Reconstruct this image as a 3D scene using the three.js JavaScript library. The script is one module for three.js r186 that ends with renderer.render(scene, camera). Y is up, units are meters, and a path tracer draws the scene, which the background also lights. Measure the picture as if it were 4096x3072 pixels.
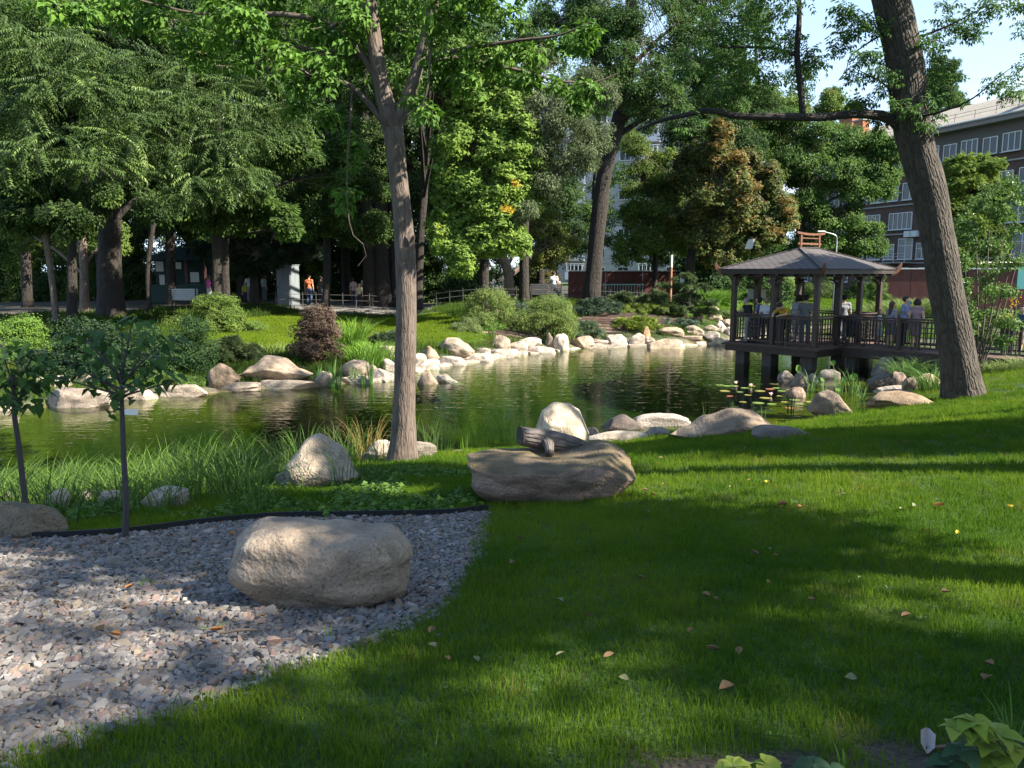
import * as THREE from 'three';
import { mergeGeometries, mergeVertices } from 'three/addons/utils/BufferGeometryUtils.js';
import { ImprovedNoise } from 'three/addons/math/ImprovedNoise.js';
import { RoundedBoxGeometry } from 'three/addons/geometries/RoundedBoxGeometry.js';

// ---------------------------------------------------------------- camera, sky, sun, exposure
const scene = new THREE.Scene();
const EYE = 3.45, FOC = 800, HORIZON = 270;            // metres above the water; pixels of a 1024 x 768 frame
const PITCH = Math.atan((384 - HORIZON) / FOC);
const camera = new THREE.PerspectiveCamera(2 * Math.atan(384 / FOC) * 180 / Math.PI, 1024 / 768, 0.1, 1200);
camera.position.set(0, EYE, 0);
camera.rotation.x = -PITCH;
scene.add(camera);

const SUN = new THREE.Vector3(0.94 * Math.cos(0.68), Math.sin(0.68), 0.34 * Math.cos(0.68)).normalize();
{
  const w = 512, h = 256, d = new Float32Array(w * h * 4);
  const n = new ImprovedNoise();
  for (let j = 0; j < h; j++) for (let i = 0; i < w; i++) {
    const el = ((j + 0.5) / h - 0.5) * Math.PI, az = ((i + 0.5) / w - 0.5) * 2 * Math.PI;
    const x = Math.cos(az) * Math.cos(el), z = Math.sin(az) * Math.cos(el), y = Math.sin(el);
    const up = Math.max(y, 0), t = Math.pow(1 - up, 2.6);
    let r = 0.09 + 0.42 * t, g = 0.19 + 0.48 * t, b = 0.38 + 0.44 * t;
    const near = Math.pow(Math.max(0, x * SUN.x + y * SUN.y + z * SUN.z), 6) * 0.25;
    r += near; g += near; b += near * 0.9;
    if (up > 0) {                                              // thin high cloud
      const k = 1 / (up + 0.22);
      let c = 0, a = 1;
      for (let o = 0, f = 1.1; o < 4; o++, f *= 2.1, a *= 0.55) c += a * n.noise(x * k * f + 5, z * k * f, o * 7.3);
      const m = THREE.MathUtils.smoothstep(c, 0.05, 0.8) * 0.75;
      r += (0.66 - r) * m; g += (0.69 - g) * m; b += (0.73 - b) * m;
    }
    if (y < 0) { const q = Math.min(1, -y * 6); r += (0.10 - r) * q; g += (0.11 - g) * q; b += (0.09 - b) * q; }
    const q0 = 0.74; d.set([r * q0, g * q0, b * q0, 1], (j * w + i) * 4);
  }
  const sky = new THREE.DataTexture(d, w, h, THREE.RGBAFormat, THREE.FloatType);
  sky.mapping = THREE.EquirectangularReflectionMapping; sky.magFilter = sky.minFilter = THREE.LinearFilter; sky.needsUpdate = true;
  scene.background = sky; scene.environment = sky;
}
const sun = new THREE.DirectionalLight(new THREE.Color(1.0, 0.93, 0.8), 5);
sun.position.copy(SUN).multiplyScalar(120).add(new THREE.Vector3(0, 0, -30));
sun.target.position.set(0, 0, -30);
sun.castShadow = true;
sun.shadow.mapSize.set(4096, 4096);
Object.assign(sun.shadow.camera, { left: -90, right: 90, top: 90, bottom: -90, near: 1, far: 320 });
scene.add(sun, sun.target);
const renderer = new THREE.WebGLRenderer({ antialias: true });
renderer.setSize(1024, 768);
renderer.toneMapping = THREE.LinearToneMapping;
renderer.toneMappingExposure = 3.6;
renderer.shadowMap.enabled = true;

// ---------------------------------------------------------------- small tools
const V = (x, y, z) => new THREE.Vector3(x, y, z);
const { lerp, smoothstep, clamp } = THREE.MathUtils;
function RNG(a) { return () => { a |= 0; a = a + 0x6D2B79F5 | 0; let t = Math.imul(a ^ a >>> 15, 1 | a); t = t + Math.imul(t ^ t >>> 7, 61 | t) ^ t; return ((t ^ t >>> 14) >>> 0) / 4294967296; }; }
const PN = new ImprovedNoise();
const noise = (x, y, z) => PN.noise(x + 31.7, y + 11.3, z + 7.9);
function fbm(x, y, z, o = 4) { let s = 0, a = 0.5; for (let i = 0; i < o; i++) { s += a * noise(x, y, z); x *= 2.03; y *= 2.03; z *= 2.03; a *= 0.5; } return s; }

const names = {};
function numbered(n) { const k = names[n] = (names[n] ?? -1) + 1; return k ? n + '_' + String(k).padStart(3, '0') : n; }
function shade(o) { o.castShadow = o.receiveShadow = true; return o; }
function tag(o, label, category, group) { o.userData.label = label; o.userData.category = category; if (group) o.userData.group = group; return o; }
function thing(name, label, category, pos, turn = 0, group) {
  const o = new THREE.Group(); o.name = numbered(name); if (pos) o.position.copy(pos); o.rotation.y = turn; scene.add(o);
  return tag(o, label, category, group);
}
function part(name, geo, mat, parent) { const m = shade(new THREE.Mesh(geo, mat)); m.name = numbered(name); parent.add(m); return m; }
function solo(name, geo, mat, label, category, group) { return tag(part(name, geo, mat, scene), label, category, group); }
function ofKind(o, k) { o.userData.kind = k; return o; }
function instanced(name, geo, mat, mats, cols, parent = scene) {
  const m = shade(new THREE.InstancedMesh(geo, mat, mats.length));
  mats.forEach((x, i) => m.setMatrixAt(i, x));
  if (cols) cols.forEach((c, i) => m.setColorAt(i, c));
  m.name = numbered(name); m.userData.kind = 'stuff'; parent.add(m); return m;
}
const C = (r, g, b) => new THREE.Color().setRGB(r, g, b);
const mix = (a, b, t) => a.clone().lerp(b, t);
function std(color, roughness = 0.85, more = {}) { return new THREE.MeshStandardMaterial({ color, roughness, ...more }); }
function box(w, h, d, x = 0, y = 0, z = 0) { return new THREE.BoxGeometry(w, h, d).translate(x, y, z); }
function rbox(w, h, d, r, x = 0, y = 0, z = 0) { return new RoundedBoxGeometry(w, h, d, 2, Math.min(r, w / 2.01, h / 2.01, d / 2.01)).translate(x, y, z); }
function cyl(r0, r1, h, n = 12, x = 0, y = 0, z = 0) { return new THREE.CylinderGeometry(r1, r0, h, n).translate(x, y + h / 2, z); }
function bar(a, b, r0, r1 = r0, n = 6) {                       // tapered round bar from a to b
  const d = b.clone().sub(a), g = new THREE.CylinderGeometry(r1, r0, d.length(), n);
  g.applyQuaternion(new THREE.Quaternion().setFromUnitVectors(V(0, 1, 0), d.clone().normalize()));
  return g.translate((a.x + b.x) / 2, (a.y + b.y) / 2, (a.z + b.z) / 2);
}
function beam(a, b, w, h) {                                     // rectangular bar from a to b, h upright
  const d = b.clone().sub(a), L = d.length(), g = new THREE.BoxGeometry(w, h, L), m = new THREE.Matrix4().lookAt(b, a, V(0, 1, 0));
  return g.applyMatrix4(m).translate((a.x + b.x) / 2, (a.y + b.y) / 2, (a.z + b.z) / 2);
}
const merge = (l) => { const ix = l.some((g) => !g.index); return mergeGeometries(ix ? l.map((g) => g.index ? g.toNonIndexed() : g) : l); };

// textures computed here; tileable value noise
function tileNoise(seed) {
  const r = RNG(seed), t = Float32Array.from({ length: 65536 }, r), h = (x, y, p) => t[((((y % p) + p) % p) * 251 + (((x % p) + p) % p) * 7 + p * 13) & 65535];
  return (u, v, p, q = p) => {
    const x = u * p, y = v * q, i = Math.floor(x), j = Math.floor(y), f = x - i, g = y - j, s = f * f * (3 - 2 * f), w = g * g * (3 - 2 * g);
    const H = (a, b) => t[((((b % q) + q) % q) * 257 + (((a % p) + p) % p) * 7 + p * 13 + q * 5) & 65535];
    return lerp(lerp(H(i, j), H(i + 1, j), s), lerp(H(i, j + 1), H(i + 1, j + 1), s), w);
  };
}
function tex(w, h, fn, srgb = false, rep = 1, repY = rep) {
  const d = new Uint8Array(w * h * 4);
  for (let j = 0; j < h; j++) for (let i = 0; i < w; i++) { const c = fn((i + 0.5) / w, (j + 0.5) / h); for (let k = 0; k < 3; k++) d[(j * w + i) * 4 + k] = clamp((Array.isArray(c) ? c[k] : c) * 255, 0, 255); d[(j * w + i) * 4 + 3] = 255; }
  const t = new THREE.DataTexture(d, w, h); t.wrapS = t.wrapT = THREE.RepeatWrapping; t.magFilter = THREE.LinearFilter; t.minFilter = THREE.LinearMipmapLinearFilter; t.generateMipmaps = true;
  if (srgb) t.colorSpace = THREE.SRGBColorSpace;
  t.repeat.set(rep, repY); t.needsUpdate = true; return t;
}
const TN = tileNoise(11), TF = (u, v, p, o = 4, q = p) => { let s = 0, a = 0.5, n = 0; for (let i = 0; i < o; i++) { s += a * TN(u, v, p, q); n += a; a *= 0.55; p *= 2; q *= 2; } return s / n; };
const T = {
  rock: tex(512, 512, (u, v) => { const a = TF(u, v, 6, 5), s = TN(u, v, 128), s2 = TN(u + 0.3, v, 96), st = TF(u, v, 3, 3, 14); let k = 0.58 + 0.42 * (a - 0.5) * 1.5 + (s > 0.83 ? -0.22 : s < 0.13 ? 0.14 : 0) + (st - 0.5) * 0.08; return [k * (1.04 + 0.12 * (s2 - 0.5)), k, k * (0.93 - 0.08 * (s2 - 0.5))]; }),
  rockBump: tex(512, 512, (u, v) => 0.5 * TF(u, v, 8, 5) + 0.5 * TF(u, v, 64, 3)),
  bark: tex(256, 512, (u, v) => { const w = u + 0.03 * (TF(u, v, 4, 3) - 0.5), r = Math.abs(TF(w, v, 14, 3, 6) - 0.5) * 2, k = 0.45 + 0.65 * Math.sqrt(r) + 0.25 * (TF(u, v, 5, 4) - 0.5); return [k, k * 0.97, k * 0.93]; }),
  barkBump: tex(256, 512, (u, v) => { const w = u + 0.03 * (TF(u, v, 4, 3) - 0.5); return 0.8 * Math.sqrt(Math.abs(TF(w, v, 14, 3, 6) - 0.5) * 2) + 0.2 * TF(u, v, 40, 2); }),
  wood: tex(256, 256, (u, v) => { const g = TF(u, v, 32, 3, 3), k = 0.7 + 0.6 * (g - 0.5) + 0.35 * (TF(u, v, 4, 3) - 0.5); return [k, k, k]; }),
  grain: tex(512, 512, (u, v) => { const k = 0.62 + 0.5 * (TF(u, v, 8, 5) - 0.5) + 0.6 * (TN(u, v, 128) - 0.5); return [k, k, k * 0.95]; }),
  grainBump: tex(256, 256, (u, v) => 0.5 * TF(u, v, 16, 4) + 0.5 * TN(u, v, 64)),
  plaster: tex(256, 256, (u, v) => { const k = 0.8 + 0.35 * (TF(u, v, 4, 5) - 0.5); return [k, k, k]; }),
  brick: tex(512, 512, (u, v) => { const row = Math.floor(v * 32), off = (row % 2) / 2, c = u * 16 + off, e = Math.min(c % 1, 1 - c % 1) < 0.03 || Math.min((v * 32) % 1, 1 - (v * 32) % 1) < 0.09, t = TN((Math.floor(c) % 16 + 0.5) / 16, (row + 0.5) / 32, 16, 32), k = e ? 0.75 : 0.5 + 0.4 * t; return [k, k * (e ? 1 : 0.98), k * (e ? 1 : 0.96)]; }),
  corr: tex(256, 64, (u) => 0.5 + 0.5 * Math.sin(u * Math.PI * 2 * 8)),
  shingle: tex(512, 512, (u, v) => { const R = 16, row = Math.floor(v * R), f = v * R - row, c = u * 8 + (row % 2) / 2, i = Math.floor(c), g = c - i; const hex = Math.abs(g - 0.5) * 2 > 0.55 + 0.45 * f ? 0.55 : 1; const t = TN(((i + 8) % 8 + 0.5) / 8, (row + 0.5) / R, 8, 16); const k = (0.62 + 0.4 * t) * (f < 0.12 ? 0.6 : 1) * hex + 0.12 * (TN(u, v, 256) - 0.5); return [k, k * 0.98, k]; }),
  ripple: tex(1024, 1024, (u, v) => 0.45 * TF(u, v, 9, 3, 34) + 0.3 * TF(u + 0.37, v, 20, 3, 60) + 0.25 * TF(u, v + 0.2, 44, 2, 110)),
};
const withRep = (t, x, y = x) => { const c = t.clone(); c.repeat.set(x, y); c.needsUpdate = true; return c; };

// a point on the picture's ray, at a distance straight ahead / on a level / on the ground
function ray(px, py) { return V((px - 512) / FOC, (384 - py) / FOC, -1).applyAxisAngle(V(1, 0, 0), -PITCH); }
function at(px, py, depth) { const r = ray(px, py); return r.multiplyScalar(depth / -r.z).add(V(0, EYE, 0)); }
function level(px, py, y) { const r = ray(px, py); return r.multiplyScalar((y - EYE) / r.y).add(V(0, EYE, 0)); }

// ---------------------------------------------------------------- the lie of the land
const lv = (l) => l.map(([x, y]) => { const p = level(x, y, 0); return [p.x, p.z]; });
const farShore = lv([[-260, 452], [-100, 432], [3, 414], [41, 408.5], [102, 400], [135, 398], [200, 394], [258, 389], [313, 387.5], [363, 382], [393, 378], [416, 369.5], [463, 362.5], [499, 357], [543, 351.5], [583, 348], [643, 346.5], [684, 345.5], [729, 342.5], [770, 333], [850, 327], [925, 326]]);
const nearShore = [[20, -46], [19, -36], [15.6, -28], [12.6, -25.6], ...lv([[866, 409], [853, 413], [806, 423], [774, 428], [720, 436], [669, 435], [647, 436], [590, 441], [540, 446], [459, 450], [440, 453], [395, 456], [350, 466], [290, 474], [241, 480], [170, 490], [100, 497], [0, 500], [-200, 506]])];
const pond = [...farShore, ...nearShore];
function toLine(x, z, l) {
  let best = 1e9;
  for (let i = 0; i < l.length - 1; i++) {
    const [ax, az] = l[i], [bx, bz] = l[i + 1], dx = bx - ax, dz = bz - az, t = clamp(((x - ax) * dx + (z - az) * dz) / (dx * dx + dz * dz), 0, 1), ex = ax + dx * t - x, ez = az + dz * t - z, d = ex * ex + ez * ez;
    if (d < best) best = d;
  }
  return Math.sqrt(best);
}
function within(x, z, l) { let c = false; for (let i = 0, j = l.length - 1; i < l.length; j = i++) if ((l[i][1] > z) !== (l[j][1] > z) && x < (l[j][0] - l[i][0]) * (z - l[i][1]) / (l[j][1] - l[i][1]) + l[i][0]) c = !c; return c; }
const smin = (a, b, k) => { const h = clamp(0.5 + 0.5 * (b - a) / k, 0, 1); return lerp(b, a, h) - k * h * (1 - h); };
const shelf = lv([[868, 372], [835, 376], [790, 380], [762, 398], [712, 420], [690, 430], [760, 436], [866, 414]]);  // shallow shelf with water lilies
function height(x, z) {
  const dF = toLine(x, z, farShore), dN = toLine(x, z, nearShore);
  if (within(x, z, pond)) {
    const d = Math.min(dF, dN), sh = within(x, z, shelf) ? 1 : 0;
    return sh ? -0.13 - 0.06 * fbm(x, 0, z, 2) : -0.07 - Math.min(1.5, d < 1 ? 0.14 * d : 0.14 + (d - 1) * 0.75);
  }
  const D = -z;
  let hn = 1.85 - 0.14 * (Math.max(D, -3) - 2.5) + 0.12 * Math.max(0, x) * smoothstep(D, 3, 12) + 0.02 * fbm(x * 0.5, 0, z * 0.5, 3);
  hn = Math.max(hn, smoothstep(x, 9, 15) * 0.84, -0.4);
  hn = smin(hn, 0.05 + 0.22 * dN, 0.3);
  const k = lerp(0.17, lerp(0.5, 0.16, smoothstep(x, 10, 18)), smoothstep(x, -6, 0)), top = lerp(1.88, 1.55, smoothstep(x, 8, 20));
  const hf = 0.06 + top * (1 - Math.exp(-dF * k / top)) + 0.05 * fbm(x * 0.4, 3, z * 0.4, 3) * Math.min(1, dF);
  const a = 1 / Math.pow(dN + 0.2, 4), b = 1 / Math.pow(dF + 0.2, 4);
  return Math.max(0.03, (hn * a + hf * b) / (a + b));
}
const ground = (px, py) => {                                   // where the ray meets land or water
  const r = ray(px, py); let t = 1.5, s = 0.1;
  for (let i = 0; i < 4000; i++) { const x = r.x * t, y = EYE + r.y * t, z = r.z * t; if (y <= Math.max(0, height(x, z))) break; t += s; s = Math.max(0.02, 0.006 * t); if (t > 160) break; }
  return V(r.x * t, Math.max(0, height(r.x * t, r.z * t)), r.z * t);
};
const onLand = (x, z) => V(x, height(x, z), z);
// ---------------------------------------------------------------- ground, water, grass, gravel
const pxLine = (l, y) => l.map(([a, b]) => { const p = ground(a, b); return [p.x, p.z]; });
const gravelBed = pxLine([[-60, 542], [0, 538.5], [60, 537], [129, 533], [200, 524], [270, 518], [360, 516], [450, 513.5], [490, 509], [487, 530], [480, 557], [458, 592], [425, 620], [350, 650], [250, 685], [175, 720], [100, 740], [25, 760], [-40, 775], [-200, 790], [-300, 600]]);
const farGravel = pxLine([[255, 304], [300, 313], [372, 317], [430, 311], [440, 304], [380, 300], [300, 298]]);
const farLawn = pxLine([[216, 322], [180, 338], [230, 352], [292, 360], [360, 352], [410, 346], [470, 347], [492, 340], [476, 330], [455, 318], [430, 312], [372, 319], [300, 314]]);
const matting = pxLine([[476, 332], [492, 318], [512, 312], [545, 318], [575, 322], [590, 316], [625, 309], [660, 316], [690, 318], [684, 328], [640, 332], [600, 340], [560, 341], [500, 338]]);
const soilStrip = pxLine([[600, 775], [640, 758], [720, 752], [850, 745], [930, 738], [1030, 728], [1060, 800], [600, 800]]);
const nearWalk = [[13.2, -24.2], [16.5, -21.6], [26, -15], [30, -19], [18, -27], [15.6, -26.6]];
const LAWN = C(0.045, 0.105, 0.006), SOIL = C(0.065, 0.052, 0.036), MUD = C(0.02, 0.042, 0.008), ALGA = C(0.22, 0.16, 0.035);
{
  const N = 440, M = 460, pos = [], col = [], uv = [], idx = [];
  const sx = (u) => Math.sign(u) * (Math.abs(u) * 14 + Math.pow(Math.abs(u), 4) * 500), sz = (v) => 8 - v * 46 - Math.pow(v, 8) * 560;
  for (let j = 0; j <= M; j++) for (let i = 0; i <= N; i++) {
    const u = i / N * 2 - 1, v = j / M, spread = lerp(0.75, 2.2, v), x = sx(u) * (Math.abs(u) < 0.9 ? spread : lerp(spread, 1.5, (Math.abs(u) - 0.9) * 10)), z = sz(v);
    let y = height(x, z), c = LAWN.clone();
    const inside = within(x, z, pond), dF = toLine(x, z, farShore), dN = toLine(x, z, nearShore), nz = fbm(x * 0.7, 1, z * 0.7, 4), D = -z;
    if (inside) {
      const d = Math.min(dF, dN), sh = within(x, z, shelf);
      c = mix(ALGA, MUD, clamp((sh ? 0.35 : 0) + smoothstep(d, 0.4, 2.4) + nz * 0.9, 0, 1));
      if (sh) c = mix(C(0.4, 0.29, 0.05), C(0.2, 0.14, 0.03), clamp(0.45 + nz * 1.6, 0, 1));
    } else if (within(x, z, gravelBed)) c = mix(C(0.08, 0.075, 0.07), C(0.14, 0.115, 0.085), clamp(0.5 + nz * 1.5, 0, 1));
    else if (within(x, z, soilStrip)) c = mix(C(0.06, 0.045, 0.03), C(0.1, 0.075, 0.05), clamp(0.5 + nz * 2, 0, 1));
    else if (within(x, z, nearWalk)) c = C(0.26, 0.26, 0.27);
    else if (within(x, z, farGravel)) c = mix(C(0.24, 0.23, 0.23), SOIL, clamp(0.3 + nz * 1.2, 0, 1));
    else if (within(x, z, matting)) c = mix(C(0.36, 0.26, 0.2), C(0.55, 0.4, 0.32), clamp(0.5 + nz * 1.8, 0, 1));
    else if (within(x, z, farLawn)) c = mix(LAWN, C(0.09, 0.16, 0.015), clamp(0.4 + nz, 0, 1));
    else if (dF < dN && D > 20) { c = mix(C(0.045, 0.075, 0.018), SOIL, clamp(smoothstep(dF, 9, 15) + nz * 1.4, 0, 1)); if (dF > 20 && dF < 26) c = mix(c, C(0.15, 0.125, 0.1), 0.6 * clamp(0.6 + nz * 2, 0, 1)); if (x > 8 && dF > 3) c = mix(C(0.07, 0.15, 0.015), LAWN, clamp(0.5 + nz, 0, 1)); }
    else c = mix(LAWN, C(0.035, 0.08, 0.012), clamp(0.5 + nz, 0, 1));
    if (!inside && Math.min(dF, dN) < 0.35) c = mix(C(0.3, 0.24, 0.18), c, clamp(Math.min(dF, dN) * 2.2, 0, 1));
    pos.push(x, y, z); col.push(c.r, c.g, c.b); uv.push(x / 1.6, z / 1.6);
  }
  for (let j = 0; j < M; j++) for (let i = 0; i < N; i++) { const a = j * (N + 1) + i, b = a + 1, c = a + N + 1, d = c + 1; idx.push(a, b, c, b, d, c); }
  const g = new THREE.BufferGeometry();
  g.setAttribute('position', new THREE.Float32BufferAttribute(pos, 3)); g.setAttribute('color', new THREE.Float32BufferAttribute(col, 3)); g.setAttribute('uv', new THREE.Float32BufferAttribute(uv, 2)); g.setIndex(idx); g.computeVertexNormals();
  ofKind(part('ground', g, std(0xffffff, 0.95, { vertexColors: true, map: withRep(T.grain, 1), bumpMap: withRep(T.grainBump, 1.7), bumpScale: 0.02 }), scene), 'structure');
}
{
  const g = new THREE.PlaneGeometry(66, 40, 66, 40).rotateX(-Math.PI / 2).translate(-8, 0, -29), p = g.attributes.position, uv = [];   // the banks close over its edge
  for (let i = 0; i < p.count; i++) uv.push(p.getX(i) / 7, p.getZ(i) / 7);
  g.setAttribute('uv', new THREE.Float32BufferAttribute(uv, 2));
  const water = new THREE.MeshPhysicalMaterial({ color: C(0.42, 0.58, 0.25), roughness: 0.05, transmission: 1, thickness: 0, ior: 1.33, bumpMap: T.ripple, bumpScale: 0.013 });
  ofKind(part('water', g, water, scene), 'structure').position.y = 0;
}

// blades of grass: a tuft of narrow bent triangles, in three variants
function tuftGeo(seed, n, r, h, w, lean = 0.5) {
  const R = RNG(seed), p = [], nn = [];
  for (let i = 0; i < n; i++) {
    const a = R() * 6.283, q = Math.sqrt(R()) * r, x = Math.cos(a) * q, z = Math.sin(a) * q, f = R() * 6.283, hh = h * (0.55 + 0.6 * R()), l = hh * lean * R(), b = R() * 6.283, dx = Math.cos(f) * w / 2, dz = Math.sin(f) * w / 2, lx = Math.cos(b) * l, lz = Math.sin(b) * l;
    p.push(x - dx, 0, z - dz, x + dx, 0, z + dz, x + lx * 0.35 + dx * 0.7, hh * 0.6, z + lz * 0.35 + dz * 0.7, x - dx, 0, z - dz, x + lx * 0.35 + dx * 0.7, hh * 0.6, z + lz * 0.35 + dz * 0.7, x + lx * 0.35 - dx * 0.7, hh * 0.6, z + lz * 0.35 - dz * 0.7, x + lx * 0.35 - dx * 0.7, hh * 0.6, z + lz * 0.35 - dz * 0.7, x + lx * 0.35 + dx * 0.7, hh * 0.6, z + lz * 0.35 + dz * 0.7, x + lx, hh, z + lz);
  }
  const g = new THREE.BufferGeometry(); g.setAttribute('position', new THREE.Float32BufferAttribute(p, 3)); g.computeVertexNormals(); return g;
}
function leafMat(r, g, b, o = {}) { return new THREE.MeshPhysicalMaterial({ color: C(r, g, b), roughness: 0.92, transmission: 0.42, thickness: 0, side: THREE.DoubleSide, ior: 1.45, specularIntensity: 0.35, ...o }); }
const grassMat = leafMat(1, 1, 1, { transmission: 0.45, specularIntensity: 0.12 });
const up = V(0, 1, 0), Qt = new THREE.Quaternion(), Mt = new THREE.Matrix4();
function place(pos, ry, s, tilt = 0, ta = 0) { const q = new THREE.Quaternion().setFromAxisAngle(up, ry); if (tilt) q.premultiply(Qt.setFromAxisAngle(V(Math.cos(ta), 0, Math.sin(ta)), tilt)); return new THREE.Matrix4().compose(pos, q, typeof s === 'number' ? V(s, s, s) : s); }
function inFrame(p, m = 40) { const r = p.clone().sub(camera.position).applyAxisAngle(V(1, 0, 0), PITCH); if (r.z > -0.5) return false; const x = 512 - r.x / r.z * FOC, y = 384 + r.y / r.z * FOC; return x > -m && x < 1024 + m && y > -m && y < 768 + m; }
const toPx = (p) => { const r = p.clone().sub(camera.position).applyAxisAngle(V(1, 0, 0), PITCH); return [512 - r.x / r.z * FOC, 384 + r.y / r.z * FOC]; };
function sow(name, label, geo, test, x0, x1, d0, d1, step, size, colA, colB, seed, grow = (d) => 1) {
  const R = RNG(seed), ms = [], cs = [];
  for (let d = d0; d < d1;) {
    const st = step * grow(d);
    for (let x = x0; x < x1; x += st) {
      const xx = x + (R() - 0.5) * st * 1.2, zz = -(d + (R() - 0.5) * st * 1.2);
      if (!test(xx, zz)) continue;
      const p = onLand(xx, zz); if (p.y < 0.02 || !inFrame(p, 320)) continue;
      const s = size * grow(d) ** 0.6 * (0.75 + 0.5 * R()), n = clamp(0.5 + 1.5 * fbm(xx * 0.8, 5, zz * 0.8, 4) + (R() - 0.5) * 0.5, 0, 1), hv = 0.8 + 0.9 * clamp(0.3 + fbm(xx * 1.7, 8, zz * 1.7, 3), 0, 1);
      ms.push(place(p, R() * 6.283, V(s, s * hv * (0.75 + 0.5 * R()), s))); const gc = mix(colA, colB, n); if (R() < 0.02) gc.lerp(C(0.2, 0.16, 0.05), 0.6); cs.push(gc);
    }
    d += st * 0.9;
  }
  const m = instanced(name, geo, grassMat, ms, cs); m.userData.label = label; return m;
}
const nearLawn = (x, z) => toLine(x, z, nearShore) > 0.25 && !within(x, z, pond) && !within(x, z, gravelBed) && !within(x, z, nearWalk) && !(within(x, z, soilStrip) && noise(x * 9, 2, z * 9) > -0.25) && toLine(x, z, nearShore) < toLine(x, z, farShore);
sow('lawn_grass', 'dense short mown grass of the near lawn', tuftGeo(3, 70, 0.085, 0.037, 0.0034, 0.75), nearLawn, -7, 17, 2.0, 24, 0.075, 1, C(0.06, 0.135, 0.008), C(0.145, 0.22, 0.015), 5, (d) => d < 4.5 ? 1 : Math.pow(d / 4.5, 0.75));
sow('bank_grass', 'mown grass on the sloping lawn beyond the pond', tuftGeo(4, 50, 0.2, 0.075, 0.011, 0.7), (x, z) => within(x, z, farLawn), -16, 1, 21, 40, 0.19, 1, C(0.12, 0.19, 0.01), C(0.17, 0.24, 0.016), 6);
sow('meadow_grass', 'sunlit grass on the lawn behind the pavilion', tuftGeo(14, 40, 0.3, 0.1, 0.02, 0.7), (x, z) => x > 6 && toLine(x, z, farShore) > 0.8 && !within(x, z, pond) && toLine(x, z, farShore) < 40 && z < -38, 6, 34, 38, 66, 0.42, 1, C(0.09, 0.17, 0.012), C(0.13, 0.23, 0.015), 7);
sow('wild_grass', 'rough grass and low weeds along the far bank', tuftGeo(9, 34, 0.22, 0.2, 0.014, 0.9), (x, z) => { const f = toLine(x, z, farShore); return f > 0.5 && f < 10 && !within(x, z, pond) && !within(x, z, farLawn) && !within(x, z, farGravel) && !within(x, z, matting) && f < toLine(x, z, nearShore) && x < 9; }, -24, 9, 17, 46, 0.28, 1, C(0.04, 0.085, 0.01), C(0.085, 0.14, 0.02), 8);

sow('ground_cover', 'dark weedy ground cover under the trees of the left bank', tuftGeo(19, 30, 0.26, 0.2, 0.03, 1.1), (x, z) => { const f = toLine(x, z, farShore); return f > 8 && f < 19.5 && !within(x, z, pond) && !within(x, z, farLawn) && !within(x, z, farGravel) && f < toLine(x, z, nearShore) && fbm(x * 0.3, 4, z * 0.3, 2) > -0.22; }, -34, -6, 26, 46, 0.34, 1.1, C(0.03, 0.06, 0.01), C(0.07, 0.12, 0.016), 18);

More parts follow.
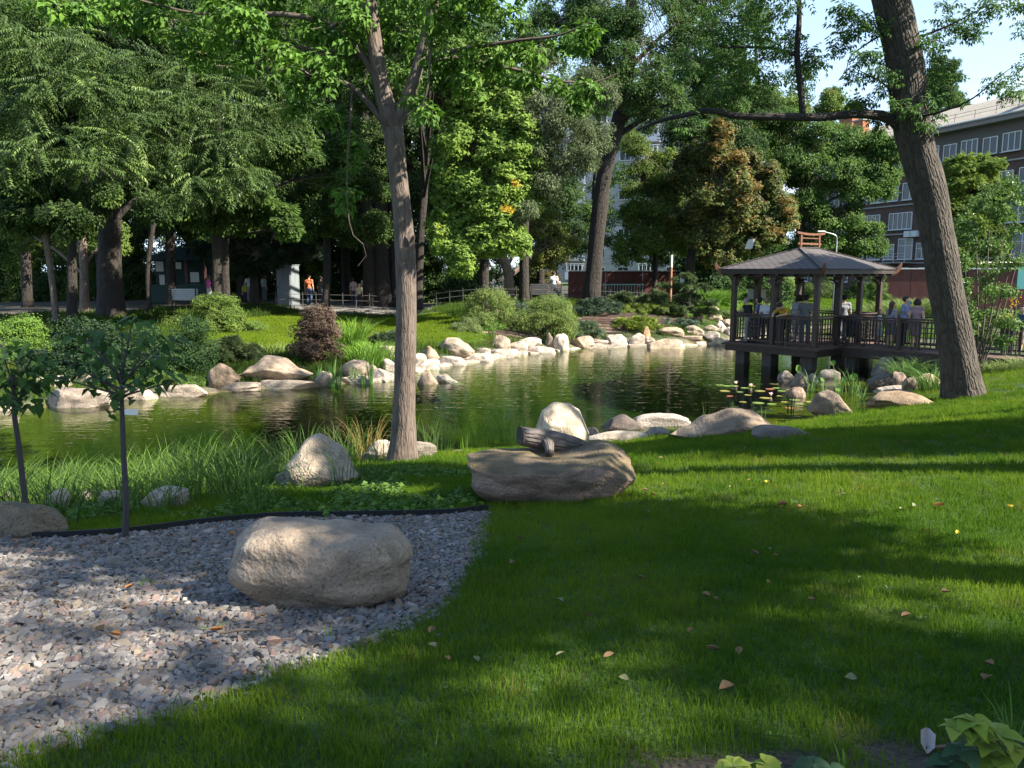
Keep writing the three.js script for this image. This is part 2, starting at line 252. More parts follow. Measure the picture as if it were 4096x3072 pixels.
// crushed stone
{
  const shapes = [1, 2, 3, 4].map((s) => { const g = mergeVertices(new THREE.IcosahedronGeometry(1, 1).deleteAttribute('normal').deleteAttribute('uv')), R = RNG(s * 77), p = g.attributes.position; const pl = Array.from({ length: 6 }, () => [V(R() - 0.5, R() - 0.5, R() - 0.5).normalize(), 0.35 + 0.35 * R()]);
    for (let i = 0; i < p.count; i++) { const v = V().fromBufferAttribute(p, i).multiplyScalar(0.85 + 0.3 * R()); for (const [n, d] of pl) { const k = v.dot(n) - d; if (k > 0) v.addScaledVector(n, -k); } p.setXYZ(i, v.x, v.y * 0.75, v.z); } return g.toNonIndexed(); }).map((g) => (g.computeVertexNormals(), g));
  const grp = new THREE.Group(); grp.name = 'gravel'; scene.add(grp); grp.userData.kind = 'stuff'; grp.userData.label = 'loose crushed grey and pink stone filling the bed around the saplings';
  const m = std(0xffffff, 0.9, { flatShading: true }), R = RNG(99), lists = shapes.map(() => [[], []]);
  const tint = [C(0.125, 0.112, 0.108), C(0.19, 0.17, 0.158), C(0.085, 0.077, 0.076), C(0.2, 0.125, 0.1), C(0.175, 0.135, 0.092), C(0.29, 0.26, 0.23)];
  for (let d = 2.3; d < 9.5;) {
    const st = 0.0225 * Math.pow(d / 3, 0.4);
    for (let x = -7.6; x < 0.5; x += st) {
      const xx = x + (R() - 0.5) * st, zz = -(d + (R() - 0.5) * st);
      const jx = xx + 0.1 * noise(xx * 3, 1, zz * 3) + (R() < 0.03 ? (R() - 0.5) * 0.5 : 0), jz = zz + 0.1 * noise(xx * 3, 5, zz * 3) + (R() < 0.03 ? (R() - 0.5) * 0.5 : 0);
      if (!within(jx, jz, gravelBed)) continue;
      const p = onLand(xx, zz); if (!inFrame(p, 240)) continue;
      const big = R(), s = (big > 0.992 ? 0.034 + 0.02 * R() : big > 0.72 ? 0.018 + 0.014 * R() : 0.01 + 0.009 * R());
      p.y += s * 0.2 * R();
      const q = new THREE.Quaternion().setFromEuler(new THREE.Euler((R() - 0.5) * 0.9, R() * 6.28, (R() - 0.5) * 0.9)), l = lists[Math.floor(R() * 4)];
      l[0].push(new THREE.Matrix4().compose(p, q, V(s * (0.9 + 0.7 * R()), s * (0.65 + 0.5 * R()), s * (0.8 + 0.4 * R()))));
      const pk = clamp(fbm(xx * 0.6, 2, zz * 0.6, 2) + 0.5, 0, 1), k = R();
      l[1].push(mix(tint[k < 0.3 ? 0 : k < 0.55 ? 1 : k < 0.72 ? 2 : k < 0.72 + 0.16 * pk ? 3 : k < 0.94 ? 4 : 5], C(0.17, 0.15, 0.14), 0.15 + 0.2 * R()));
    }
    d += st;
  }
  lists.forEach(([a, b], i) => instanced('stone', shapes[i], m, a, b, grp));
  // the far gravel beside the cabinet
  const R2 = RNG(5), a = [], b = [];
  for (let i = 0; i < 5000; i++) { const x = -14 + R2() * 14, z = -(30 + R2() * 14); if (!within(x, z, farGravel)) continue; const p = onLand(x, z), s = 0.04 + 0.05 * R2(); a.push(place(p, R2() * 6, V(s, s * 0.6, s))); b.push(mix(tint[1], tint[4], R2())); }
  const fg = instanced('gravel_patch', shapes[0], m, a, b); fg.userData.label = 'pale gravel spread around the grey cabinet on the far bank';
}
// black plastic edging between gravel and grass
{
  const l = [[-10, 539.5], [60, 538], [129, 534], [200, 525], [270, 519], [360, 517], [450, 514.5], [488, 510.5]].map(([a, b]) => ground(a, b));
  const c = new THREE.CatmullRomCurve3(l), pts = c.getPoints(80), sh = [];
  for (let i = 0; i < 80; i++) { const a = pts[i].clone(), b = pts[i + 1].clone(); a.y = height(a.x, a.z) + 0.005; b.y = height(b.x, b.z) + 0.005; const e = b.clone().sub(a).multiplyScalar(0.08); sh.push(beam(a.sub(e), b.add(e), 0.012, 0.1)); }
  solo('edging_strip', merge(sh), std(C(0.012, 0.013, 0.016), 0.5), 'black plastic edging strip between the gravel bed and the reeds', 'edging');
}
const ordinal = (n) => { const a = ['', 'first', 'second', 'third', 'fourth', 'fifth', 'sixth', 'seventh', 'eighth', 'ninth', 'tenth', 'eleventh', 'twelfth', 'thirteenth', 'fourteenth', 'fifteenth', 'sixteenth', 'seventeenth', 'eighteenth', 'nineteenth'], t = ['', '', 'twent', 'thirt', 'fort']; return n < 20 ? a[n] : n % 10 ? t[n / 10 | 0] + 'y-' + a[n % 10] : t[n / 10 | 0] + 'ieth'; };
// a round tapering limb along points, with bark uv in metres; ends closed
function limbGeo(pts, rad, seg = 10, sides = 8, wob = 0.05, flare = 0, seed = 0) {
  const c = new THREE.CatmullRomCurve3(pts), L = c.getLength(), fr = c.computeFrenetFrames(seg), pos = [], uv = [], idx = [];
  const rr = (t) => { const f = t * (rad.length - 1), k = Math.min(rad.length - 2, Math.floor(f)); return lerp(rad[k], rad[k + 1], f - k); };
  const r0 = rad[0];
  for (let j = 0; j <= seg; j++) {
    const t = j / seg, p = c.getPointAt(t), r = rr(t);
    for (let i = 0; i <= sides; i++) {
      const a = i / sides * Math.PI * 2, ca = Math.cos(a), sa = Math.sin(a);
      let q = r * (1 + wob * 2 * noise(ca * 1.2 + seed, sa * 1.2 + seed * 3, t * L * 1.1) + wob * noise(ca * 3 + seed, sa * 3, t * L * 3));
      if (flare) q *= 1 + flare * Math.exp(-t * L / (r0 * 1.3)) * (0.75 + 0.5 * Math.abs(noise(ca * 2 + seed, sa * 2, 1)));
      pos.push(p.x + (fr.normals[j].x * ca + fr.binormals[j].x * sa) * q, p.y + (fr.normals[j].y * ca + fr.binormals[j].y * sa) * q, p.z + (fr.normals[j].z * ca + fr.binormals[j].z * sa) * q);
      uv.push(i / sides * Math.max(1, Math.round(r0 * 6.28 / 0.8)), t * L / 1.6);
    }
  }
  for (let j = 0; j < seg; j++) for (let i = 0; i < sides; i++) { const a = j * (sides + 1) + i, b = a + sides + 1; idx.push(a, a + 1, b, b, a + 1, b + 1); }
  for (const j of [0, seg]) { const p = c.getPointAt(j / seg), k = pos.length / 3; pos.push(p.x, p.y, p.z); uv.push(0.5, 0.5); for (let i = 0; i < sides; i++) { const a = j * (sides + 1) + i; j ? idx.push(k, a, a + 1) : idx.push(k, a + 1, a); } }
  const g = new THREE.BufferGeometry(); g.setAttribute('position', new THREE.Float32BufferAttribute(pos, 3)); g.setAttribute('uv', new THREE.Float32BufferAttribute(uv, 2)); g.setIndex(idx); g.computeVertexNormals();
  { const n = g.attributes.normal; for (let j = 0; j <= seg; j++) { const a = j * (sides + 1), b = a + sides, x = n.getX(a) + n.getX(b), y = n.getY(a) + n.getY(b), z = n.getZ(a) + n.getZ(b), l = Math.hypot(x, y, z) || 1; n.setXYZ(a, x / l, y / l, z / l); n.setXYZ(b, x / l, y / l, z / l); } }
  // outward winding
  const v0 = V().fromBufferAttribute(g.attributes.position, 0), n0 = V().fromBufferAttribute(g.attributes.normal, 0);
  const mid = Math.floor(seg / 2) * (sides + 1); v0.fromBufferAttribute(g.attributes.position, mid).sub(c.getPointAt(Math.floor(seg / 2) / seg)); n0.fromBufferAttribute(g.attributes.normal, mid);
  if (v0.dot(n0) < 0) { const x = g.index.array; for (let i = 0; i < x.length; i += 3) { const t = x[i + 1]; x[i + 1] = x[i + 2]; x[i + 2] = t; } g.computeVertexNormals(); }
  return g;
}
// ---------------------------------------------------------------- boulders
const rockMats = {};
function rockMat(c, bump = 0.03) { const k = c.join() + bump; return rockMats[k] ??= std(C(...c), 0.88, { vertexColors: true, map: T.rock, bumpMap: T.rockBump, bumpScale: bump }); }
function boxUV(g, s) {                                           // uv in metres on the dominant axis of every face
  const q = g.index ? g.toNonIndexed() : g, p = q.attributes.position, uv = new Float32Array(p.count * 2), a = V(), b = V(), c = V(), n = V();
  for (let i = 0; i < p.count; i += 3) {
    a.fromBufferAttribute(p, i); b.fromBufferAttribute(p, i + 1); c.fromBufferAttribute(p, i + 2);
    n.copy(b).sub(a).cross(c.clone().sub(a)); const x = Math.abs(n.x), y = Math.abs(n.y), z = Math.abs(n.z);
    [a, b, c].forEach((v, k) => { const t = y > x && y > z ? [v.x, v.z] : x > z ? [v.z, v.y] : [v.x, v.y]; uv[(i + k) * 2] = t[0] * s; uv[(i + k) * 2 + 1] = t[1] * s; });
  }
  q.setAttribute('uv', new THREE.BufferAttribute(uv, 2)); return q;
}
// o: e (2 round .. 5 blocky), cuts, rough, prof [heights across the width], under (narrowing below), tone, moss, flat
function rockGeo(seed, w, h, d, o = {}) {
  const R = RNG(seed * 7919 + 13), g = mergeVertices(new THREE.IcosahedronGeometry(1, o.detail ?? 15).deleteAttribute('normal').deleteAttribute('uv')), p = g.attributes.position, e = o.e ?? 2.6, v = V();
  const cuts = Array.from({ length: o.cuts ?? 5 }, () => [V(R() - 0.5, (R() - 0.35) * 0.9, R() - 0.5).normalize(), 0.66 + 0.26 * R()]);
  const sx = R() * 50, rough = o.rough ?? 0.09;
  for (let i = 0; i < p.count; i++) {
    v.fromBufferAttribute(p, i);
    v.multiplyScalar(1 / Math.pow(Math.pow(Math.abs(v.x), e) + Math.pow(Math.abs(v.y), e) + Math.pow(Math.abs(v.z), e), 1 / e));
    v.multiplyScalar(1 + rough * 2.4 * noise(v.x * 1.3 + sx, v.y * 1.3, v.z * 1.3));
    for (const [n, k] of cuts) { const t = v.dot(n) - k; if (t > 0) v.addScaledVector(n, -t * 0.92); }
    const r = fbm(v.x * 3 + sx, v.y * 3, v.z * 3, 4), rd = Math.abs(noise(v.x * 2.2 + sx, v.y * 3.4, v.z * 2.2));
    v.multiplyScalar(1 + rough * (0.7 * r - (o.groove ?? 0.22) * Math.pow(1 - rd, 6)));
    p.setXYZ(i, v.x, v.y, v.z);
  }
  const top = o.prof;
  if (o.flatTop) for (let i = 0; i < p.count; i++) { const y = p.getY(i), k = o.flatTop; if (y > k) p.setY(i, k + (y - k) * 0.13); }
  g.computeBoundingBox(); const b = g.boundingBox;
  for (let i = 0; i < p.count; i++) {
    let x = (p.getX(i) - b.min.x) / (b.max.x - b.min.x), y = (p.getY(i) - b.min.y) / (b.max.y - b.min.y), z = (p.getZ(i) - b.min.z) / (b.max.z - b.min.z) - 0.5;
    if (o.under) { const k = 1 - o.under * Math.pow(1 - y, 2.2); x = (x - 0.5) * k + 0.5; z *= k; }
    if (top) { const f = clamp(x, 0, 1) * (top.length - 1), k = Math.min(top.length - 2, Math.floor(f)), t = f - k, s = t * t * (3 - 2 * t); y *= lerp(1, lerp(top[k], top[k + 1], s), smoothstep(y, 0.15, 0.8)); }
    p.setXYZ(i, (x - 0.5) * w, y * h, z * d);
  }
  g.computeVertexNormals();
  const col = [], nn = g.attributes.normal, moss = o.moss ?? 0;
  for (let i = 0; i < p.count; i++) {
    const x = p.getX(i), y = p.getY(i), z = p.getZ(i), a = fbm(x * 2.2 / w + sx, y * 2.2 / h, z * 2.2 / d, 4), s = 1 + 0.5 * a, pk = 0.5 + fbm(x * 1.4 + sx, y * 1.4 + 9, z * 1.4, 3);
    const c = C(s * (1 + 0.1 * pk), s, s * (1 - 0.1 * pk)), m = moss * smoothstep(nn.getY(i) + a, 0.35, 0.9);
    if (m > 0) c.lerp(C(0.32, 0.34, 0.1), m);
    const st = smoothstep(fbm(x * 6 + sx, y * 2.5, z * 6, 3), 0.12, 0.3) * (o.stain ?? 0.35); c.multiplyScalar(1 - 0.5 * st);
    if (o.wet && y < o.wet) c.multiplyScalar(0.45);
    col.push(c.r, c.g, c.b);
  }
  g.setAttribute('color', new THREE.Float32BufferAttribute(col, 3));
  return boxUV(g, 0.9);
}
const TAN = [0.4, 0.32, 0.25], PALE = [0.58, 0.51, 0.44], GREY = [0.3, 0.275, 0.25], DARK = [0.17, 0.15, 0.14], PINK = [0.34, 0.25, 0.21], OCHRE = [0.42, 0.29, 0.17];
let rockSeed = 1;
// a boulder that fills the given frame of the photograph (left, right, top, bottom) where it meets the ground
function boulder(l, r, t, b, tone, label, o = {}) {
  const f = ground((l + r) / 2, b), D0 = -f.z, w0 = (r - l) / FOC * D0, dp = (o.deep ?? 0.75) * w0, D = D0 + dp * 0.42;
  const c = at((l + r) / 2, b, D), w = (r - l) / FOC * D, ty = at((l + r) / 2, t, D).y, sink = (o.sink ?? 0.22), base = Math.max(o.float ? -9 : Math.min(f.y, height(c.x, c.z)), -0.3);
  const y0 = (o.base ?? base) , h = Math.max(0.08, ty - y0), H = h / (1 - sink);
  const m = solo(o.name ?? 'boulder', rockGeo(rockSeed++, w, H, dp, o), rockMat(tone, o.bump ?? 0.03), label, 'rock', o.group);
  m.position.set(c.x, ty - H, c.z); m.rotation.y = o.turn ?? 0; return m;
}
{ // near bank
  boulder(228, 421, 520, 613, [0.42, 0.345, 0.285], 'large smooth tan boulder lying on the gravel bed', { e: 3.4, cuts: 0, rough: 0.07, groove: 0.03, stain: 0.3, prof: [0.9, 1, 1.0, 0.93, 0.91, 0.95, 0.82], under: 0.17, detail: 40, deep: 0.6, moss: 0.1, bump: 0.014, sink: 0.1 });
  boulder(463, 636, 450, 505, [0.36, 0.27, 0.23], 'broad flat-topped brown rock on the lawn with a weathered log on it', { e: 4.6, cuts: 3, rough: 0.055, groove: 0.1, flatTop: 0.42, prof: [0.93, 0.96, 0.93, 0.87, 0.92, 1.04, 0.95], under: 0.2, detail: 40, deep: 0.72, moss: 0.75, bump: 0.02, sink: 0.1 });
  boulder(-34, 68, 499, 540, [0.3, 0.25, 0.19], 'brown speckled boulder behind the thinner leaning sapling at the gravel edge', { e: 2.5, prof: [0.9, 1, 1, 0.9, 0.6], detail: 24, deep: 0.5, moss: 0.3 });
  boulder(272, 360, 436, 489, [0.4, 0.36, 0.31], 'grey peaked boulder among the sedges beside the forked tree', { e: 2.1, prof: [0.5, 0.85, 1.02, 0.9, 0.6], detail: 24, cuts: 4, rough: 0.06 });
  boulder(360, 398, 440, 461, PALE, 'pale rock showing just behind the forked tree trunk', { prof: [0.5, 0.8, 1, 1, 1] });
  boulder(404, 437, 441, 459, GREY, 'grey rounded rock tucked against the foot of the forked tree', {});
  boulder(199, 241, 467.5, 485, [0.42, 0.38, 0.33], 'low blocky rock standing in the reeds near the peaked boulder', { e: 3.6 });
  boulder(531, 590, 402, 446, [0.72, 0.62, 0.5], 'bright cream dome-shaped boulder at the water behind the flat-topped rock', { e: 2.3, prof: [0.55, 0.9, 1, 1, 0.92, 0.6], detail: 26, cuts: 4, rough: 0.05, deep: 0.8 });
  boulder(586, 649, 431.5, 443, PALE, 'long low cream slab along the lawn edge next to the cream dome', { e: 3.2, deep: 0.4 });
  boulder(574, 600, 427, 438, GREY, 'small grey rock in the gap beside the cream dome boulder', {});
  boulder(600, 647, 413, 430, [0.15, 0.125, 0.115], 'dark brown faceted rock at the water edge', { e: 2.2, cuts: 10, rough: 0.05, prof: [0.4, 0.9, 1, 0.85, 0.5], base: -0.1 });
  boulder(632, 691, 409.5, 427, [0.5, 0.46, 0.44], 'long pale slab with a level top lying over the shallow water', { e: 4.5, deep: 0.28, prof: [0.75, 0.8, 0.9, 1, 0.98], base: -0.05, turn: 0.06 });
  boulder(646, 670, 427, 437, [0.3, 0.28, 0.26], 'small grey rounded rock between the cream slab and the whale-backed boulder', {});
  boulder(666, 775, 408, 437, [0.27, 0.22, 0.175], 'broad whale-backed brown boulder half in shade at the lawn edge', { e: 2.2, prof: [0.25, 0.5, 0.8, 1, 1, 0.8], detail: 26, deep: 0.55, rough: 0.05 });
  boulder(748, 815, 425, 440, [0.2, 0.175, 0.16], 'flat dark slab lying on the lawn in front of the whale-backed boulder', { e: 3.4, deep: 0.45, rough: 0.05, prof: [0.8, 1, 0.95, 0.9, 0.7] });
  boulder(808, 855, 390, 417, [0.3, 0.24, 0.19], 'brown peaked boulder with a pinkish broken face at the lily pool', { e: 2.3, prof: [0.6, 0.95, 1, 0.8, 0.5], cuts: 8, detail: 22 });
  boulder(786, 806, 386.5, 398, PINK, 'small pinkish block standing in the lily water', { e: 3.4, base: -0.1 });
  boulder(866, 932, 390.5, 409, [0.33, 0.25, 0.17], 'long flat ochre boulder beside the leaning tree', { e: 2.7, prof: [0.9, 0.95, 1, 1, 0.75], detail: 22 });
  boulder(873, 911, 385.5, 395, [0.48, 0.42, 0.38], 'thin pale slab lying behind the long ochre boulder', { e: 3.2, deep: 0.5 });
  boulder(866, 893, 373.5, 389, DARK, 'dark layered block under the grey pavilion boulder', { e: 4 });
  boulder(870, 898, 357, 376, [0.25, 0.24, 0.225], 'large grey boulder leaning below the footbridge', { e: 2.5, prof: [0.5, 0.85, 1, 1, 0.7] });
  boulder(891, 906, 371.5, 389, [0.33, 0.25, 0.22], 'upright pinkish rock with cracks under the footbridge grasses', { e: 3.2, cuts: 8 });
  boulder(901, 921, 376.5, 393, [0.36, 0.3, 0.24], 'sunlit rock with a dark undercut face near the leaning tree', { e: 3, under: 0.35 });
  boulder(914, 941, 373, 388, [0.5, 0.4, 0.28], 'cream rounded boulder in the grass behind the leaning tree', { e: 2.2 });
  boulder(790, 809, 370, 387, [0.28, 0.24, 0.22], 'angular grey rock with a bright facet by the lotus leaves', { e: 2.3, cuts: 9, base: -0.1, prof: [0.6, 1, 0.95, 0.5] });
  boulder(777, 796, 370.5, 382, [0.28, 0.25, 0.23], 'rounded grey rock in the water under the pavilion corner', { base: -0.1 });
  boulder(805, 818, 373, 382, GREY, 'small grey rock behind the lotus stalks', { base: -0.1 });
  boulder(818, 841, 369, 379, [0.3, 0.28, 0.27], 'flat grey stone under the pavilion piles', { e: 3, base: -0.1, deep: 0.5 });
  [[-4, 20, 492, 502], [46, 70, 489, 512], [80, 92, 491, 503], [100, 124, 490, 507], [143, 187, 487, 510]].forEach(([l, r, t, b], i) => boulder(l, r, t, b, [0.55, 0.5, 0.44], ['pale shore stone behind the speckled boulder in the reeds', 'tall pale shore stone half hidden by reeds near the leaning sapling', 'smallest pale shore stone glimpsed through the reeds', 'pale shore stone in the reeds beside the straight sapling', 'widest pale shore stone in the reeds between sapling and peaked boulder'][i], { e: 3.2 }));
}
{ // far bank, from the willow shadows to the pavilion
  const L = (l, r, t, b, tone, label, o) => boulder(l, r, t, b, tone.map((c) => c * 1.18), label + ' on the far shore', o);
  L(41, 113, 387, 408, [0.33, 0.29, 0.26], 'big shaded rock with dark stains behind the saplings', { e: 3, deep: 0.5, stain: 0.8 });
  L(30, 72, 376, 391, [0.45, 0.38, 0.31], 'pale slab stacked above the big shaded rock', { e: 3.2, deep: 0.5 });
  L(76, 112, 372, 388, [0.48, 0.4, 0.33], 'cream block stacked above the big shaded rock', { e: 3, deep: 0.5 });
  L(-20, 19, 405, 416, [0.42, 0.37, 0.31], 'low kerb stone beside the sapling trunk', { e: 3.4, deep: 0.4 });
  L(112, 160, 387, 400, [0.42, 0.36, 0.31], 'long pale kerb slab next to the big shaded rock', { e: 4, deep: 0.3 });
  L(157, 209, 384.5, 397, [0.42, 0.36, 0.31], 'long pale kerb slab ending at the brown boulder', { e: 4, deep: 0.3 });
  L(203, 241, 362, 390, [0.3, 0.235, 0.18], 'brown blocky boulder with a dark hollow', { e: 2.8, prof: [0.8, 1, 1, 0.9, 0.75], cuts: 8, detail: 22 });
  L(238, 314, 355, 385, [0.47, 0.38, 0.3], 'wide cream hump-backed boulder with a dark crevice', { e: 2.1, prof: [0.35, 0.65, 1, 0.92, 0.6, 0.35], detail: 26, deep: 0.5, sink: 0.05, rough: 0.05 });
  L(204, 262, 382, 392, [0.38, 0.32, 0.27], 'flat ledge under the brown blocky boulder', { e: 4, deep: 0.3 });
  L(258, 320, 380, 389.5, [0.42, 0.36, 0.3], 'flat ledge under the hump-backed boulder', { e: 4, deep: 0.3 });
  L(314, 334, 371, 387, [0.42, 0.36, 0.3], 'stained pale block between two iris clumps', { e: 3, stain: 0.9 });
  L(342, 371, 359.5, 380, [0.36, 0.3, 0.25], 'rounded tan boulder behind the iris clumps', { e: 2.4, detail: 20 });
  L(368, 378, 364.5, 373, [0.48, 0.42, 0.35], 'small cream rock beside the rounded tan boulder', {});
  L(340, 374, 375, 384, [0.42, 0.37, 0.31], 'low ledge in front of the rounded tan boulder', { e: 3.8, deep: 0.35 });
  L(368, 396, 368.5, 382, [0.55, 0.5, 0.45], 'broken white slab just before the forked tree', { e: 3.4, cuts: 9, deep: 0.5 });
  L(374, 397, 345.5, 360, [0.46, 0.41, 0.35], 'pale boulder behind the tall ornamental grass', { e: 2.6 });
  L(382, 397, 358.5, 371, [0.55, 0.5, 0.45], 'whitish angular rock below the tall ornamental grass', { e: 3, cuts: 8 });
  L(410, 427, 353, 366, [0.6, 0.55, 0.49], 'white rock just past the forked tree', { e: 2.8 });
  L(418, 440, 345.5, 361, [0.4, 0.31, 0.24], 'triangular tan rock with a point', { e: 2.1, prof: [0.3, 0.8, 1, 0.8, 0.5], cuts: 8 });
  L(438, 475, 338, 357, [0.42, 0.36, 0.29], 'largest rounded boulder below the far lawn', { e: 2.2, prof: [0.7, 1, 1, 0.8, 0.5], detail: 20 });
  L(409, 440, 359, 370, [0.6, 0.55, 0.51], 'white shelf slab below the triangular rock', { e: 4, deep: 0.4 });
  L(436, 467, 356, 366, [0.6, 0.55, 0.51], 'white shelf slab below the largest rounded boulder', { e: 4, deep: 0.4 });
  L(463, 494, 353, 362, [0.57, 0.52, 0.48], 'white shelf slab running on from the largest rounded boulder', { e: 4, deep: 0.35 });
  L(417, 441, 369.5, 385, [0.36, 0.29, 0.23], 'brown boulder standing off the bank in the water', { e: 2.3, prof: [0.7, 1, 0.95, 0.7, 0.4], base: -0.15 });
  L(435, 464, 371, 383, [0.58, 0.52, 0.45], 'low white rock in the water joined to the brown one', { e: 2.4, prof: [1, 0.9, 0.6, 0.4], base: -0.15 });
  L(473, 491, 347.5, 356, [0.5, 0.43, 0.38], 'low pinkish rock left of the square boulder', { e: 3 });
  L(490, 511, 334.5, 351, [0.4, 0.34, 0.27], 'square upright boulder with a flat top', { e: 3.6, prof: [0.75, 1, 1, 0.9] });
  L(508, 528, 340.5, 354, [0.5, 0.43, 0.37], 'pale rock beside the square boulder', { e: 2.5 });
  L(518, 542, 337.5, 348, [0.6, 0.54, 0.49], 'long white rock above the waterline slabs', { e: 2.8, deep: 0.5 });
  L(490, 520, 348.5, 358, [0.45, 0.39, 0.36], 'grey-pink ledge below the square boulder', { e: 3.6, deep: 0.4 });
  L(545, 555, 332.5, 348, [0.38, 0.31, 0.25], 'narrow upright pointed stone', { e: 2.6, prof: [0.6, 1, 0.9, 0.6], deep: 0.9 });
  L(553, 569, 333.5, 351, [0.62, 0.56, 0.5], 'white egg-shaped stone beside the pointed one', { e: 2.1 });
  L(526, 556, 346, 353.5, [0.5, 0.45, 0.42], 'flat rim stone before the pointed stone', { e: 3.6, deep: 0.4 });
  L(569, 595, 335.5, 349, [0.42, 0.34, 0.27], 'tan boulder with a dark cleft below the junipers', { e: 2.4, cuts: 9 });
  L(593, 612, 340, 347.5, [0.55, 0.5, 0.46], 'low white rim stone below the junipers', { e: 3.4, deep: 0.5 });
  L(604, 629, 334, 347.5, [0.6, 0.54, 0.5], 'white oval boulder', { e: 2.3 });
  L(627, 645, 333, 347.5, [0.58, 0.52, 0.49], 'white angular boulder with a dark underside', { e: 2.7, cuts: 9, under: 0.2 });
  L(640, 651, 326, 343, OCHRE, 'upright ochre weathered stone', { e: 2.3, cuts: 9, prof: [0.5, 0.95, 1, 0.7], rough: 0.14 });
  L(643, 655, 336, 345, [0.5, 0.43, 0.38], 'pale rock in front of the upright ochre stone', {});
  L(657, 683, 327, 338, [0.4, 0.32, 0.25], 'tan block with a level top before the dwarf pine', { e: 4 });
  L(646, 685, 338.5, 349, [0.48, 0.4, 0.32], 'low broad rock with a dark hollow at the waterline', { e: 2.4, deep: 0.45 });
  L(684, 704, 325, 337, [0.44, 0.36, 0.28], 'tan block behind the rushes', { e: 4 });
  L(673, 703, 335.5, 342, [0.4, 0.34, 0.27], 'long low ledge behind the rushes', { e: 4, deep: 0.3 });
  L(703, 718, 325, 333, [0.45, 0.38, 0.31], 'tan rock between block and pitted rock', {});
  L(714, 727, 320.5, 333, [0.52, 0.46, 0.43], 'pitted white rock full of dark holes', { e: 2.6, rough: 0.2 });
  L(720, 735, 319, 330, [0.4, 0.31, 0.26], 'reddish boulder nearest the pavilion posts', {});
  L(704, 720, 331, 342, [0.57, 0.51, 0.47], 'white rock below the pitted one', {});
  L(724, 734, 327, 336, [0.55, 0.5, 0.46], 'small white rock beside the pavilion rail', {});
  L(712, 727, 337, 345, [0.5, 0.45, 0.37], 'flat pale rock lying off the bank', { e: 2.3, base: -0.1 });
  L(705, 719, 306, 316, [0.48, 0.4, 0.31], 'upper rock of the little slope cascade', {});
  L(693, 703, 313, 322, [0.44, 0.36, 0.29], 'middle rock of the little slope cascade', {});
  L(705, 722, 313.5, 322, [0.46, 0.39, 0.3], 'lower rock of the little slope cascade', {});
  L(493, 503, 309, 318, [0.48, 0.4, 0.32], 'pale round rock under the upper willow bush', {});
}
{ // flat kerb stones along the far waterline
  const R = RNG(2024), pts = farShore.filter((p, i) => i > 8 && i < 20), c = new THREE.CatmullRomCurve3(pts.map(([x, z]) => V(x, 0, z))), L = c.getLength(); let s = 0, n = 0;
  while (s < L - 0.5) {
    const w = 0.55 + 0.6 * R(), p = c.getPointAt((s + w / 2) / L), q = c.getTangentAt((s + w / 2) / L), h = 0.3 + 0.14 * R(), d = 0.45 + 0.3 * R(), t = 0.75 + 0.35 * R();
    const m = solo('kerb_stone', rockGeo(3000 + n, w * 1.04, h, d, { e: 5, cuts: 4, rough: 0.06, detail: 9, wet: 0.14 }), rockMat([0.58 * t, 0.51 * t, 0.46 * t]), '', 'stone', 'flat pale kerb stones along the far waterline');
    m.userData.label = ordinal(++n) + ' flat pale kerb stone along the far waterline, counted from the iris clumps';
    m.position.set(p.x - q.z * 0.12, -0.2 - 0.05 * R(), p.z + q.x * 0.12); m.rotation.y = Math.atan2(-q.z, q.x) + (R() - 0.5) * 0.2; s += w;
  }
}
{ // the weathered log on the flat-topped rock
  const D = -ground(551, 503).z + 0.62, a = at(521, 436, D), b = at(598, 452, D + 0.5), t = thing('weathered_log', 'short weathered grey log with a sawn dark end resting on the flat-topped rock', 'log', a);
  const local = (p) => p.clone().sub(a), m = std(C(0.14, 0.12, 0.11), 0.9, { map: T.bark, bumpMap: T.barkBump, bumpScale: 0.03 });
  const pts = [V(0, 0, 0), local(at(545, 440, D + 0.1)), local(at(570, 444, D + 0.22)), local(b)];
  part('log_body', limbGeo(pts, [0.105, 0.12, 0.09, 0.05], 14, 10, 0.1), m, t);
  part('branch_stub', limbGeo([local(at(545, 441, D + 0.08)), local(at(549, 446, D - 0.1)), local(at(549.5, 454, D - 0.22))], [0.075, 0.06, 0.05], 10, 6, 0.1), m, t);
  const e = new THREE.CylinderGeometry(0.106, 0.104, 0.02, 16).rotateZ(Math.PI / 2); part('sawn_end', e, std(C(0.04, 0.038, 0.04), 0.95, { bumpMap: T.grainBump, bumpScale: 0.01 }), t).rotation.y = 0.35;
}
// ---------------------------------------------------------------- pavilion and footbridge
const DECK = 0.8, PTURN = Math.atan2(0.64, 0.77), Fc = level(814.3, 348.2, DECK);
const HX = 2.2, HZ = 1.65;                                      // half length and half depth between post centres
const pavilionAt = Fc.clone().sub(V(-HX, 0, HZ).applyAxisAngle(up, PTURN));
const pavToWorld = (x, y, z) => V(x, y, z).applyAxisAngle(up, PTURN).add(pavilionAt);
const timber = std(C(0.055, 0.029, 0.02), 0.55, { map: withRep(T.wood, 1), bumpMap: T.wood, bumpScale: 0.004 });
const timberDark = std(C(0.04, 0.023, 0.017), 0.6, { map: withRep(T.wood, 1), bumpMap: T.wood, bumpScale: 0.004 });
const timberRed = std(C(0.2, 0.075, 0.035), 0.5, { map: withRep(T.wood, 1) });
const planks = [0, 1, 2].map((k) => std(C(0.12 + k * 0.02, 0.07 + k * 0.012, 0.048 + k * 0.01), 0.7, { map: withRep(T.wood, 1) }));
const shingles = std(C(0.1, 0.088, 0.085), 0.94, { map: T.shingle, bumpMap: T.shingle, bumpScale: 0.012 });
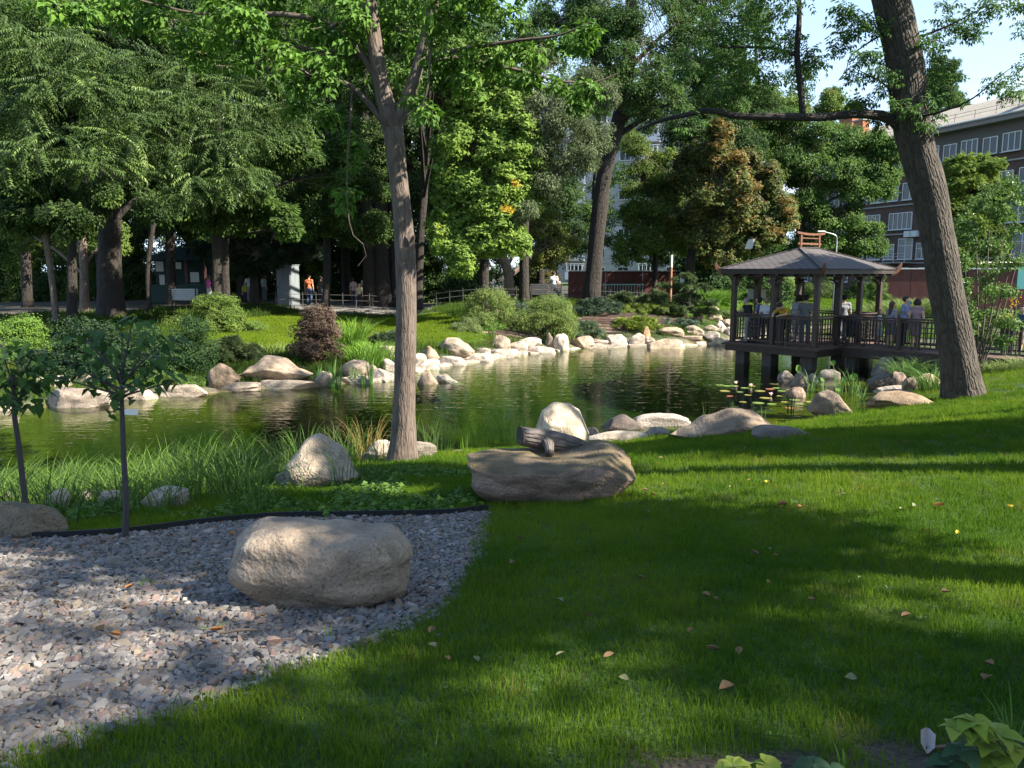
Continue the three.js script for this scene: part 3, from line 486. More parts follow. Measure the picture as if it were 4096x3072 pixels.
{
  const pv = thing('pavilion', 'dark timber garden pavilion with a grey hipped shingle roof standing in the pond', 'pavilion', pavilionAt, PTURN);
  const P = (n, g, m = timber, par = pv) => part(n, g, m, par);
  const PH = 2.36;
  const posts = [[-HX, HZ], [-HX / 3, HZ], [HX / 3, HZ], [HX, HZ], [-HX, 0], [-HX, -HZ], [-HX / 3, -HZ], [HX / 3, -HZ], [HX, -HZ], [HX, 0]];
  const postG = rbox(0.17, PH, 0.17, 0.012, 0, PH / 2, 0), capG = merge([box(0.23, 0.06, 0.23, 0, PH - 0.03, 0), box(0.3, 0.05, 0.3, 0, PH + 0.028, 0)]);
  const brShape = new THREE.Shape(); brShape.moveTo(0, 0); brShape.quadraticCurveTo(0.02, 0.24, 0.28, 0.27); brShape.lineTo(0.28, 0.3); brShape.lineTo(0, 0.3);
  const brG = new THREE.ExtrudeGeometry(brShape, { depth: 0.07, bevelEnabled: false }).translate(0.083, PH - 0.36, -0.035);
  for (const [x, z] of posts) { const o = P('post', postG); o.position.set(x, 0, z); P('post_cap', capG, timber, o);
    for (const [a, ok] of [[0, x < HX - 0.1], [Math.PI, x > -HX + 0.1]]) if (ok && Math.abs(z) > 1) P('bracket', brG, timber, o).rotation.y = a;
    for (const [a, ok] of [[Math.PI / 2, z > -HZ + 0.1], [-Math.PI / 2, z < HZ - 0.1]]) if (ok && Math.abs(x) > 2) P('bracket', brG, timber, o).rotation.y = a; }
  // ring beam, eaves
  const yb = PH + 0.055;
  for (const z of [-HZ, HZ]) P('ring_beam', rbox(2 * HX + 0.5, 0.16, 0.15, 0.01, 0, yb + 0.08, z));
  for (const x of [-HX, HX]) P('ring_beam', rbox(0.15, 0.16, 2 * HZ - 0.16, 0.01, x, yb + 0.08, 0));
  const OH = 0.36, EX = HX + OH, EZ = HZ + OH, ey = yb + 0.17, ry = ey + 0.84, RL = HX - HZ;
  for (const z of [-EZ, EZ]) P('fascia', box(2 * EX, 0.15, 0.045, 0, ey, z), timberDark);
  for (const x of [-EX, EX]) P('fascia', box(0.045, 0.15, 2 * EZ - 0.05, x, ey, 0), timberDark);
  P('soffit', box(2 * EX - 0.06, 0.03, 2 * EZ - 0.06, 0, ey - 0.03, 0), timberDark);
  const slope = (p, w) => {                                     // a roof plane as a thick slab with shingle uv
    const g = new THREE.BufferGeometry(), n = p[1].clone().sub(p[0]).cross(p[p.length - 1].clone().sub(p[0])).normalize(), a = p[1].clone().sub(p[0]).normalize(), b = n.clone().cross(a), pos = [], uv = [], idx = [], T2 = 0.035;
    const K = p.length; for (const k of [0, 1]) p.forEach((q) => { const r = q.clone().addScaledVector(n, k ? 0 : T2); pos.push(r.x, r.y, r.z); const d = q.clone().sub(p[0]); uv.push(d.dot(a) / 2.4, d.dot(b) / 2.4); });
    for (let i = 1; i < K - 1; i++) { idx.push(0, i, i + 1); idx.push(K, K + i + 1, K + i); }
    for (let i = 0; i < K; i++) { const j = (i + 1) % K; idx.push(i, K + i, j, j, K + i, K + j); }
    g.setAttribute('position', new THREE.Float32BufferAttribute(pos, 3)); g.setAttribute('uv', new THREE.Float32BufferAttribute(uv, 2)); g.setIndex(idx); const f = g.toNonIndexed(); f.computeVertexNormals(); return f;
  };
  const e = 0.06, ye = ey + 0.078, A = V(-EX - e, ye, EZ + e), B = V(EX + e, ye, EZ + e), Cc = V(EX + e, ye, -EZ - e), Dd = V(-EX - e, ye, -EZ - e), R1 = V(-RL, ry, 0), R2 = V(RL, ry, 0);
  P('roof_slope', slope([A, B, R2, R1]), shingles); P('roof_slope', slope([B, Cc, R2]), shingles); P('roof_slope', slope([Cc, Dd, R1, R2]), shingles); P('roof_slope', slope([Dd, A, R1]), shingles);
  for (const [a, b] of [[A, R1], [Dd, R1], [B, R2], [Cc, R2], [R1, R2]]) { const l = a.clone().lerp(b, 0), q = V(0, 0.043, 0); P('hip_cap', beam(l.clone().add(q), b.clone().add(q), 0.2, 0.03), shingles); }
  // rafters under the eaves
  for (let x = -2.4; x <= 2.41; x += 0.6) for (const s of [-1, 1]) P('rafter', box(0.07, 0.09, OH - 0.06, x, ey - 0.092, s * (HZ + OH / 2 + 0.03)), timber);
  for (let z = -1.5; z <= 1.51; z += 0.6) for (const s of [-1, 1]) P('rafter', box(OH - 0.06, 0.09, 0.07, s * (HX + OH / 2 + 0.03), ey - 0.092, z), timber);
  // upturned corner horns
  const hs = new THREE.Shape(); hs.moveTo(-0.25, -0.1); hs.lineTo(-0.25, 0.08); hs.quadraticCurveTo(0.08, 0.09, 0.2, 0.4); hs.quadraticCurveTo(0.27, 0.36, 0.26, 0.28); hs.quadraticCurveTo(0.2, -0.06, -0.05, -0.16);
  const hg = new THREE.ExtrudeGeometry(hs, { depth: 0.07, bevelEnabled: true, bevelSize: 0.006, bevelThickness: 0.006, bevelSegments: 1 }).translate(0, 0, -0.035).scale(0.8, 0.8, 0.8);
  [[-EX, EZ, Math.atan2(-1, -1)], [EX, EZ, Math.atan2(-1, 1)], [EX, -EZ, Math.atan2(1, 1)], [-EX, -EZ, Math.atan2(1, -1)]].forEach(([x, z, a]) => { const o = P('corner_horn', hg, timberRed); o.position.set(x * 1.01, ey + 0.02, z * 1.01); o.rotation.y = a; });
  // gate-shaped ornament on the ridge
  const or = new THREE.Group(); or.scale.set(1.12, 0.78, 1); or.name = 'ridge_ornament'; or.position.set(0, ry + 0.02, 0); pv.add(or);
  for (const s of [-1, 1]) P('ornament_post', rbox(0.09, 0.62, 0.09, 0.01, s * 0.56, 0.31, 0), timberRed, or);
  P('ornament_rail', rbox(1.42, 0.09, 0.05, 0.008, 0, 0.2, 0), timberRed, or); P('ornament_rail', rbox(1.2, 0.05, 0.05, 0.008, 0, 0.46, 0), timberRed, or);
  const ts = new THREE.Shape(); ts.moveTo(-0.86, 0.1); ts.quadraticCurveTo(0, -0.03, 0.86, 0.1); ts.lineTo(0.84, 0); ts.quadraticCurveTo(0, -0.13, -0.84, 0);
  P('ornament_lintel', new THREE.ExtrudeGeometry(ts, { depth: 0.13, bevelEnabled: false }).translate(0, 0.66, -0.065), timberRed, or);
  // deck
  for (let i = 0, n = 26; i < n; i++) { const z = -HZ - 0.22 + (i + 0.5) * (2 * HZ + 0.44) / n; P('plank', box(2 * HX + 0.44, 0.035, (2 * HZ + 0.44) / n - 0.008, 0, -0.018, z), planks[i % 3]); }
  for (const s of [-1, 1]) { P('deck_fascia', box(2 * HX + 0.36, 0.27, 0.05, 0, -0.172, s * (HZ + 0.17)), timberDark); P('deck_fascia', box(0.05, 0.27, 2 * HZ + 0.28, s * (HX + 0.17), -0.172, 0), timberDark); }
  for (const s of [-1, 1]) { P('deck_lip', box(2 * HX + 0.6, 0.05, 0.1, 0, -0.06, s * (HZ + 0.25)), timber); P('deck_lip', box(0.1, 0.05, 2 * HZ + 0.4, s * (HX + 0.25), -0.06, 0), timber); }
  for (let x = -1.8; x <= 1.9; x += 1.2) P('joist', box(0.12, 0.2, 2 * HZ + 0.2, x, -0.14, 0), timberDark);
  for (const [x, z] of [[-HX + 0.25, HZ - 0.3], [-HX + 0.2, -0.2], [-HX + 0.25, -HZ + 0.3], [0, HZ - 0.3], [0, -HZ + 0.3], [HX - 0.3, HZ - 0.3], [HX - 0.3, -HZ + 0.3]]) P('pile', rbox(0.38, 2.0, 0.38, 0.02, x, -1.3, z), std(C(0.075, 0.065, 0.06), 0.9, { map: T.plaster }));
  pavilionRails(P, pv);
  // notices hung inside
  P('notice_board', box(0.32, 0.34, 0.02, -0.5, 1.75, -HZ + 0.13), std(C(0.5, 0.46, 0.36), 0.8)); P('notice_board', box(0.36, 0.36, 0.02, -1.35, 1.75, -HZ + 0.13), std(C(0.4, 0.4, 0.38), 0.8));
}
function railBay(P, par, a, b, post0, lattice = true) {          // a, b: x-z ends between posts
  const A = V(a[0], 0, a[1]), B = V(b[0], 0, b[1]), d = B.clone().sub(A), L = d.length(); d.normalize();
  const g = new THREE.Group(); g.name = numbered('railing'); g.position.copy(A); g.rotation.y = Math.atan2(-d.z, d.x); par.add(g);
  const Q = (n, geo, m = timber) => part(n, geo, m, g);
  Q('handrail', rbox(L, 0.055, 0.13, 0.012, L / 2, 1.05, 0)); Q('rail', box(L, 0.06, 0.05, L / 2, 0.965, 0)); Q('rail', box(L, 0.06, 0.05, L / 2, 0.12, 0));
  const n = Math.round(L / 0.115), bal = balG, c = L / 2, lw = lattice ? 0.26 : 0;
  for (let i = 1; i < n; i++) { const x = i * L / n; if (Math.abs(x - c) < lw) continue; Q('baluster', bal, timberDark).position.x = x; }
  if (lattice) { for (const x of [-0.26, -0.09, 0.09, 0.26]) Q('lattice_bar', box(0.03, 0.79, 0.03, c + x, 0.545, 0), timberDark); for (const y of [0.3, 0.46, 0.62, 0.78]) Q('lattice_bar', box(0.5, 0.03, 0.036, c, y, 0), timberDark); }
}
var balG = box(0.032, 0.79, 0.032, 0, 0.545, 0);
function pavilionRails(P, pv) {
  balG = box(0.032, 0.79, 0.032, 0, 0.545, 0);
  const q = 0.09, t = HX / 3;
  for (const [a, b] of [[[-HX + q, HZ], [-t - q, HZ]], [[t + q, HZ], [HX - q, HZ]], [[-HX, HZ - q], [-HX, q]], [[-HX, -q], [-HX, -HZ + q]], [[-HX + q, -HZ], [-t - q, -HZ]], [[-t + q, -HZ], [t - q, -HZ]], [[t + q, -HZ], [HX - q, -HZ]], [[HX, -HZ + q], [HX, -q]], [[HX, q], [HX, HZ - q]]]) railBay(P, pv, a, b);
}
{
  const L = 6.6, W2 = HX / 3, br = thing('footbridge', 'dark timber footbridge with baluster railings from the pavilion to the right bank', 'bridge', pavToWorld(0, 0, HZ + 0.31), PTURN);
  const P = (n, g, m = timber) => part(n, g, m, br), n = 48;
  for (let i = 0; i < n; i++) P('plank', box(2 * W2 + 0.3, 0.035, L / n - 0.008, 0, -0.018, (i + 0.5) * L / n), planks[(i * 7) % 3]);
  for (const s of [-1, 1]) {
    P('side_beam', box(0.06, 0.3, L, s * (W2 + 0.13), -0.19, L / 2), timberDark);
    for (const z of [1.85, 3.75, 5.65]) P('post', rbox(0.11, 1.1, 0.11, 0.01, s * W2, 0.55, z));
    for (const [a, b] of [[-0.2, 1.79], [1.91, 3.69], [3.81, 5.59]]) railBay(P, br, [s * W2, a], [s * W2, b]);
  }
  for (const z of [0.2, 3.2]) for (const s of [-0.5, 0.5]) P('pile', rbox(0.34, 2.0, 0.34, 0.02, s, -1.32, z), std(C(0.075, 0.065, 0.06), 0.9, { map: T.plaster }));
}
// ---------------------------------------------------------------- leaves, sprigs, crowns
function leafGeo(l, w, fold = 0.25, droop = 0.15) {             // one leaf along +x: two folded halves, four triangles
  const p = [0, 0, 0, l * 0.45, fold * w, w / 2, l * 0.5, 0, 0, l * 0.45, fold * w, -w / 2, l, -droop * l, 0], g = new THREE.BufferGeometry();
  g.setAttribute('position', new THREE.Float32BufferAttribute(p, 3)); g.setIndex([0, 1, 2, 2, 1, 4, 0, 2, 3, 2, 4, 3]); return g;
}
function lobedGeo(s) {                                          // maple-like leaf, five points
  const p = [0, 0, 0], idx = [], a = [-2.3, -1.45, -0.95, -0.5, 0, 0.5, 0.95, 1.45, 2.3], r = [0.35, 0.8, 0.5, 0.55, 1.05, 0.55, 0.5, 0.8, 0.35];
  a.forEach((t, i) => p.push(Math.cos(t) * r[i] * s + s * 0.15, -0.12 * r[i] * s, Math.sin(t) * r[i] * s)); for (let i = 0; i < 8; i++) idx.push(0, i + 2, i + 1);
  const g = new THREE.BufferGeometry(); g.setAttribute('position', new THREE.Float32BufferAttribute(p, 3)); g.setIndex(idx); return g;
}
const fin = (l) => { const m0 = merge(l), g = m0.index ? m0.toNonIndexed() : m0; g.computeVertexNormals(); return g; };
const turned = (g, x, y, z, px = 0, py = 0, pz = 0) => g.clone().applyMatrix4(new THREE.Matrix4().compose(V(px, py, pz), new THREE.Quaternion().setFromEuler(new THREE.Euler(x, y, z, 'YXZ')), V(1, 1, 1)));
const SPRIG = {
  pinnate(seed, L, n, lw, ll) {                                 // long compound leaf, drooping
    const R = RNG(seed), out = [], one = leafGeo(ll, lw, 0.2, 0.3);
    for (let i = 0; i < n; i++) { const t = (i + 1) / n, x = L * t, y = -L * 0.35 * t * t; for (const s of [-1, 1]) out.push(turned(one, (R() - 0.5) * 0.5, s * (1.25 - 0.25 * t) + (R() - 0.5) * 0.2, -0.25 - 0.3 * R(), x, y, 0)); }
    out.push(turned(one, 0, 0, -0.7, L, -L * 0.35, 0)); return fin(out);
  },
  frond(seed, k, L, n, lw, ll) { const R = RNG(seed), out = [], one = SPRIG.pinnate(seed + 1, L, n, lw, ll); one.deleteAttribute('normal'); for (let i = 0; i < k; i++) out.push(turned(one, (R() - 0.5) * 0.6, i / k * 6.283 + R() * 0.6, 0.35 - 0.5 * R(), 0, -0.05 * R(), 0)); return fin(out); },
  spray(seed, n, r, l, w, flat = 0.6, lobed = false) {          // a spray of n simple leaves round a short twig
    const R = RNG(seed), out = [], one = lobed ? lobedGeo(l * 0.6) : leafGeo(l, w);
    for (let i = 0; i < n; i++) { const a = R() * 6.283, q = r * Math.sqrt(R()), y = (R() - 0.5) * r * flat; out.push(turned(one, (R() - 0.5) * 1.1, a + (R() - 0.5), -0.2 - 0.8 * R(), Math.cos(a) * q, y, -Math.sin(a) * q)); }
    return fin(out);
  },
  needles(seed, n, r, l, w) { const R = RNG(seed), out = [], one = leafGeo(l, w, 0, 0); for (let i = 0; i < n; i++) { const t = R(); out.push(turned(one, 0, (R() - 0.5) * 2.4, (R() - 0.3) * 1.5, t * r - r / 2, (R() - 0.5) * 0.1 * r, (R() - 0.5) * 0.3 * r)); } return fin(out); },
};
const gloss = { specularIntensity: 0.5, clearcoat: 0.22, clearcoatRoughness: 0.3 };
const LM = { leaf: leafMat(1, 1, 1, { clearcoat: 0.12, clearcoatRoughness: 0.45 }), shiny: leafMat(1, 1, 1, { ...gloss, transmission: 0.3 }), needle: leafMat(1, 1, 1, { transmission: 0.1 }) };
// clumps: [px, py, rx, ry, depth, weight]: where foliage masses stand in the photograph, with their distance
const S = {
  ail: SPRIG.pinnate(21, 0.72, 11, 0.042, 0.15), loc: SPRIG.frond(22, 6, 0.26, 8, 0.035, 0.075), ash: SPRIG.frond(24, 3, 0.19, 3, 0.036, 0.095),
  elm: SPRIG.spray(31, 26, 0.32, 0.12, 0.075), elmS: SPRIG.spray(32, 22, 0.22, 0.085, 0.055), maple: SPRIG.spray(33, 20, 0.34, 0.17, 0.17, 0.6, true), wil: SPRIG.spray(34, 30, 0.34, 0.14, 0.04), far: SPRIG.spray(35, 30, 0.6, 0.22, 0.14), yew: SPRIG.needles(36, 46, 0.5, 0.16, 0.022), jun: SPRIG.needles(37, 40, 0.26, 0.09, 0.012), big: SPRIG.spray(38, 7, 0.13, 0.115, 0.062), round: SPRIG.spray(39, 9, 0.14, 0.075, 0.068),
};
function clumps(list, R, per) {                                  // sub-clumps near each mass's surface, each a flattened cloud
  const out = [];
  for (const [px, py, rx, ry, D, w = 1] of list) {
    const c = at(px, py, D), ax = rx / FOC * D, ay = ry / FOC * D, az = Math.max(ax, ay) * 0.8, n = Math.max(2, Math.round(per * w));
    for (let i = 0; i < n; i++) {
      const d = V(R() - 0.5, R() - 0.5, R() - 0.5).normalize(), q = Math.cbrt(0.12 + 0.88 * R());
      out.push({ c: V(c.x + d.x * ax * q, c.y + d.y * ay * q, c.z + d.z * az * q), r: (0.16 + 0.26 * R()) * Math.min(ax, ay * 1.6), from: c, o: d });
    }
  }
  return out;
}
function crown(parent, cl, sprig, mat, each, colA, colB, seed, o = {}) {
  const R = RNG(seed), ms = [], cs = [];
  for (const k of cl) {
    const tone = clamp(0.5 + (R() - 0.5) * 0.9, 0, 1);
    for (let i = 0; i < each; i++) {
      const d = V(R() - 0.5, R() - 0.5, R() - 0.5).normalize(), q = Math.cbrt(R()) * k.r;
      const p = V(k.c.x + d.x * q, k.c.y + d.y * q * (o.flat ?? 0.85), k.c.z + d.z * q);
      const hdg = Math.atan2(-(d.z + k.o.z * 0.7), d.x + k.o.x * 0.7) + (R() - 0.5) * 1.6, s = (o.size ?? 1) * (0.7 + 0.6 * R());
      const e = new THREE.Quaternion().setFromEuler(new THREE.Euler((R() - 0.5) * (o.tilt ?? 1.5), hdg, (o.droop ?? -0.25) + (R() - 0.5) * (o.tilt ?? 1.5), 'YXZ'));
      if (o.flecks && o.flecks(p)) continue;
      ms.push(new THREE.Matrix4().compose(p, e, V(s, s, s)));
      const c = mix(colA, colB, clamp(tone * 0.6 + R() * 0.4, 0, 1)); if (o.spice && R() < o.spice[1]) c.lerp(o.spice[0], 0.5 + 0.5 * R()); cs.push(c);
    }
  }
  return instanced(o.name ?? 'crown', sprig, mat, ms, cs, parent);
}
const barkDark = std(C(0.036, 0.029, 0.024), 0.92, { map: T.bark, bumpMap: T.barkBump, bumpScale: 0.05 });
const barkMid = std(C(0.19, 0.145, 0.115), 0.92, { map: T.bark, bumpMap: T.barkBump, bumpScale: 0.03 });
const barkGrey = std(C(0.135, 0.104, 0.085), 0.92, { map: T.bark, bumpMap: T.barkBump, bumpScale: 0.02 });
const twigMat = std(C(0.11, 0.085, 0.065), 0.9);
// a tree: trunk through picture points at its distance, crown clumps, limbs from the trunk to the clumps
let treeSeed = 500;
function tree(name, label, o) {
  const R = RNG(treeSeed++), base = ground(...o.base); const D = o.depth ?? -base.z, b = o.depth ? onLand(at(o.base[0], o.base[1], D).x, -D) : base; b.y -= 0.08;
  const t = thing(name, label, 'tree', b, 0, o.group), loc = (p) => p.clone().sub(b), pts = [V(0, 0, 0), ...o.trunk.map(([x, y, dd = 0]) => loc(at(x, y, D + dd)))];
  const bark = o.bark ?? barkDark;
  part('trunk', limbGeo(pts, o.rad, 20, 14, o.wob ?? 0.06, o.flare ?? 0.35, treeSeed), bark, t);
  const cl = clumps(o.clumps, R, o.per ?? 12); cl.forEach((k) => { k.c.sub(b); k.from.sub; });
  const curve = new THREE.CatmullRomCurve3(pts), limbs = [];
  for (const [px, py, rx, ry, DD] of o.clumps) {
    if (o.noLimbs) break;
    const c = loc(at(px, py, DD)), lim = clamp((c.y - (Math.hypot(c.x, c.z) * 0.55)) / pts[pts.length - 1].y, 0.3, 0.97), s = curve.getPoint(lim), m = s.clone().lerp(c, 0.5); m.y += (c.y - s.y) * 0.12;
    part('branch', limbGeo([s, m, c], [lerp(o.rad[0], o.rad[o.rad.length - 1], lim) * 0.55, 0.05 + o.rad[0] * 0.08, 0.02], 7, 6, 0.1), bark, t);
    for (const k of cl) if (k.from && k.c.distanceTo(c) < 0.1 + 2 * Math.max(rx, ry) / FOC * DD && R() < 0.5) limbs.push(bar(m.clone().lerp(c, R()), k.c, 0.022, 0.008, 4));
  }
  if (limbs.length) ofKind(part('twigs', merge(limbs), twigMat, t), 'stuff');
  crown(t, cl, S[o.sprig], o.mat ?? LM.leaf, o.each ?? 22, o.a, o.b, treeSeed * 3, o.leaf ?? {});
  return t;
}
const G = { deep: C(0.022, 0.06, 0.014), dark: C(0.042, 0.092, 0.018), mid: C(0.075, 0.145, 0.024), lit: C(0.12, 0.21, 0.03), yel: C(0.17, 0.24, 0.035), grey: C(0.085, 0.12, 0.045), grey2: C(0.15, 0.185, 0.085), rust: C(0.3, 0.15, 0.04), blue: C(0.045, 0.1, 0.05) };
{ // the forked tree by the water
  const o = { base: [402, 462], trunk: [[404.5, 400], [406, 330], [406, 270], [402, 210], [397, 165], [393, 128]], rad: [0.215, 0.185, 0.172, 0.165, 0.16, 0.145, 0.16], bark: barkGrey, clumps: [], noLimbs: true, sprig: 'big', each: 1 };
  const R = RNG(77), base = ground(402, 462), D = -base.z; base.y -= 0.06;
  const t = thing('forked_tree', 'young grey-barked tree with a forked trunk at the near water edge', 'tree', base), loc = (x, y, d = 0) => at(x, y, D + d).sub(base);
  part('trunk', limbGeo([V(0, 0, 0), ...o.trunk.map(([x, y]) => loc(x, y))], o.rad, 40, 20, 0.04, 0.5, 3), barkGrey, t);
  part('knot', rockGeo(4242, 0.2, 0.34, 0.22, { detail: 6, e: 2.2, rough: 0.12 }), barkGrey, t).position.copy(loc(409, 249, -0.08));
  const B = (pts, r, n = 'branch') => part(n, limbGeo(pts.map((p) => loc(...p)), r, 14, 8, 0.06, 0, R() * 9), barkGrey, t);
  B([[393, 130], [385, 100], [376, 55], [369, 0], [362, -70]], [0.16, 0.13, 0.12, 0.1, 0.08], 'stem');
  B([[394, 128], [405, 105], [420, 60], [428, 25], [437, -10], [445, -70]], [0.13, 0.1, 0.09, 0.085, 0.075, 0.06], 'stem');
  B([[388, 128], [370, 105], [352, 87], [325, 77], [280, 70], [216, 66]], [0.06, 0.045, 0.04, 0.034, 0.026, 0.012]);
  B([[386, 95], [365, 60], [342, 32], [300, 16], [250, 14], [195, 13], [140, 0, -0.5]], [0.06, 0.05, 0.045, 0.04, 0.03, 0.02, 0.012]);
  B([[427, 57, -0.1], [470, 48, -0.4], [515, 41, -0.6], [560, 35, -0.8], [590, 22, -0.9]], [0.04, 0.034, 0.028, 0.02, 0.008]);
  B([[425, 62, 0.1], [456, 57, 0.3], [490, 64, 0.5], [522, 71, 0.6], [560, 81, 0.7], [595, 82, 0.8], [619, 73, 0.9]], [0.034, 0.03, 0.028, 0.026, 0.02, 0.014, 0.008]);
  B([[434, 0, -0.7], [430, 60, -0.9], [424, 100, -1], [407, 115, -1]], [0.02, 0.018, 0.014, 0.008]);
  B([[352, 88], [350, 130, -0.2], [347, 190, -0.3], [353, 235, -0.3], [368, 250, -0.3], [358, 266, -0.3]], [0.02, 0.014, 0.012, 0.01, 0.008, 0.005]);
  B([[375, 60], [330, 52, 0.5], [270, 44, 0.8], [180, 38, 1], [110, 20, 1]], [0.04, 0.03, 0.025, 0.015, 0.008]);
  const L = [[120, 12, 40, 16], [170, 20, 40, 18], [230, 22, 40, 20], [285, 25, 40, 20], [335, 25, 35, 24], [260, 60, 35, 16], [215, 55, 30, 16], [310, 75, 30, 18], [345, 60, 25, 22], [400, 30, 30, 25], [455, 18, 30, 18], [500, 15, 30, 16], [480, 55, 26, 14], [520, 48, 26, 14], [560, 48, 26, 13], [590, 40, 16, 10], [510, 78, 22, 10], [545, 82, 18, 9], [470, 85, 16, 10], [405, 80, 14, 18], [420, 110, 14, 12], [352, 150, 9, 18], [350, 200, 9, 16], [590, 90, 9, 9], [575, 102, 8, 10], [325, 120, 12, 10], [440, 65, 14, 14], [300, 105, 14, 9], [60, 5, 40, 10], [380, -30, 90, 30], [250, -30, 100, 25], [500, -25, 80, 20]];
  const cl = clumps(L.map((b, i) => [...b, D + Math.sin(i * 2.4) * 1.1, Math.max(0.5, b[2] * b[3] / 420)]), R, 9); cl.forEach((k) => k.c.sub(base));
  const tw = []; for (const k of cl) if (R() < 0.5) tw.push(bar(k.from.clone().sub(base), k.c, 0.012, 0.004, 4));
  ofKind(part('twigs', merge(tw), twigMat, t), 'stuff');
  crown(t, cl, S.big, LM.leaf, 6, C(0.05, 0.13, 0.012), C(0.13, 0.25, 0.025), 41, { flat: 0.7, droop: -0.5, tilt: 1.2 });
}
{ // the leaning ash on the right
  const base = ground(964, 398), D = -base.z; base.y -= 0.1; const R = RNG(78);
  const t = thing('leaning_ash', 'large dark ash tree leaning over the lawn with one long level branch', 'tree', base), loc = (x, y, d = 0) => at(x, y, D + d).sub(base);
  part('trunk', limbGeo([V(0, 0, 0), loc(957, 350), loc(948, 300), loc(940, 250), loc(931, 200), loc(919, 155), loc(911, 122), loc(905, 65), loc(891, 0), loc(878, -60), loc(868, -150, 0.5)], [0.38, 0.36, 0.36, 0.355, 0.36, 0.37, 0.4, 0.365, 0.355, 0.32, 0.25], 60, 28, 0.035, 0.4, 8), std(C(0.07, 0.058, 0.046), 0.92, { map: T.bark, bumpMap: T.barkBump, bumpScale: 0.075 }), t);
  const B = (pts, r, n = 'branch') => part(n, limbGeo(pts.map((p) => loc(...p)), r, 20, 8, 0.07, 0, R() * 9), barkDark, t);
  B([[904, 130], [890, 118], [860, 114, -0.1], [825, 117, -0.2], [803, 117, -0.2], [770, 117, -0.2], [735, 116, -0.1], [709, 110], [690, 114], [660, 121, 0.2], [636, 130, 0.3]], [0.17, 0.115, 0.095, 0.088, 0.085, 0.08, 0.075, 0.068, 0.06, 0.045, 0.025]);
  B([[803, 117, -0.2], [801, 90, -0.2], [797, 56, -0.2], [799, 20, -0.2], [798, -40, -0.2]], [0.075, 0.068, 0.062, 0.05, 0.04]);
  B([[796, 55, -0.2], [775, 49, -0.2], [745, 47, -0.1], [720, 46], [706, 30, 0.1]], [0.045, 0.035, 0.025, 0.018, 0.006]);
  B([[912, 40], [950, 25, -0.3], [975, 12, -0.4], [1000, 0, -0.5]], [0.03, 0.02, 0.012, 0.006]); B([[913, 118], [940, 112, -0.8], [970, 100, -1.2], [1000, 76, -1.4], [1020, 62, -1.5]], [0.03, 0.025, 0.02, 0.012, 0.005]);
  B([[898, 105], [885, 85, -0.4], [868, 75, -0.5], [850, 66, -0.6]], [0.025, 0.02, 0.012, 0.006]); B([[890, 30], [865, 45, -0.3], [850, 58, -0.4], [845, 80, -0.5]], [0.03, 0.02, 0.014, 0.005]);
  B([[895, 20], [880, -30], [840, -60, 1], [780, -80, 2]], [0.12, 0.1, 0.08, 0.03]); B([[870, -100, 0.3], [930, -160, 1], [990, -200, 1.5]], [0.12, 0.09, 0.03]);
  const L = [[705, 25, 24, 20, 1.3], [735, 15, 26, 20, 1.3], [770, 20, 24, 24, 1.4], [800, 40, 16, 22, 1], [815, 55, 14, 12, .8], [760, 60, 22, 14, 1], [720, 65, 22, 14, 1], [690, 55, 18, 16, 1], [745, 85, 24, 12, .8], [715, 95, 16, 10, .5], [700, 130, 16, 10, .3], [770, 80, 14, 10, .5], [850, 18, 16, 14, 1], [870, 28, 12, 10, .8], [845, 40, 12, 10, .7], [868, 52, 12, 8, .6], [885, 60, 10, 8, .5], [855, 72, 12, 8, .7], [875, 80, 14, 10, .8], [890, 92, 10, 9, .7], [905, 104, 10, 8, .5], [868, 100, 12, 9, .6], [885, 122, 12, 8, .5], [850, 128, 12, 7, .3], [920, 78, 10, 8, .6], [945, 75, 14, 10, .8], [925, 95, 12, 10, .6], [950, 95, 12, 9, .5], [935, 40, 12, 10, .6], [950, 25, 16, 12, 1], [970, 30, 14, 9, .8], [982, 12, 14, 10, .8], [930, 52, 10, 8, .5], [1000, 82, 12, 9, .6], [1012, 92, 10, 9, .6], [1022, 70, 8, 8, .4], [1024, 15, 10, 18, 1], [1000, 0, 10, 6, .4], [960, -2, 14, 6, .4], [925, 122, 12, 8, .5], [940, 115, 10, 8, .4], [800, -30, 60, 26, 2.5], [860, -60, 70, 30, 3], [960, -70, 60, 40, 3], [700, -30, 60, 25, 2.5], [900, -160, 140, 60, 7], [760, -140, 100, 50, 6], [1040, -120, 80, 60, 4]];
  const cl = clumps(L.map((b, i) => [b[0], b[1], b[2], b[3], D + (i > 40 ? Math.sin(i) * 1.5 : Math.sin(i * 2.4) * 0.7), i > 15 && i < 42 ? b[4] * 0.75 : b[4]]), R, 8); cl.forEach((k) => k.c.sub(base));
  const tw = []; for (const k of cl) if (R() < 0.7) tw.push(bar(k.from.clone().sub(base), k.c, 0.012, 0.004, 4));
  ofKind(part('twigs', merge(tw), twigMat, t), 'stuff');
  crown(t, cl, S.ash, LM.leaf, 4, C(0.035, 0.09, 0.014), C(0.075, 0.16, 0.022), 42, { flat: 0.7, droop: -0.3 });
}
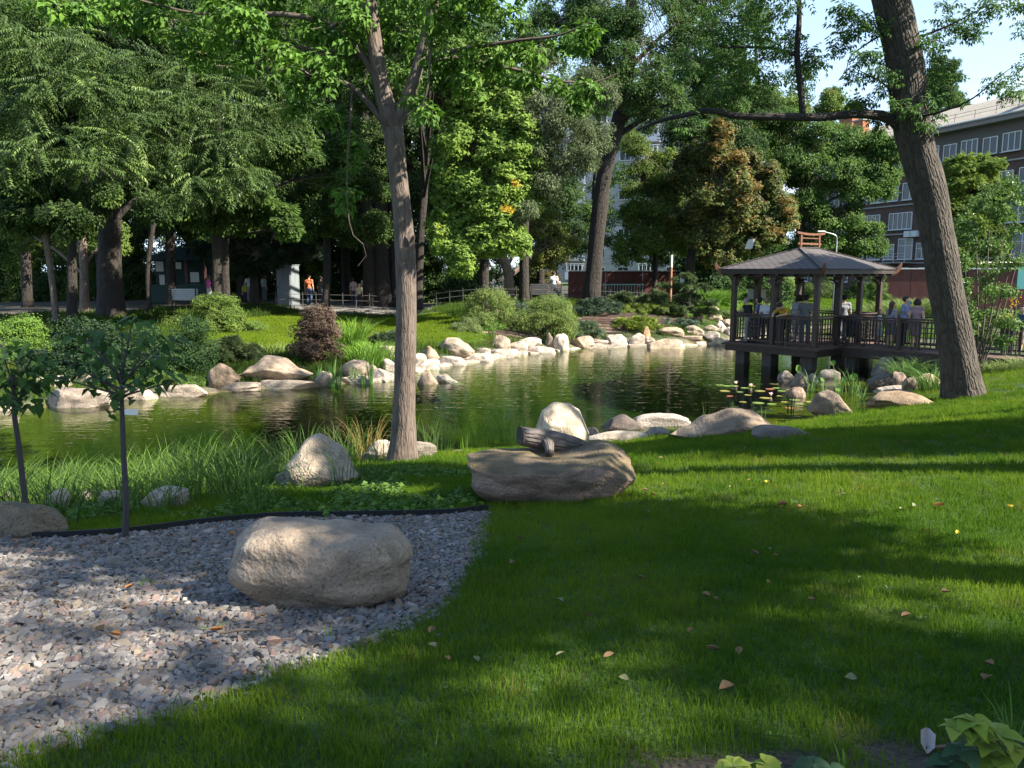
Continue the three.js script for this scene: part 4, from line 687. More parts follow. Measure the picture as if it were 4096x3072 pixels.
// far bank trees
tree('great_elm', 'massive dark-trunked tree rising behind the slope right of the bench', { base: [591, 298], depth: 44, trunk: [[597, 235], [605, 170], [618, 123], [627, 77], [630, 30], [632, -40]], rad: [0.47, 0.43, 0.42, 0.4, 0.36, 0.3, 0.2], clumps: [[600, 60, 28, 28, 43], [640, 40, 40, 34, 42], [690, 50, 36, 34, 43], [660, 95, 34, 20, 42], [720, 85, 30, 24, 44], [590, 20, 36, 22, 44], [560, 10, 36, 18, 44], [640, -30, 70, 34, 44], [745, 40, 26, 30, 44], [705, 10, 40, 24, 45], [535, 35, 18, 14, 43]], per: 15, sprig: 'elm', a: G.dark, b: G.mid, each: 24 });
tree('silver_tree', 'grey-green leaved tree with a straight trunk beside the bench', { base: [524, 305], trunk: [[524, 250], [525, 190], [528, 130], [526, 80], [527, 20]], rad: [0.27, 0.24, 0.23, 0.21, 0.17, 0.08], clumps: [[550, 100, 18, 16, 36], [580, 85, 20, 15, 37], [600, 95, 16, 12, 37], [565, 125, 22, 16, 36], [592, 135, 16, 14, 37], [545, 150, 12, 12, 36], [578, 160, 18, 11, 36], [540, 60, 14, 12, 36], [524, 212, 9, 9, 35.5], [550, 185, 12, 7, 36], [530, 120, 8, 14, 36]], per: 10, sprig: 'wil', a: G.grey, b: G.grey2, each: 14 });
tree('bright_maple', 'bright green sunlit maple in the middle of the far bank with a few yellow leaves', { base: [484, 294], depth: 38, trunk: [[484, 270], [486, 200], [488, 130], [487, 80]], rad: [0.26, 0.22, 0.18, 0.12, 0.05], clumps: [[478, 72, 24, 20, 37], [508, 92, 22, 22, 36.5], [476, 108, 28, 20, 36.5], [515, 130, 22, 20, 36], [474, 148, 28, 22, 36], [508, 165, 26, 20, 36], [530, 150, 14, 20, 36.5], [462, 185, 26, 20, 36.5], [496, 205, 28, 20, 36], [522, 200, 14, 16, 36.5], [455, 222, 22, 16, 36.5], [480, 238, 24, 14, 36], [508, 240, 18, 12, 36], [462, 260, 11, 14, 35.5], [447, 240, 14, 14, 36], [450, 150, 14, 20, 37]], per: 24, sprig: 'maple', a: G.lit, b: C(0.2, 0.3, 0.035), each: 24, leaf: { droop: -0.4, size: 0.9, spice: [C(0.5, 0.38, 0.02), 0.004] } });
{ const t = scene.children.at(-1); crown(t, clumps([[507, 209, 8, 3, 33.6, 0.7], [514, 184, 4, 4, 33.8, 0.3]], RNG(3), 10).map((k) => (k.c.sub(t.position), k)), S.maple, LM.leaf, 2, C(0.6, 0.33, 0.02), C(0.45, 0.36, 0.03), 9, { name: 'yellow_leaves', size: 0.42 }).userData.label = 'yellow turned leaves'; }
tree('slim_trunk_tree', 'dark slim-trunked tree just behind the forked tree', { base: [418, 310], trunk: [[420, 250], [425, 180], [430, 110], [430, 40], [430, -20]], rad: [0.25, 0.22, 0.2, 0.18, 0.14, 0.08], clumps: [[440, 40, 30, 20, 36], [415, 70, 28, 18, 36], [430, 5, 40, 18, 36], [455, 75, 20, 14, 36], [395, 30, 30, 20, 36]], per: 14, sprig: 'elm', a: G.mid, b: G.lit, each: 20 });
tree('chestnut_tree', 'chestnut tree with rusty brown turning leaves left of the pavilion', { base: [688, 292], depth: 47, trunk: [[692, 250], [700, 200], [716, 150], [722, 120]], rad: [0.3, 0.26, 0.2, 0.12, 0.05], clumps: [[722, 135, 12, 12, 46], [715, 160, 20, 16, 46], [745, 165, 16, 14, 46], [725, 190, 30, 18, 45.5], [765, 200, 22, 16, 46], [700, 205, 20, 16, 46], [740, 220, 30, 16, 45.5], [770, 232, 18, 12, 46], [705, 235, 24, 14, 46], [750, 245, 22, 10, 46], [725, 255, 22, 10, 46], [690, 180, 18, 14, 47], [768, 178, 14, 12, 46.5], [785, 215, 10, 14, 46.5], [695, 160, 16, 12, 47.5], [680, 225, 14, 14, 47]], per: 15, sprig: 'maple', a: C(0.1, 0.105, 0.022), b: C(0.075, 0.12, 0.02), each: 20, leaf: { droop: -0.5, spice: [C(0.28, 0.16, 0.035), 0.12] } });
{ const t = scene.children.at(-1); crown(t, clumps([[722, 130, 10, 12, 45.5, 0.6], [718, 150, 10, 10, 45, 0.5], [738, 158, 10, 7, 45, 0.4], [785, 205, 8, 10, 45.5, 0.5], [782, 232, 8, 8, 45.5, 0.4], [750, 182, 10, 6, 44.8, 0.3]], RNG(8), 11).map((k) => (k.c.sub(t.position), k)), S.maple, LM.leaf, 5, C(0.24, 0.15, 0.03), C(0.17, 0.13, 0.035), 19, { name: 'turned_leaves', size: 0.8 }); }
tree('hornbeam', 'yellow-green lower tree filling the gap right of the massive trunk', { base: [655, 290], depth: 50, trunk: [[655, 250], [652, 200], [650, 160]], rad: [0.18, 0.15, 0.1, 0.04], clumps: [[650, 150, 22, 16, 49], [640, 180, 20, 16, 49], [670, 175, 22, 18, 49], [655, 205, 26, 16, 48.5], [680, 210, 16, 16, 49], [635, 215, 14, 14, 49], [655, 238, 26, 14, 48.5], [680, 245, 14, 12, 49], [630, 250, 18, 12, 49]], per: 14, sprig: 'elm', a: G.dark, b: G.yel, each: 18 });
tree('back_lime', 'tall green tree directly behind the pavilion roof', { base: [800, 290], depth: 62, trunk: [[800, 240], [802, 180], [800, 130]], rad: [0.35, 0.3, 0.22, 0.06], clumps: [[790, 130, 24, 16, 61], [820, 140, 24, 16, 61], [850, 145, 24, 14, 61], [880, 150, 20, 14, 60], [780, 165, 22, 18, 61], [815, 175, 30, 18, 60], [855, 180, 28, 18, 60], [885, 180, 14, 14, 60], [800, 210, 30, 18, 60], [840, 215, 28, 18, 60], [830, 250, 34, 16, 60], [795, 245, 26, 14, 61], [865, 240, 16, 18, 60]], per: 15, sprig: 'far', a: G.dark, b: G.lit, each: 16, leaf: { size: 0.8 } });
tree('autumn_lime', 'tree with yellowing tips behind the level ash branch', { base: [765, 292], depth: 66, trunk: [[765, 240], [768, 180], [770, 120]], rad: [0.35, 0.3, 0.22, 0.06], clumps: [[760, 100, 20, 14, 66], [790, 110, 16, 12, 66], [740, 125, 20, 16, 66], [770, 140, 22, 14, 66], [830, 105, 12, 12, 67], [735, 90, 20, 14, 66], [700, 120, 24, 20, 66]], per: 13, sprig: 'far', a: G.mid, b: G.yel, each: 15, leaf: { size: 0.8, spice: [C(0.3, 0.2, 0.05), 0.12] } });
tree('honey_locust', 'light green feathery tree in front of the brick apartment building', { base: [966, 300], depth: 34, trunk: [[966, 260], [965, 220], [963, 180]], rad: [0.14, 0.11, 0.08, 0.03], clumps: [[962, 165, 12, 9, 34], [985, 168, 14, 10, 34], [965, 182, 18, 10, 34], [992, 190, 16, 10, 34], [950, 200, 12, 10, 34], [975, 205, 20, 12, 34], [995, 212, 10, 10, 34], [965, 226, 20, 12, 34], [985, 240, 16, 12, 34], [955, 245, 14, 12, 34]], per: 13, sprig: 'loc', a: C(0.08, 0.14, 0.02), b: C(0.2, 0.28, 0.03), each: 18 });
for (const [x, y, d, l] of [[938, 58, 130, 'tall poplar seen over the brick building roof, nearest the ash trunk'], [952, 62, 128, 'tall poplar over the brick building roof beside the satellite dish'], [832, 90, 125, 'short poplar top showing over the level ash branch'], [852, 100, 132, 'rounded treetop over the brick chimneys']])
  tree('poplar', l, { base: [x, 285], depth: d, trunk: [[x, 200], [x, y + 40]], rad: [0.4, 0.3, 0.08], noLimbs: true, clumps: [[x, y + 10, 6, 10, d], [x - 2, y + 30, 8, 14, d], [x + 3, y + 50, 9, 16, d], [x, y + 80, 10, 20, d]], per: 14, sprig: 'far', a: G.dark, b: G.mid, each: 14, leaf: { size: 1.1, flat: 1.2 } });
// left bank: tree-of-heaven stand and old trees
tree('tree_of_heaven', 'feathery long-leaved tree with slim twin trunks on the left bank', { base: [57, 326], trunk: [[52, 280], [45, 230], [38, 150], [40, 60]], rad: [0.13, 0.12, 0.11, 0.09, 0.04], bark: barkMid, clumps: [[25, 60, 30, 20, 25], [60, 95, 32, 16, 24.5], [20, 120, 30, 22, 25], [90, 85, 30, 16, 25], [110, 60, 34, 20, 25.5], [40, 30, 40, 20, 25], [10, 165, 20, 20, 25], [60, 145, 34, 16, 24.5], [95, 160, 26, 12, 24.5], [125, 130, 30, 16, 25]], per: 8, sprig: 'ail', mat: LM.shiny, a: C(0.026, 0.058, 0.007), b: C(0.065, 0.115, 0.014), each: 9, noLimbs: true, leaf: { tilt: 1.1, droop: -0.1, spice: [C(0.16, 0.24, 0.05), 0.1] } });
tree('tree_of_heaven', 'feathery long-leaved tree leaning over the thicket beside the twin trunks', { base: [150, 316], trunk: [[148, 270], [155, 210], [160, 150], [170, 70]], rad: [0.12, 0.11, 0.1, 0.08, 0.03], bark: barkDark, clumps: [[150, 165, 26, 18, 26], [175, 140, 30, 16, 26], [210, 150, 26, 16, 26], [180, 185, 24, 18, 25.5], [205, 110, 34, 18, 26], [240, 130, 26, 18, 26.5], [250, 90, 34, 22, 26.5], [200, 75, 34, 20, 27], [290, 105, 26, 18, 27], [160, 100, 26, 16, 26], [235, 175, 16, 14, 26]], per: 8, sprig: 'ail', mat: LM.shiny, a: C(0.026, 0.058, 0.007), b: C(0.065, 0.115, 0.014), each: 9, noLimbs: true, leaf: { tilt: 1.1, droop: -0.1, spice: [C(0.16, 0.24, 0.05), 0.1] } });
tree('acacia', 'acacia with a hanging yellow-green sunlit bough above the cabinet', { base: [226, 305], depth: 36, trunk: [[225, 250], [230, 190], [240, 130], [250, 80]], rad: [0.2, 0.17, 0.14, 0.1, 0.04], clumps: [[265, 205, 14, 9, 32], [280, 215, 14, 10, 32], [288, 228, 9, 9, 32], [258, 190, 14, 10, 32.5], [240, 215, 22, 18, 35], [205, 215, 22, 20, 35], [300, 150, 24, 20, 36], [330, 170, 24, 22, 38], [285, 130, 24, 18, 36], [345, 130, 24, 18, 38]], per: 12, sprig: 'loc', a: G.dark, b: G.lit, each: 16 });
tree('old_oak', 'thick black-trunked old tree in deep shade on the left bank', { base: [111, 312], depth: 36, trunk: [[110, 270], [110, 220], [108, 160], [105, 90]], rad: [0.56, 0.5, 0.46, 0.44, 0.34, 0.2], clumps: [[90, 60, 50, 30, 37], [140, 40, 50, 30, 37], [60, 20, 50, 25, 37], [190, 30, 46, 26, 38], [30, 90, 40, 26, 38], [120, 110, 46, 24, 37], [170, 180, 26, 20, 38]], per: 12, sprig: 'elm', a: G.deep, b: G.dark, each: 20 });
tree('twin_elm', 'pair-stemmed pale trunk tree between the twin slim trunks and the black trunk', { base: [84, 305], depth: 40, trunk: [[84, 270], [82, 225], [88, 150]], rad: [0.22, 0.2, 0.18, 0.1], bark: barkMid, clumps: [[80, 195, 20, 16, 40], [50, 215, 24, 16, 41], [20, 230, 24, 20, 42], [110, 240, 14, 16, 41], [75, 235, 22, 18, 42]], per: 9, sprig: 'elm', a: G.mid, b: G.yel, each: 14 });
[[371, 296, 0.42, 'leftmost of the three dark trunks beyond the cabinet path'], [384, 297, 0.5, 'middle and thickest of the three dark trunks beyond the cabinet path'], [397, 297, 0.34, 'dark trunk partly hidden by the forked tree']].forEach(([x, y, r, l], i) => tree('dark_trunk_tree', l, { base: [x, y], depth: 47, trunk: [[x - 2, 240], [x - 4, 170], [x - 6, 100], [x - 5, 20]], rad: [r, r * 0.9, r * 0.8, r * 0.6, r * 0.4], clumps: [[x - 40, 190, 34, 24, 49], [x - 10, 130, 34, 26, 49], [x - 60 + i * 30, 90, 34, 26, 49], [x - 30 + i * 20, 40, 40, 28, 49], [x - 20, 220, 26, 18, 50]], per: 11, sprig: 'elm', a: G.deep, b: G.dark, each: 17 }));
tree('bent_tree', 'pale bent trunk with a bare wound behind the round willow bush', { base: [509, 295], depth: 46, trunk: [[509, 280], [507, 268], [500, 250], [498, 200]], rad: [0.3, 0.26, 0.27, 0.24, 0.16], bark: barkMid, clumps: [[500, 150, 24, 20, 48], [540, 225, 24, 16, 48], [560, 240, 22, 14, 48], [545, 255, 20, 12, 48]], per: 10, sprig: 'elm', a: C(0.14, 0.12, 0.03), b: G.yel, each: 15 });
tree('dark_fir', 'dark evergreen with drooping boughs left of the cabinet', { base: [254, 300], depth: 43, trunk: [[254, 260], [254, 200], [254, 140]], rad: [0.25, 0.2, 0.12, 0.04], clumps: [[254, 180, 16, 10, 43], [240, 205, 24, 10, 43], [270, 210, 24, 10, 43], [228, 230, 28, 11, 42.5], [275, 232, 28, 11, 42.5], [215, 252, 28, 11, 42.5], [260, 255, 36, 10, 42], [300, 250, 26, 12, 43], [240, 268, 22, 8, 42.5]], per: 12, sprig: 'yew', mat: LM.needle, a: C(0.014, 0.03, 0.014), b: C(0.03, 0.05, 0.022), each: 26, leaf: { size: 1.3, droop: -0.45 } });
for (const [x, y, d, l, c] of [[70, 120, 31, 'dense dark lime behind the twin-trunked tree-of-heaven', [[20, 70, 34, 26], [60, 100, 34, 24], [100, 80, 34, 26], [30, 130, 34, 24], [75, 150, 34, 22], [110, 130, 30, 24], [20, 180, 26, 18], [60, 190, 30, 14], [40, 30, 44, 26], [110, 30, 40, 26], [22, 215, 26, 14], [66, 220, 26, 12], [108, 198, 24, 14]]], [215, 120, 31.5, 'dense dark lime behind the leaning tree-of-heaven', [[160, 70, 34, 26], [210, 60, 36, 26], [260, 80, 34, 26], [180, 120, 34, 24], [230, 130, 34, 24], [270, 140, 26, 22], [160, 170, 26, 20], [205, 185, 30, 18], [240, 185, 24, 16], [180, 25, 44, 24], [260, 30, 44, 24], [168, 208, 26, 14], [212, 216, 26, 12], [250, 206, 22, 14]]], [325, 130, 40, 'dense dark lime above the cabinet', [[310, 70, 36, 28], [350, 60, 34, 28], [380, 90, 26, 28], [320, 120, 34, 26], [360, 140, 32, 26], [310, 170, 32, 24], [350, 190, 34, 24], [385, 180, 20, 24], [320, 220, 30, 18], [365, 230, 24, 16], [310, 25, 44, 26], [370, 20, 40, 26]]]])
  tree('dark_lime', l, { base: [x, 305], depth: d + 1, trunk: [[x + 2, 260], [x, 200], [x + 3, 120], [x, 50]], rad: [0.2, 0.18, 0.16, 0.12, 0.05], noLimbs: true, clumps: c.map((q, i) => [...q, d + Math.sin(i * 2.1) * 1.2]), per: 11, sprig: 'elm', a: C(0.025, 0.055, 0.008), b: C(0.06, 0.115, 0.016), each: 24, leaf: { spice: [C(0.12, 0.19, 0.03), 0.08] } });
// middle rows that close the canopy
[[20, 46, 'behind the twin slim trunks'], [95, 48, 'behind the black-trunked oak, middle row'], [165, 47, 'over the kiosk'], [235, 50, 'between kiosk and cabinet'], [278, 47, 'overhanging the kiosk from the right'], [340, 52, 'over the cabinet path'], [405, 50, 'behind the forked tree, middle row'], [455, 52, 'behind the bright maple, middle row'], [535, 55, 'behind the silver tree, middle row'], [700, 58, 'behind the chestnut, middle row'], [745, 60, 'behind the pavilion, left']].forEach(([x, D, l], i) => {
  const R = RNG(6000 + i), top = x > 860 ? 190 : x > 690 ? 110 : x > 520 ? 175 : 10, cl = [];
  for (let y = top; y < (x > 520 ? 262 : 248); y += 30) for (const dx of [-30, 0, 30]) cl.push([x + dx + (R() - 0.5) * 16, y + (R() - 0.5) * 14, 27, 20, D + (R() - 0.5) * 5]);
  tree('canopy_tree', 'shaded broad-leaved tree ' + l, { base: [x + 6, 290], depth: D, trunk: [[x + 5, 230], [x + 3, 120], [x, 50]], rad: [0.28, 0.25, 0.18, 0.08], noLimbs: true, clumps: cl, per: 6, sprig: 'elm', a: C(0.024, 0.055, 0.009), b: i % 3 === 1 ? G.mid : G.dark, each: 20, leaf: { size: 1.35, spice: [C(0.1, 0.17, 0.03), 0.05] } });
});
// the wood behind
{
  const R = RNG(808), where = ['far left', 'behind the tree-of-heaven stand', 'behind the black-trunked oak', 'behind the dark fir', 'behind the cabinet', 'behind the three dark trunks', 'behind the forked tree', 'behind the bright maple', 'behind the silver tree', 'behind the massive trunk', 'behind the hornbeam', 'behind the chestnut'];
  let i = 0;
  for (let x = -40; x < 760; x += 72, i++) {
    const D = 62 + R() * 14, xx = x + (R() - 0.5) * 30, top = i < 7 ? -60 : i === 8 ? 150 : 60, cl = [];
    for (let y = top; y < 262; y += 34) for (const dx of y > 170 ? [-34, -8, 20] : [-26, 24]) { if (x > 500 && y < 200 && R() < 0.35) continue; cl.push([xx + dx + (R() - 0.5) * 16, y + (R() - 0.5) * 16, 30, 24, D + (R() - 0.5) * 6]); }
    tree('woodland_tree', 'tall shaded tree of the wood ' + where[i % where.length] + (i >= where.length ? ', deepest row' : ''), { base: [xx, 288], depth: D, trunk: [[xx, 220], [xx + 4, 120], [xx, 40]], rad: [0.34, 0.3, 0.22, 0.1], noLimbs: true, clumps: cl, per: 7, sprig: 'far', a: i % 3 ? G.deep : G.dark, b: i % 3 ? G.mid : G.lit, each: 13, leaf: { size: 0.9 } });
  }
}
// trees beside and behind the viewer, whose shade falls on the near lawn
// openings in those crowns, where the sun reaches the ground in patches
const rockAt = (l) => scene.children.find((c) => c.userData.label?.startsWith(l)).position;
const gaps = [[30, 552, 0.42], [70, 560, 0.3], [175, 583, 0.3], [245, 592, 0.26], [240, 632, 0.14], [20, 620, 0.2], [555, 600, 0.16], [600, 612, 0.14], [868, 625, 0.26], [905, 634, 0.2], [800, 566, 0.3], [900, 570, 0.26], [1015, 590, 0.5], [1000, 640, 0.2], [648, 712, 0.2], [690, 716, 0.16], [440, 705, 0.2], [470, 700, 0.14], [312, 440, 0.4], [402, 380, 0.35], [400, 300, 0.2], [975, 378, 0.4], [968, 330, 0.25], [598, 436, 0.4], [628, 470, 0.35], [760, 690, 0.12], [540, 650, 0.12]].map(([x, y, r]) => [y > 330 && y < 400 && x < 420 ? at(x, y, 12.4) : x > 960 && y < 400 ? at(x, y, 13.2) : y < 330 ? at(x, y, 12.4) : ground(x, y), y > 480 && x > 430 ? r * 1.45 : r]);
gaps.push([rockAt('bright cream dome').clone().add(V(0, 0.5, 0)), 0.85], [at(326, 545, -rockAt('large smooth tan').z - 0.25), 0.19], [rockAt('long low cream slab').clone().add(V(0, 0.2, 0)), 0.4], [rockAt('brown peaked boulder').clone().add(V(0.2, 0.4, 0)), 0.5]);
function shadeTree(x, z, h, ra, rp, n, seed, low, label) {
  const b = onLand(x, z), R = RNG(seed), t = thing('shade_tree', label, 'tree', b, Math.atan2(0.423, 0.906) * -1);
  part('trunk', limbGeo([V(0, -0.1, 0), V(0.1, h * 0.4, 0.1), V(0, h * 0.85, 0)], [0.3, 0.24, 0.08], 14, 12, 0.05, 0.3, seed), barkDark, t);
  const cl = []; for (let i = 0; i < n; i++) { const d = V(R() - 0.5, R() - 0.5, R() - 0.5).normalize(), q = Math.cbrt(R()); cl.push({ c: V(d.x * ra * q, low + (h - low) / 2 + d.y * (h - low) / 2 * q, d.z * rp * q), r: Math.min(1.5, rp * (0.28 + 0.2 * R())), o: d }); }
  t.updateMatrixWorld(true);
  crown(t, cl, S.elm, LM.leaf, 34, G.dark, G.mid, seed + 9, { size: 1.25, flecks: (p) => { const w = t.localToWorld(p.clone()); return gaps.some(([q, r]) => { const d = w.clone().sub(q), k = d.dot(SUN); return d.addScaledVector(SUN, -k).length() < r; }); } });
}
shadeTree(14.6, -6.9, 9.4, 3.6, 1.3, 52, 33, 5.4, 'young tree out of sight on the right whose crown shades the upper lawn');
shadeTree(14.5, -10.4, 13, 2.6, 0.8, 50, 34, 7, 'tall slim tree out of sight on the right that shades the leaning ash trunk');
shadeTree(11.0, 2.2, 12, 4.2, 3.1, 42, 31, 4.6, 'broad tree behind the viewer that shades the near lawn');
shadeTree(6.6, -3.4, 9.2, 2.6, 1.75, 84, 36, 4.2, 'slim tree out of sight on the right that shades the upper gravel');
shadeTree(8.0, -6.9, 9.2, 1.7, 1.1, 40, 35, 5.8, 'small tree out of sight on the right that shades the flat-topped rock');
shadeTree(7.0, 5.2, 10.5, 3.4, 2.8, 34, 32, 4.4, 'tree behind the viewer that shades the gravel bed');
shadeTree(20, -24.6, 9.8, 3.2, 1.9, 70, 37, 6.2, 'tree beside the walk out of sight on the right that shades the pavilion deck');
// ---------------------------------------------------------------- shrubs, grasses, reeds
function blades(n, h, w, spread, lean, seed, o = {}) {           // a clump of curved ribbon blades
  const R = RNG(seed), pos = [], idx = [], K = o.seg ?? 4;
  for (let i = 0; i < n; i++) {
    const a = R() * 6.283, q = Math.sqrt(R()) * spread, x = Math.cos(a) * q * (o.ex ?? 1), z = Math.sin(a) * q, hh = h * (0.55 + 0.55 * R()), l = hh * lean * (0.3 + R()), b = a + (R() - 0.5) * 2, f = R() * 6.283, ww = w * (0.7 + 0.6 * R()), k0 = pos.length / 3;
    for (let j = 0; j <= K; j++) { const t = j / K, bend = t * t * l, y = hh * (t - 0.35 * lean * t * t * t), s = ww / 2 * (j === K ? 0.05 : 1 - 0.6 * t * t), cx = x + Math.cos(b) * bend, cz = z + Math.sin(b) * bend; pos.push(cx - Math.cos(f) * s, y, cz - Math.sin(f) * s, cx + Math.cos(f) * s, y, cz + Math.sin(f) * s); }
    for (let j = 0; j < K; j++) { const a0 = k0 + j * 2; idx.push(a0, a0 + 1, a0 + 2, a0 + 2, a0 + 1, a0 + 3); }
  }
  const g = new THREE.BufferGeometry(); g.setAttribute('position', new THREE.Float32BufferAttribute(pos, 3)); g.setIndex(idx); g.computeVertexNormals(); return g;
}
const bladeMat = (r, g, b) => leafMat(r, g, b, { transmission: 0.3, clearcoat: 0.15, clearcoatRoughness: 0.4 });
const BM = { iris: bladeMat(0.13, 0.24, 0.06), reed: bladeMat(0.085, 0.17, 0.025), bright: bladeMat(0.13, 0.25, 0.025), sedge: bladeMat(0.09, 0.13, 0.035), straw: bladeMat(0.32, 0.22, 0.07), pale: bladeMat(0.17, 0.23, 0.06), dull: bladeMat(0.06, 0.11, 0.025) };
let plantSeed = 900;
function clump(name, label, cat, px, py, n, h, w, spread, lean, mat, group, o = {}) {
  const p = o.at ?? ground(px, py); p.y -= 0.03; if (o.y !== undefined) p.y = o.y;
  const t = thing(name, label, cat, p, 0, group), m = part('blades', blades(n, h, w, spread, lean, plantSeed++, o), mat, t); m.userData.kind = 'stuff'; return t;
}
// a shrub that fills a frame of the photograph and stands on the ground at its foot
function shrub(name, label, cat, l, r, t, b, o) {
  const R = RNG(plantSeed++), f = ground((l + r) / 2, b), D0 = -f.z, dp = (r - l) / FOC * D0 * (o.deep ?? 0.7), D = D0 + dp * 0.4, c = at((l + r) / 2, b, D), w = (r - l) / FOC * D, y0 = height(c.x, c.z), h = Math.max(0.15, at((l + r) / 2, t, D).y - y0), s = thing(name, label, cat, V(c.x, y0 - 0.05, c.z), 0, o.group);
  const cl = [], n = o.per ?? 26, lo = o.low ?? 0.1;
  for (let i = 0; i < n; i++) {
    const a = R() * 6.283, q = Math.sqrt(R()), e = R(), prof = o.cone ? 1 - e * o.cone : Math.sqrt(Math.max(0.05, 1 - Math.pow(Math.max(0, e - (o.belly ?? 0.35)) / (1 - (o.belly ?? 0.35)), 2))), k = V(Math.cos(a) * q * w * 0.44 * prof, h * (lo + (0.94 - lo) * e), Math.sin(a) * q * dp * 0.44 * prof);
    if (o.wild) k.y *= clamp(0.75 + 1.3 * noise(k.x * 0.9 + plantSeed, 0, k.z * 0.9), 0.25, 1.25);
    cl.push({ c: k, r: (o.tuft ?? 0.16) * Math.min(w, h * 1.6) * (0.7 + 0.6 * R()), o: k.clone().setY(0).normalize() });
  }
  const st = []; for (const k of cl) if (R() < 0.6) st.push(bar(V((R() - 0.5) * 0.12 * w, 0, (R() - 0.5) * 0.1 * w), k.c, 0.012 + 0.008 * h, 0.005, 4));
  ofKind(part('stems', merge(st), twigMat, s), 'stuff');
  crown(s, cl, S[o.sprig], o.mat ?? LM.leaf, o.each ?? 22, o.a, o.b, plantSeed * 5, { name: 'foliage', size: o.size ?? 0.6, droop: o.droop ?? -0.1, flat: o.flat ?? 0.8, spice: o.spice });
  return s;
}
const J = { blue: C(0.075, 0.12, 0.085), blue2: C(0.12, 0.17, 0.12), dk: C(0.045, 0.075, 0.03), dk2: C(0.095, 0.13, 0.045), gold: C(0.2, 0.26, 0.03), gold2: C(0.13, 0.19, 0.03), purp: C(0.06, 0.035, 0.025), purp2: C(0.17, 0.115, 0.075) };
const nee = { sprig: 'jun', mat: LM.needle };
shrub('japanese_maple', 'purple-brown Japanese maple beside the hump-backed boulder', 'shrub', 289, 346, 301, 368, { sprig: 'maple', a: J.purp, b: J.purp2, per: 46, each: 24, size: 0.42, cone: 0.62, tuft: 0.16, droop: -0.4 });
shrub('juniper', 'dark spreading juniper at the shaded edge of the far lawn', 'shrub', 205, 264, 338, 367, { ...nee, a: J.dk, b: J.dk2, per: 40, each: 34, size: 1 });
shrub('juniper', 'low dark juniper behind the forked tree trunk', 'shrub', 366, 418, 331, 350, { ...nee, a: J.dk, b: C(0.08, 0.12, 0.06), per: 30, each: 30, size: 0.9 });
shrub('willow_bush', 'upper round pale willow bush on the slope', 'shrub', 466, 512, 286, 331, { sprig: 'wil', a: C(0.1, 0.16, 0.03), b: C(0.24, 0.31, 0.08), per: 38, each: 20, size: 0.6 });
shrub('willow_bush', 'wide pale willow bush in the middle of the slope matting', 'shrub', 511, 580, 297, 344, { sprig: 'wil', a: C(0.09, 0.15, 0.03), b: C(0.23, 0.3, 0.07), per: 60, each: 22, size: 0.62 });
shrub('ground_cover', 'bright green low plant under the upper willow bush', 'plant', 478, 503, 320, 332, { sprig: 'elmS', a: G.lit, b: C(0.14, 0.3, 0.03), per: 20, each: 22, size: 0.6 });
shrub('ground_cover', 'pale green mat of plants at the corner of the far lawn', 'plant', 453, 481, 318, 333, { sprig: 'wil', a: C(0.13, 0.18, 0.06), b: C(0.24, 0.3, 0.1), per: 22, each: 22, size: 0.5 });
shrub('juniper', 'blue-grey juniper beside the wide willow bush', 'shrub', 500, 540, 302, 322, { ...nee, a: J.blue, b: J.blue2, per: 30, each: 30, size: 0.9 });
shrub('juniper', 'blue-green juniper below the massive trunk', 'shrub', 556, 628, 298, 319, { ...nee, a: J.dk, b: J.blue, per: 46, each: 32, size: 1 });
shrub('juniper', 'green juniper spilling down to the white egg-shaped stone', 'shrub', 560, 608, 322, 345, { ...nee, a: J.blue, b: C(0.12, 0.17, 0.07), per: 36, each: 30, size: 0.9 });
shrub('ground_cover', 'sunlit yellow-green strip of cover above the matting', 'plant', 610, 682, 303, 318, { sprig: 'elmS', a: J.gold2, b: J.gold, per: 50, each: 22, size: 0.55 });
shrub('juniper', 'golden juniper along the lower slope above the white boulders', 'shrub', 606, 668, 317, 336, { ...nee, a: J.gold2, b: J.gold, per: 44, each: 30, size: 0.9 });
shrub('juniper', 'blue juniper at the foot of the dwarf pine', 'shrub', 650, 706, 318, 329, { ...nee, a: J.blue, b: J.blue2, per: 36, each: 28, size: 0.8 });
shrub('juniper', 'dark juniper bank below the wire fence', 'shrub', 606, 640, 291, 307, { ...nee, a: J.dk, b: J.dk2, per: 34, each: 30, size: 1 });
shrub('juniper', 'dark juniper bank between the wire fence and the dwarf pine', 'shrub', 634, 676, 292, 313, { ...nee, a: J.dk, b: J.dk2, per: 40, each: 30, size: 1 });
shrub('bush', 'pale green bush behind the dwarf pine', 'shrub', 690, 724, 272, 298, { sprig: 'wil', a: C(0.1, 0.17, 0.03), b: C(0.2, 0.28, 0.07), per: 30, each: 22, wild: 1, size: 0.8 });
shrub('bush', 'leafy bush on the rocks beside the pavilion', 'shrub', 708, 738, 300, 322, { sprig: 'elmS', a: G.mid, b: C(0.16, 0.22, 0.05), per: 30, each: 22, wild: 1, size: 0.7 });
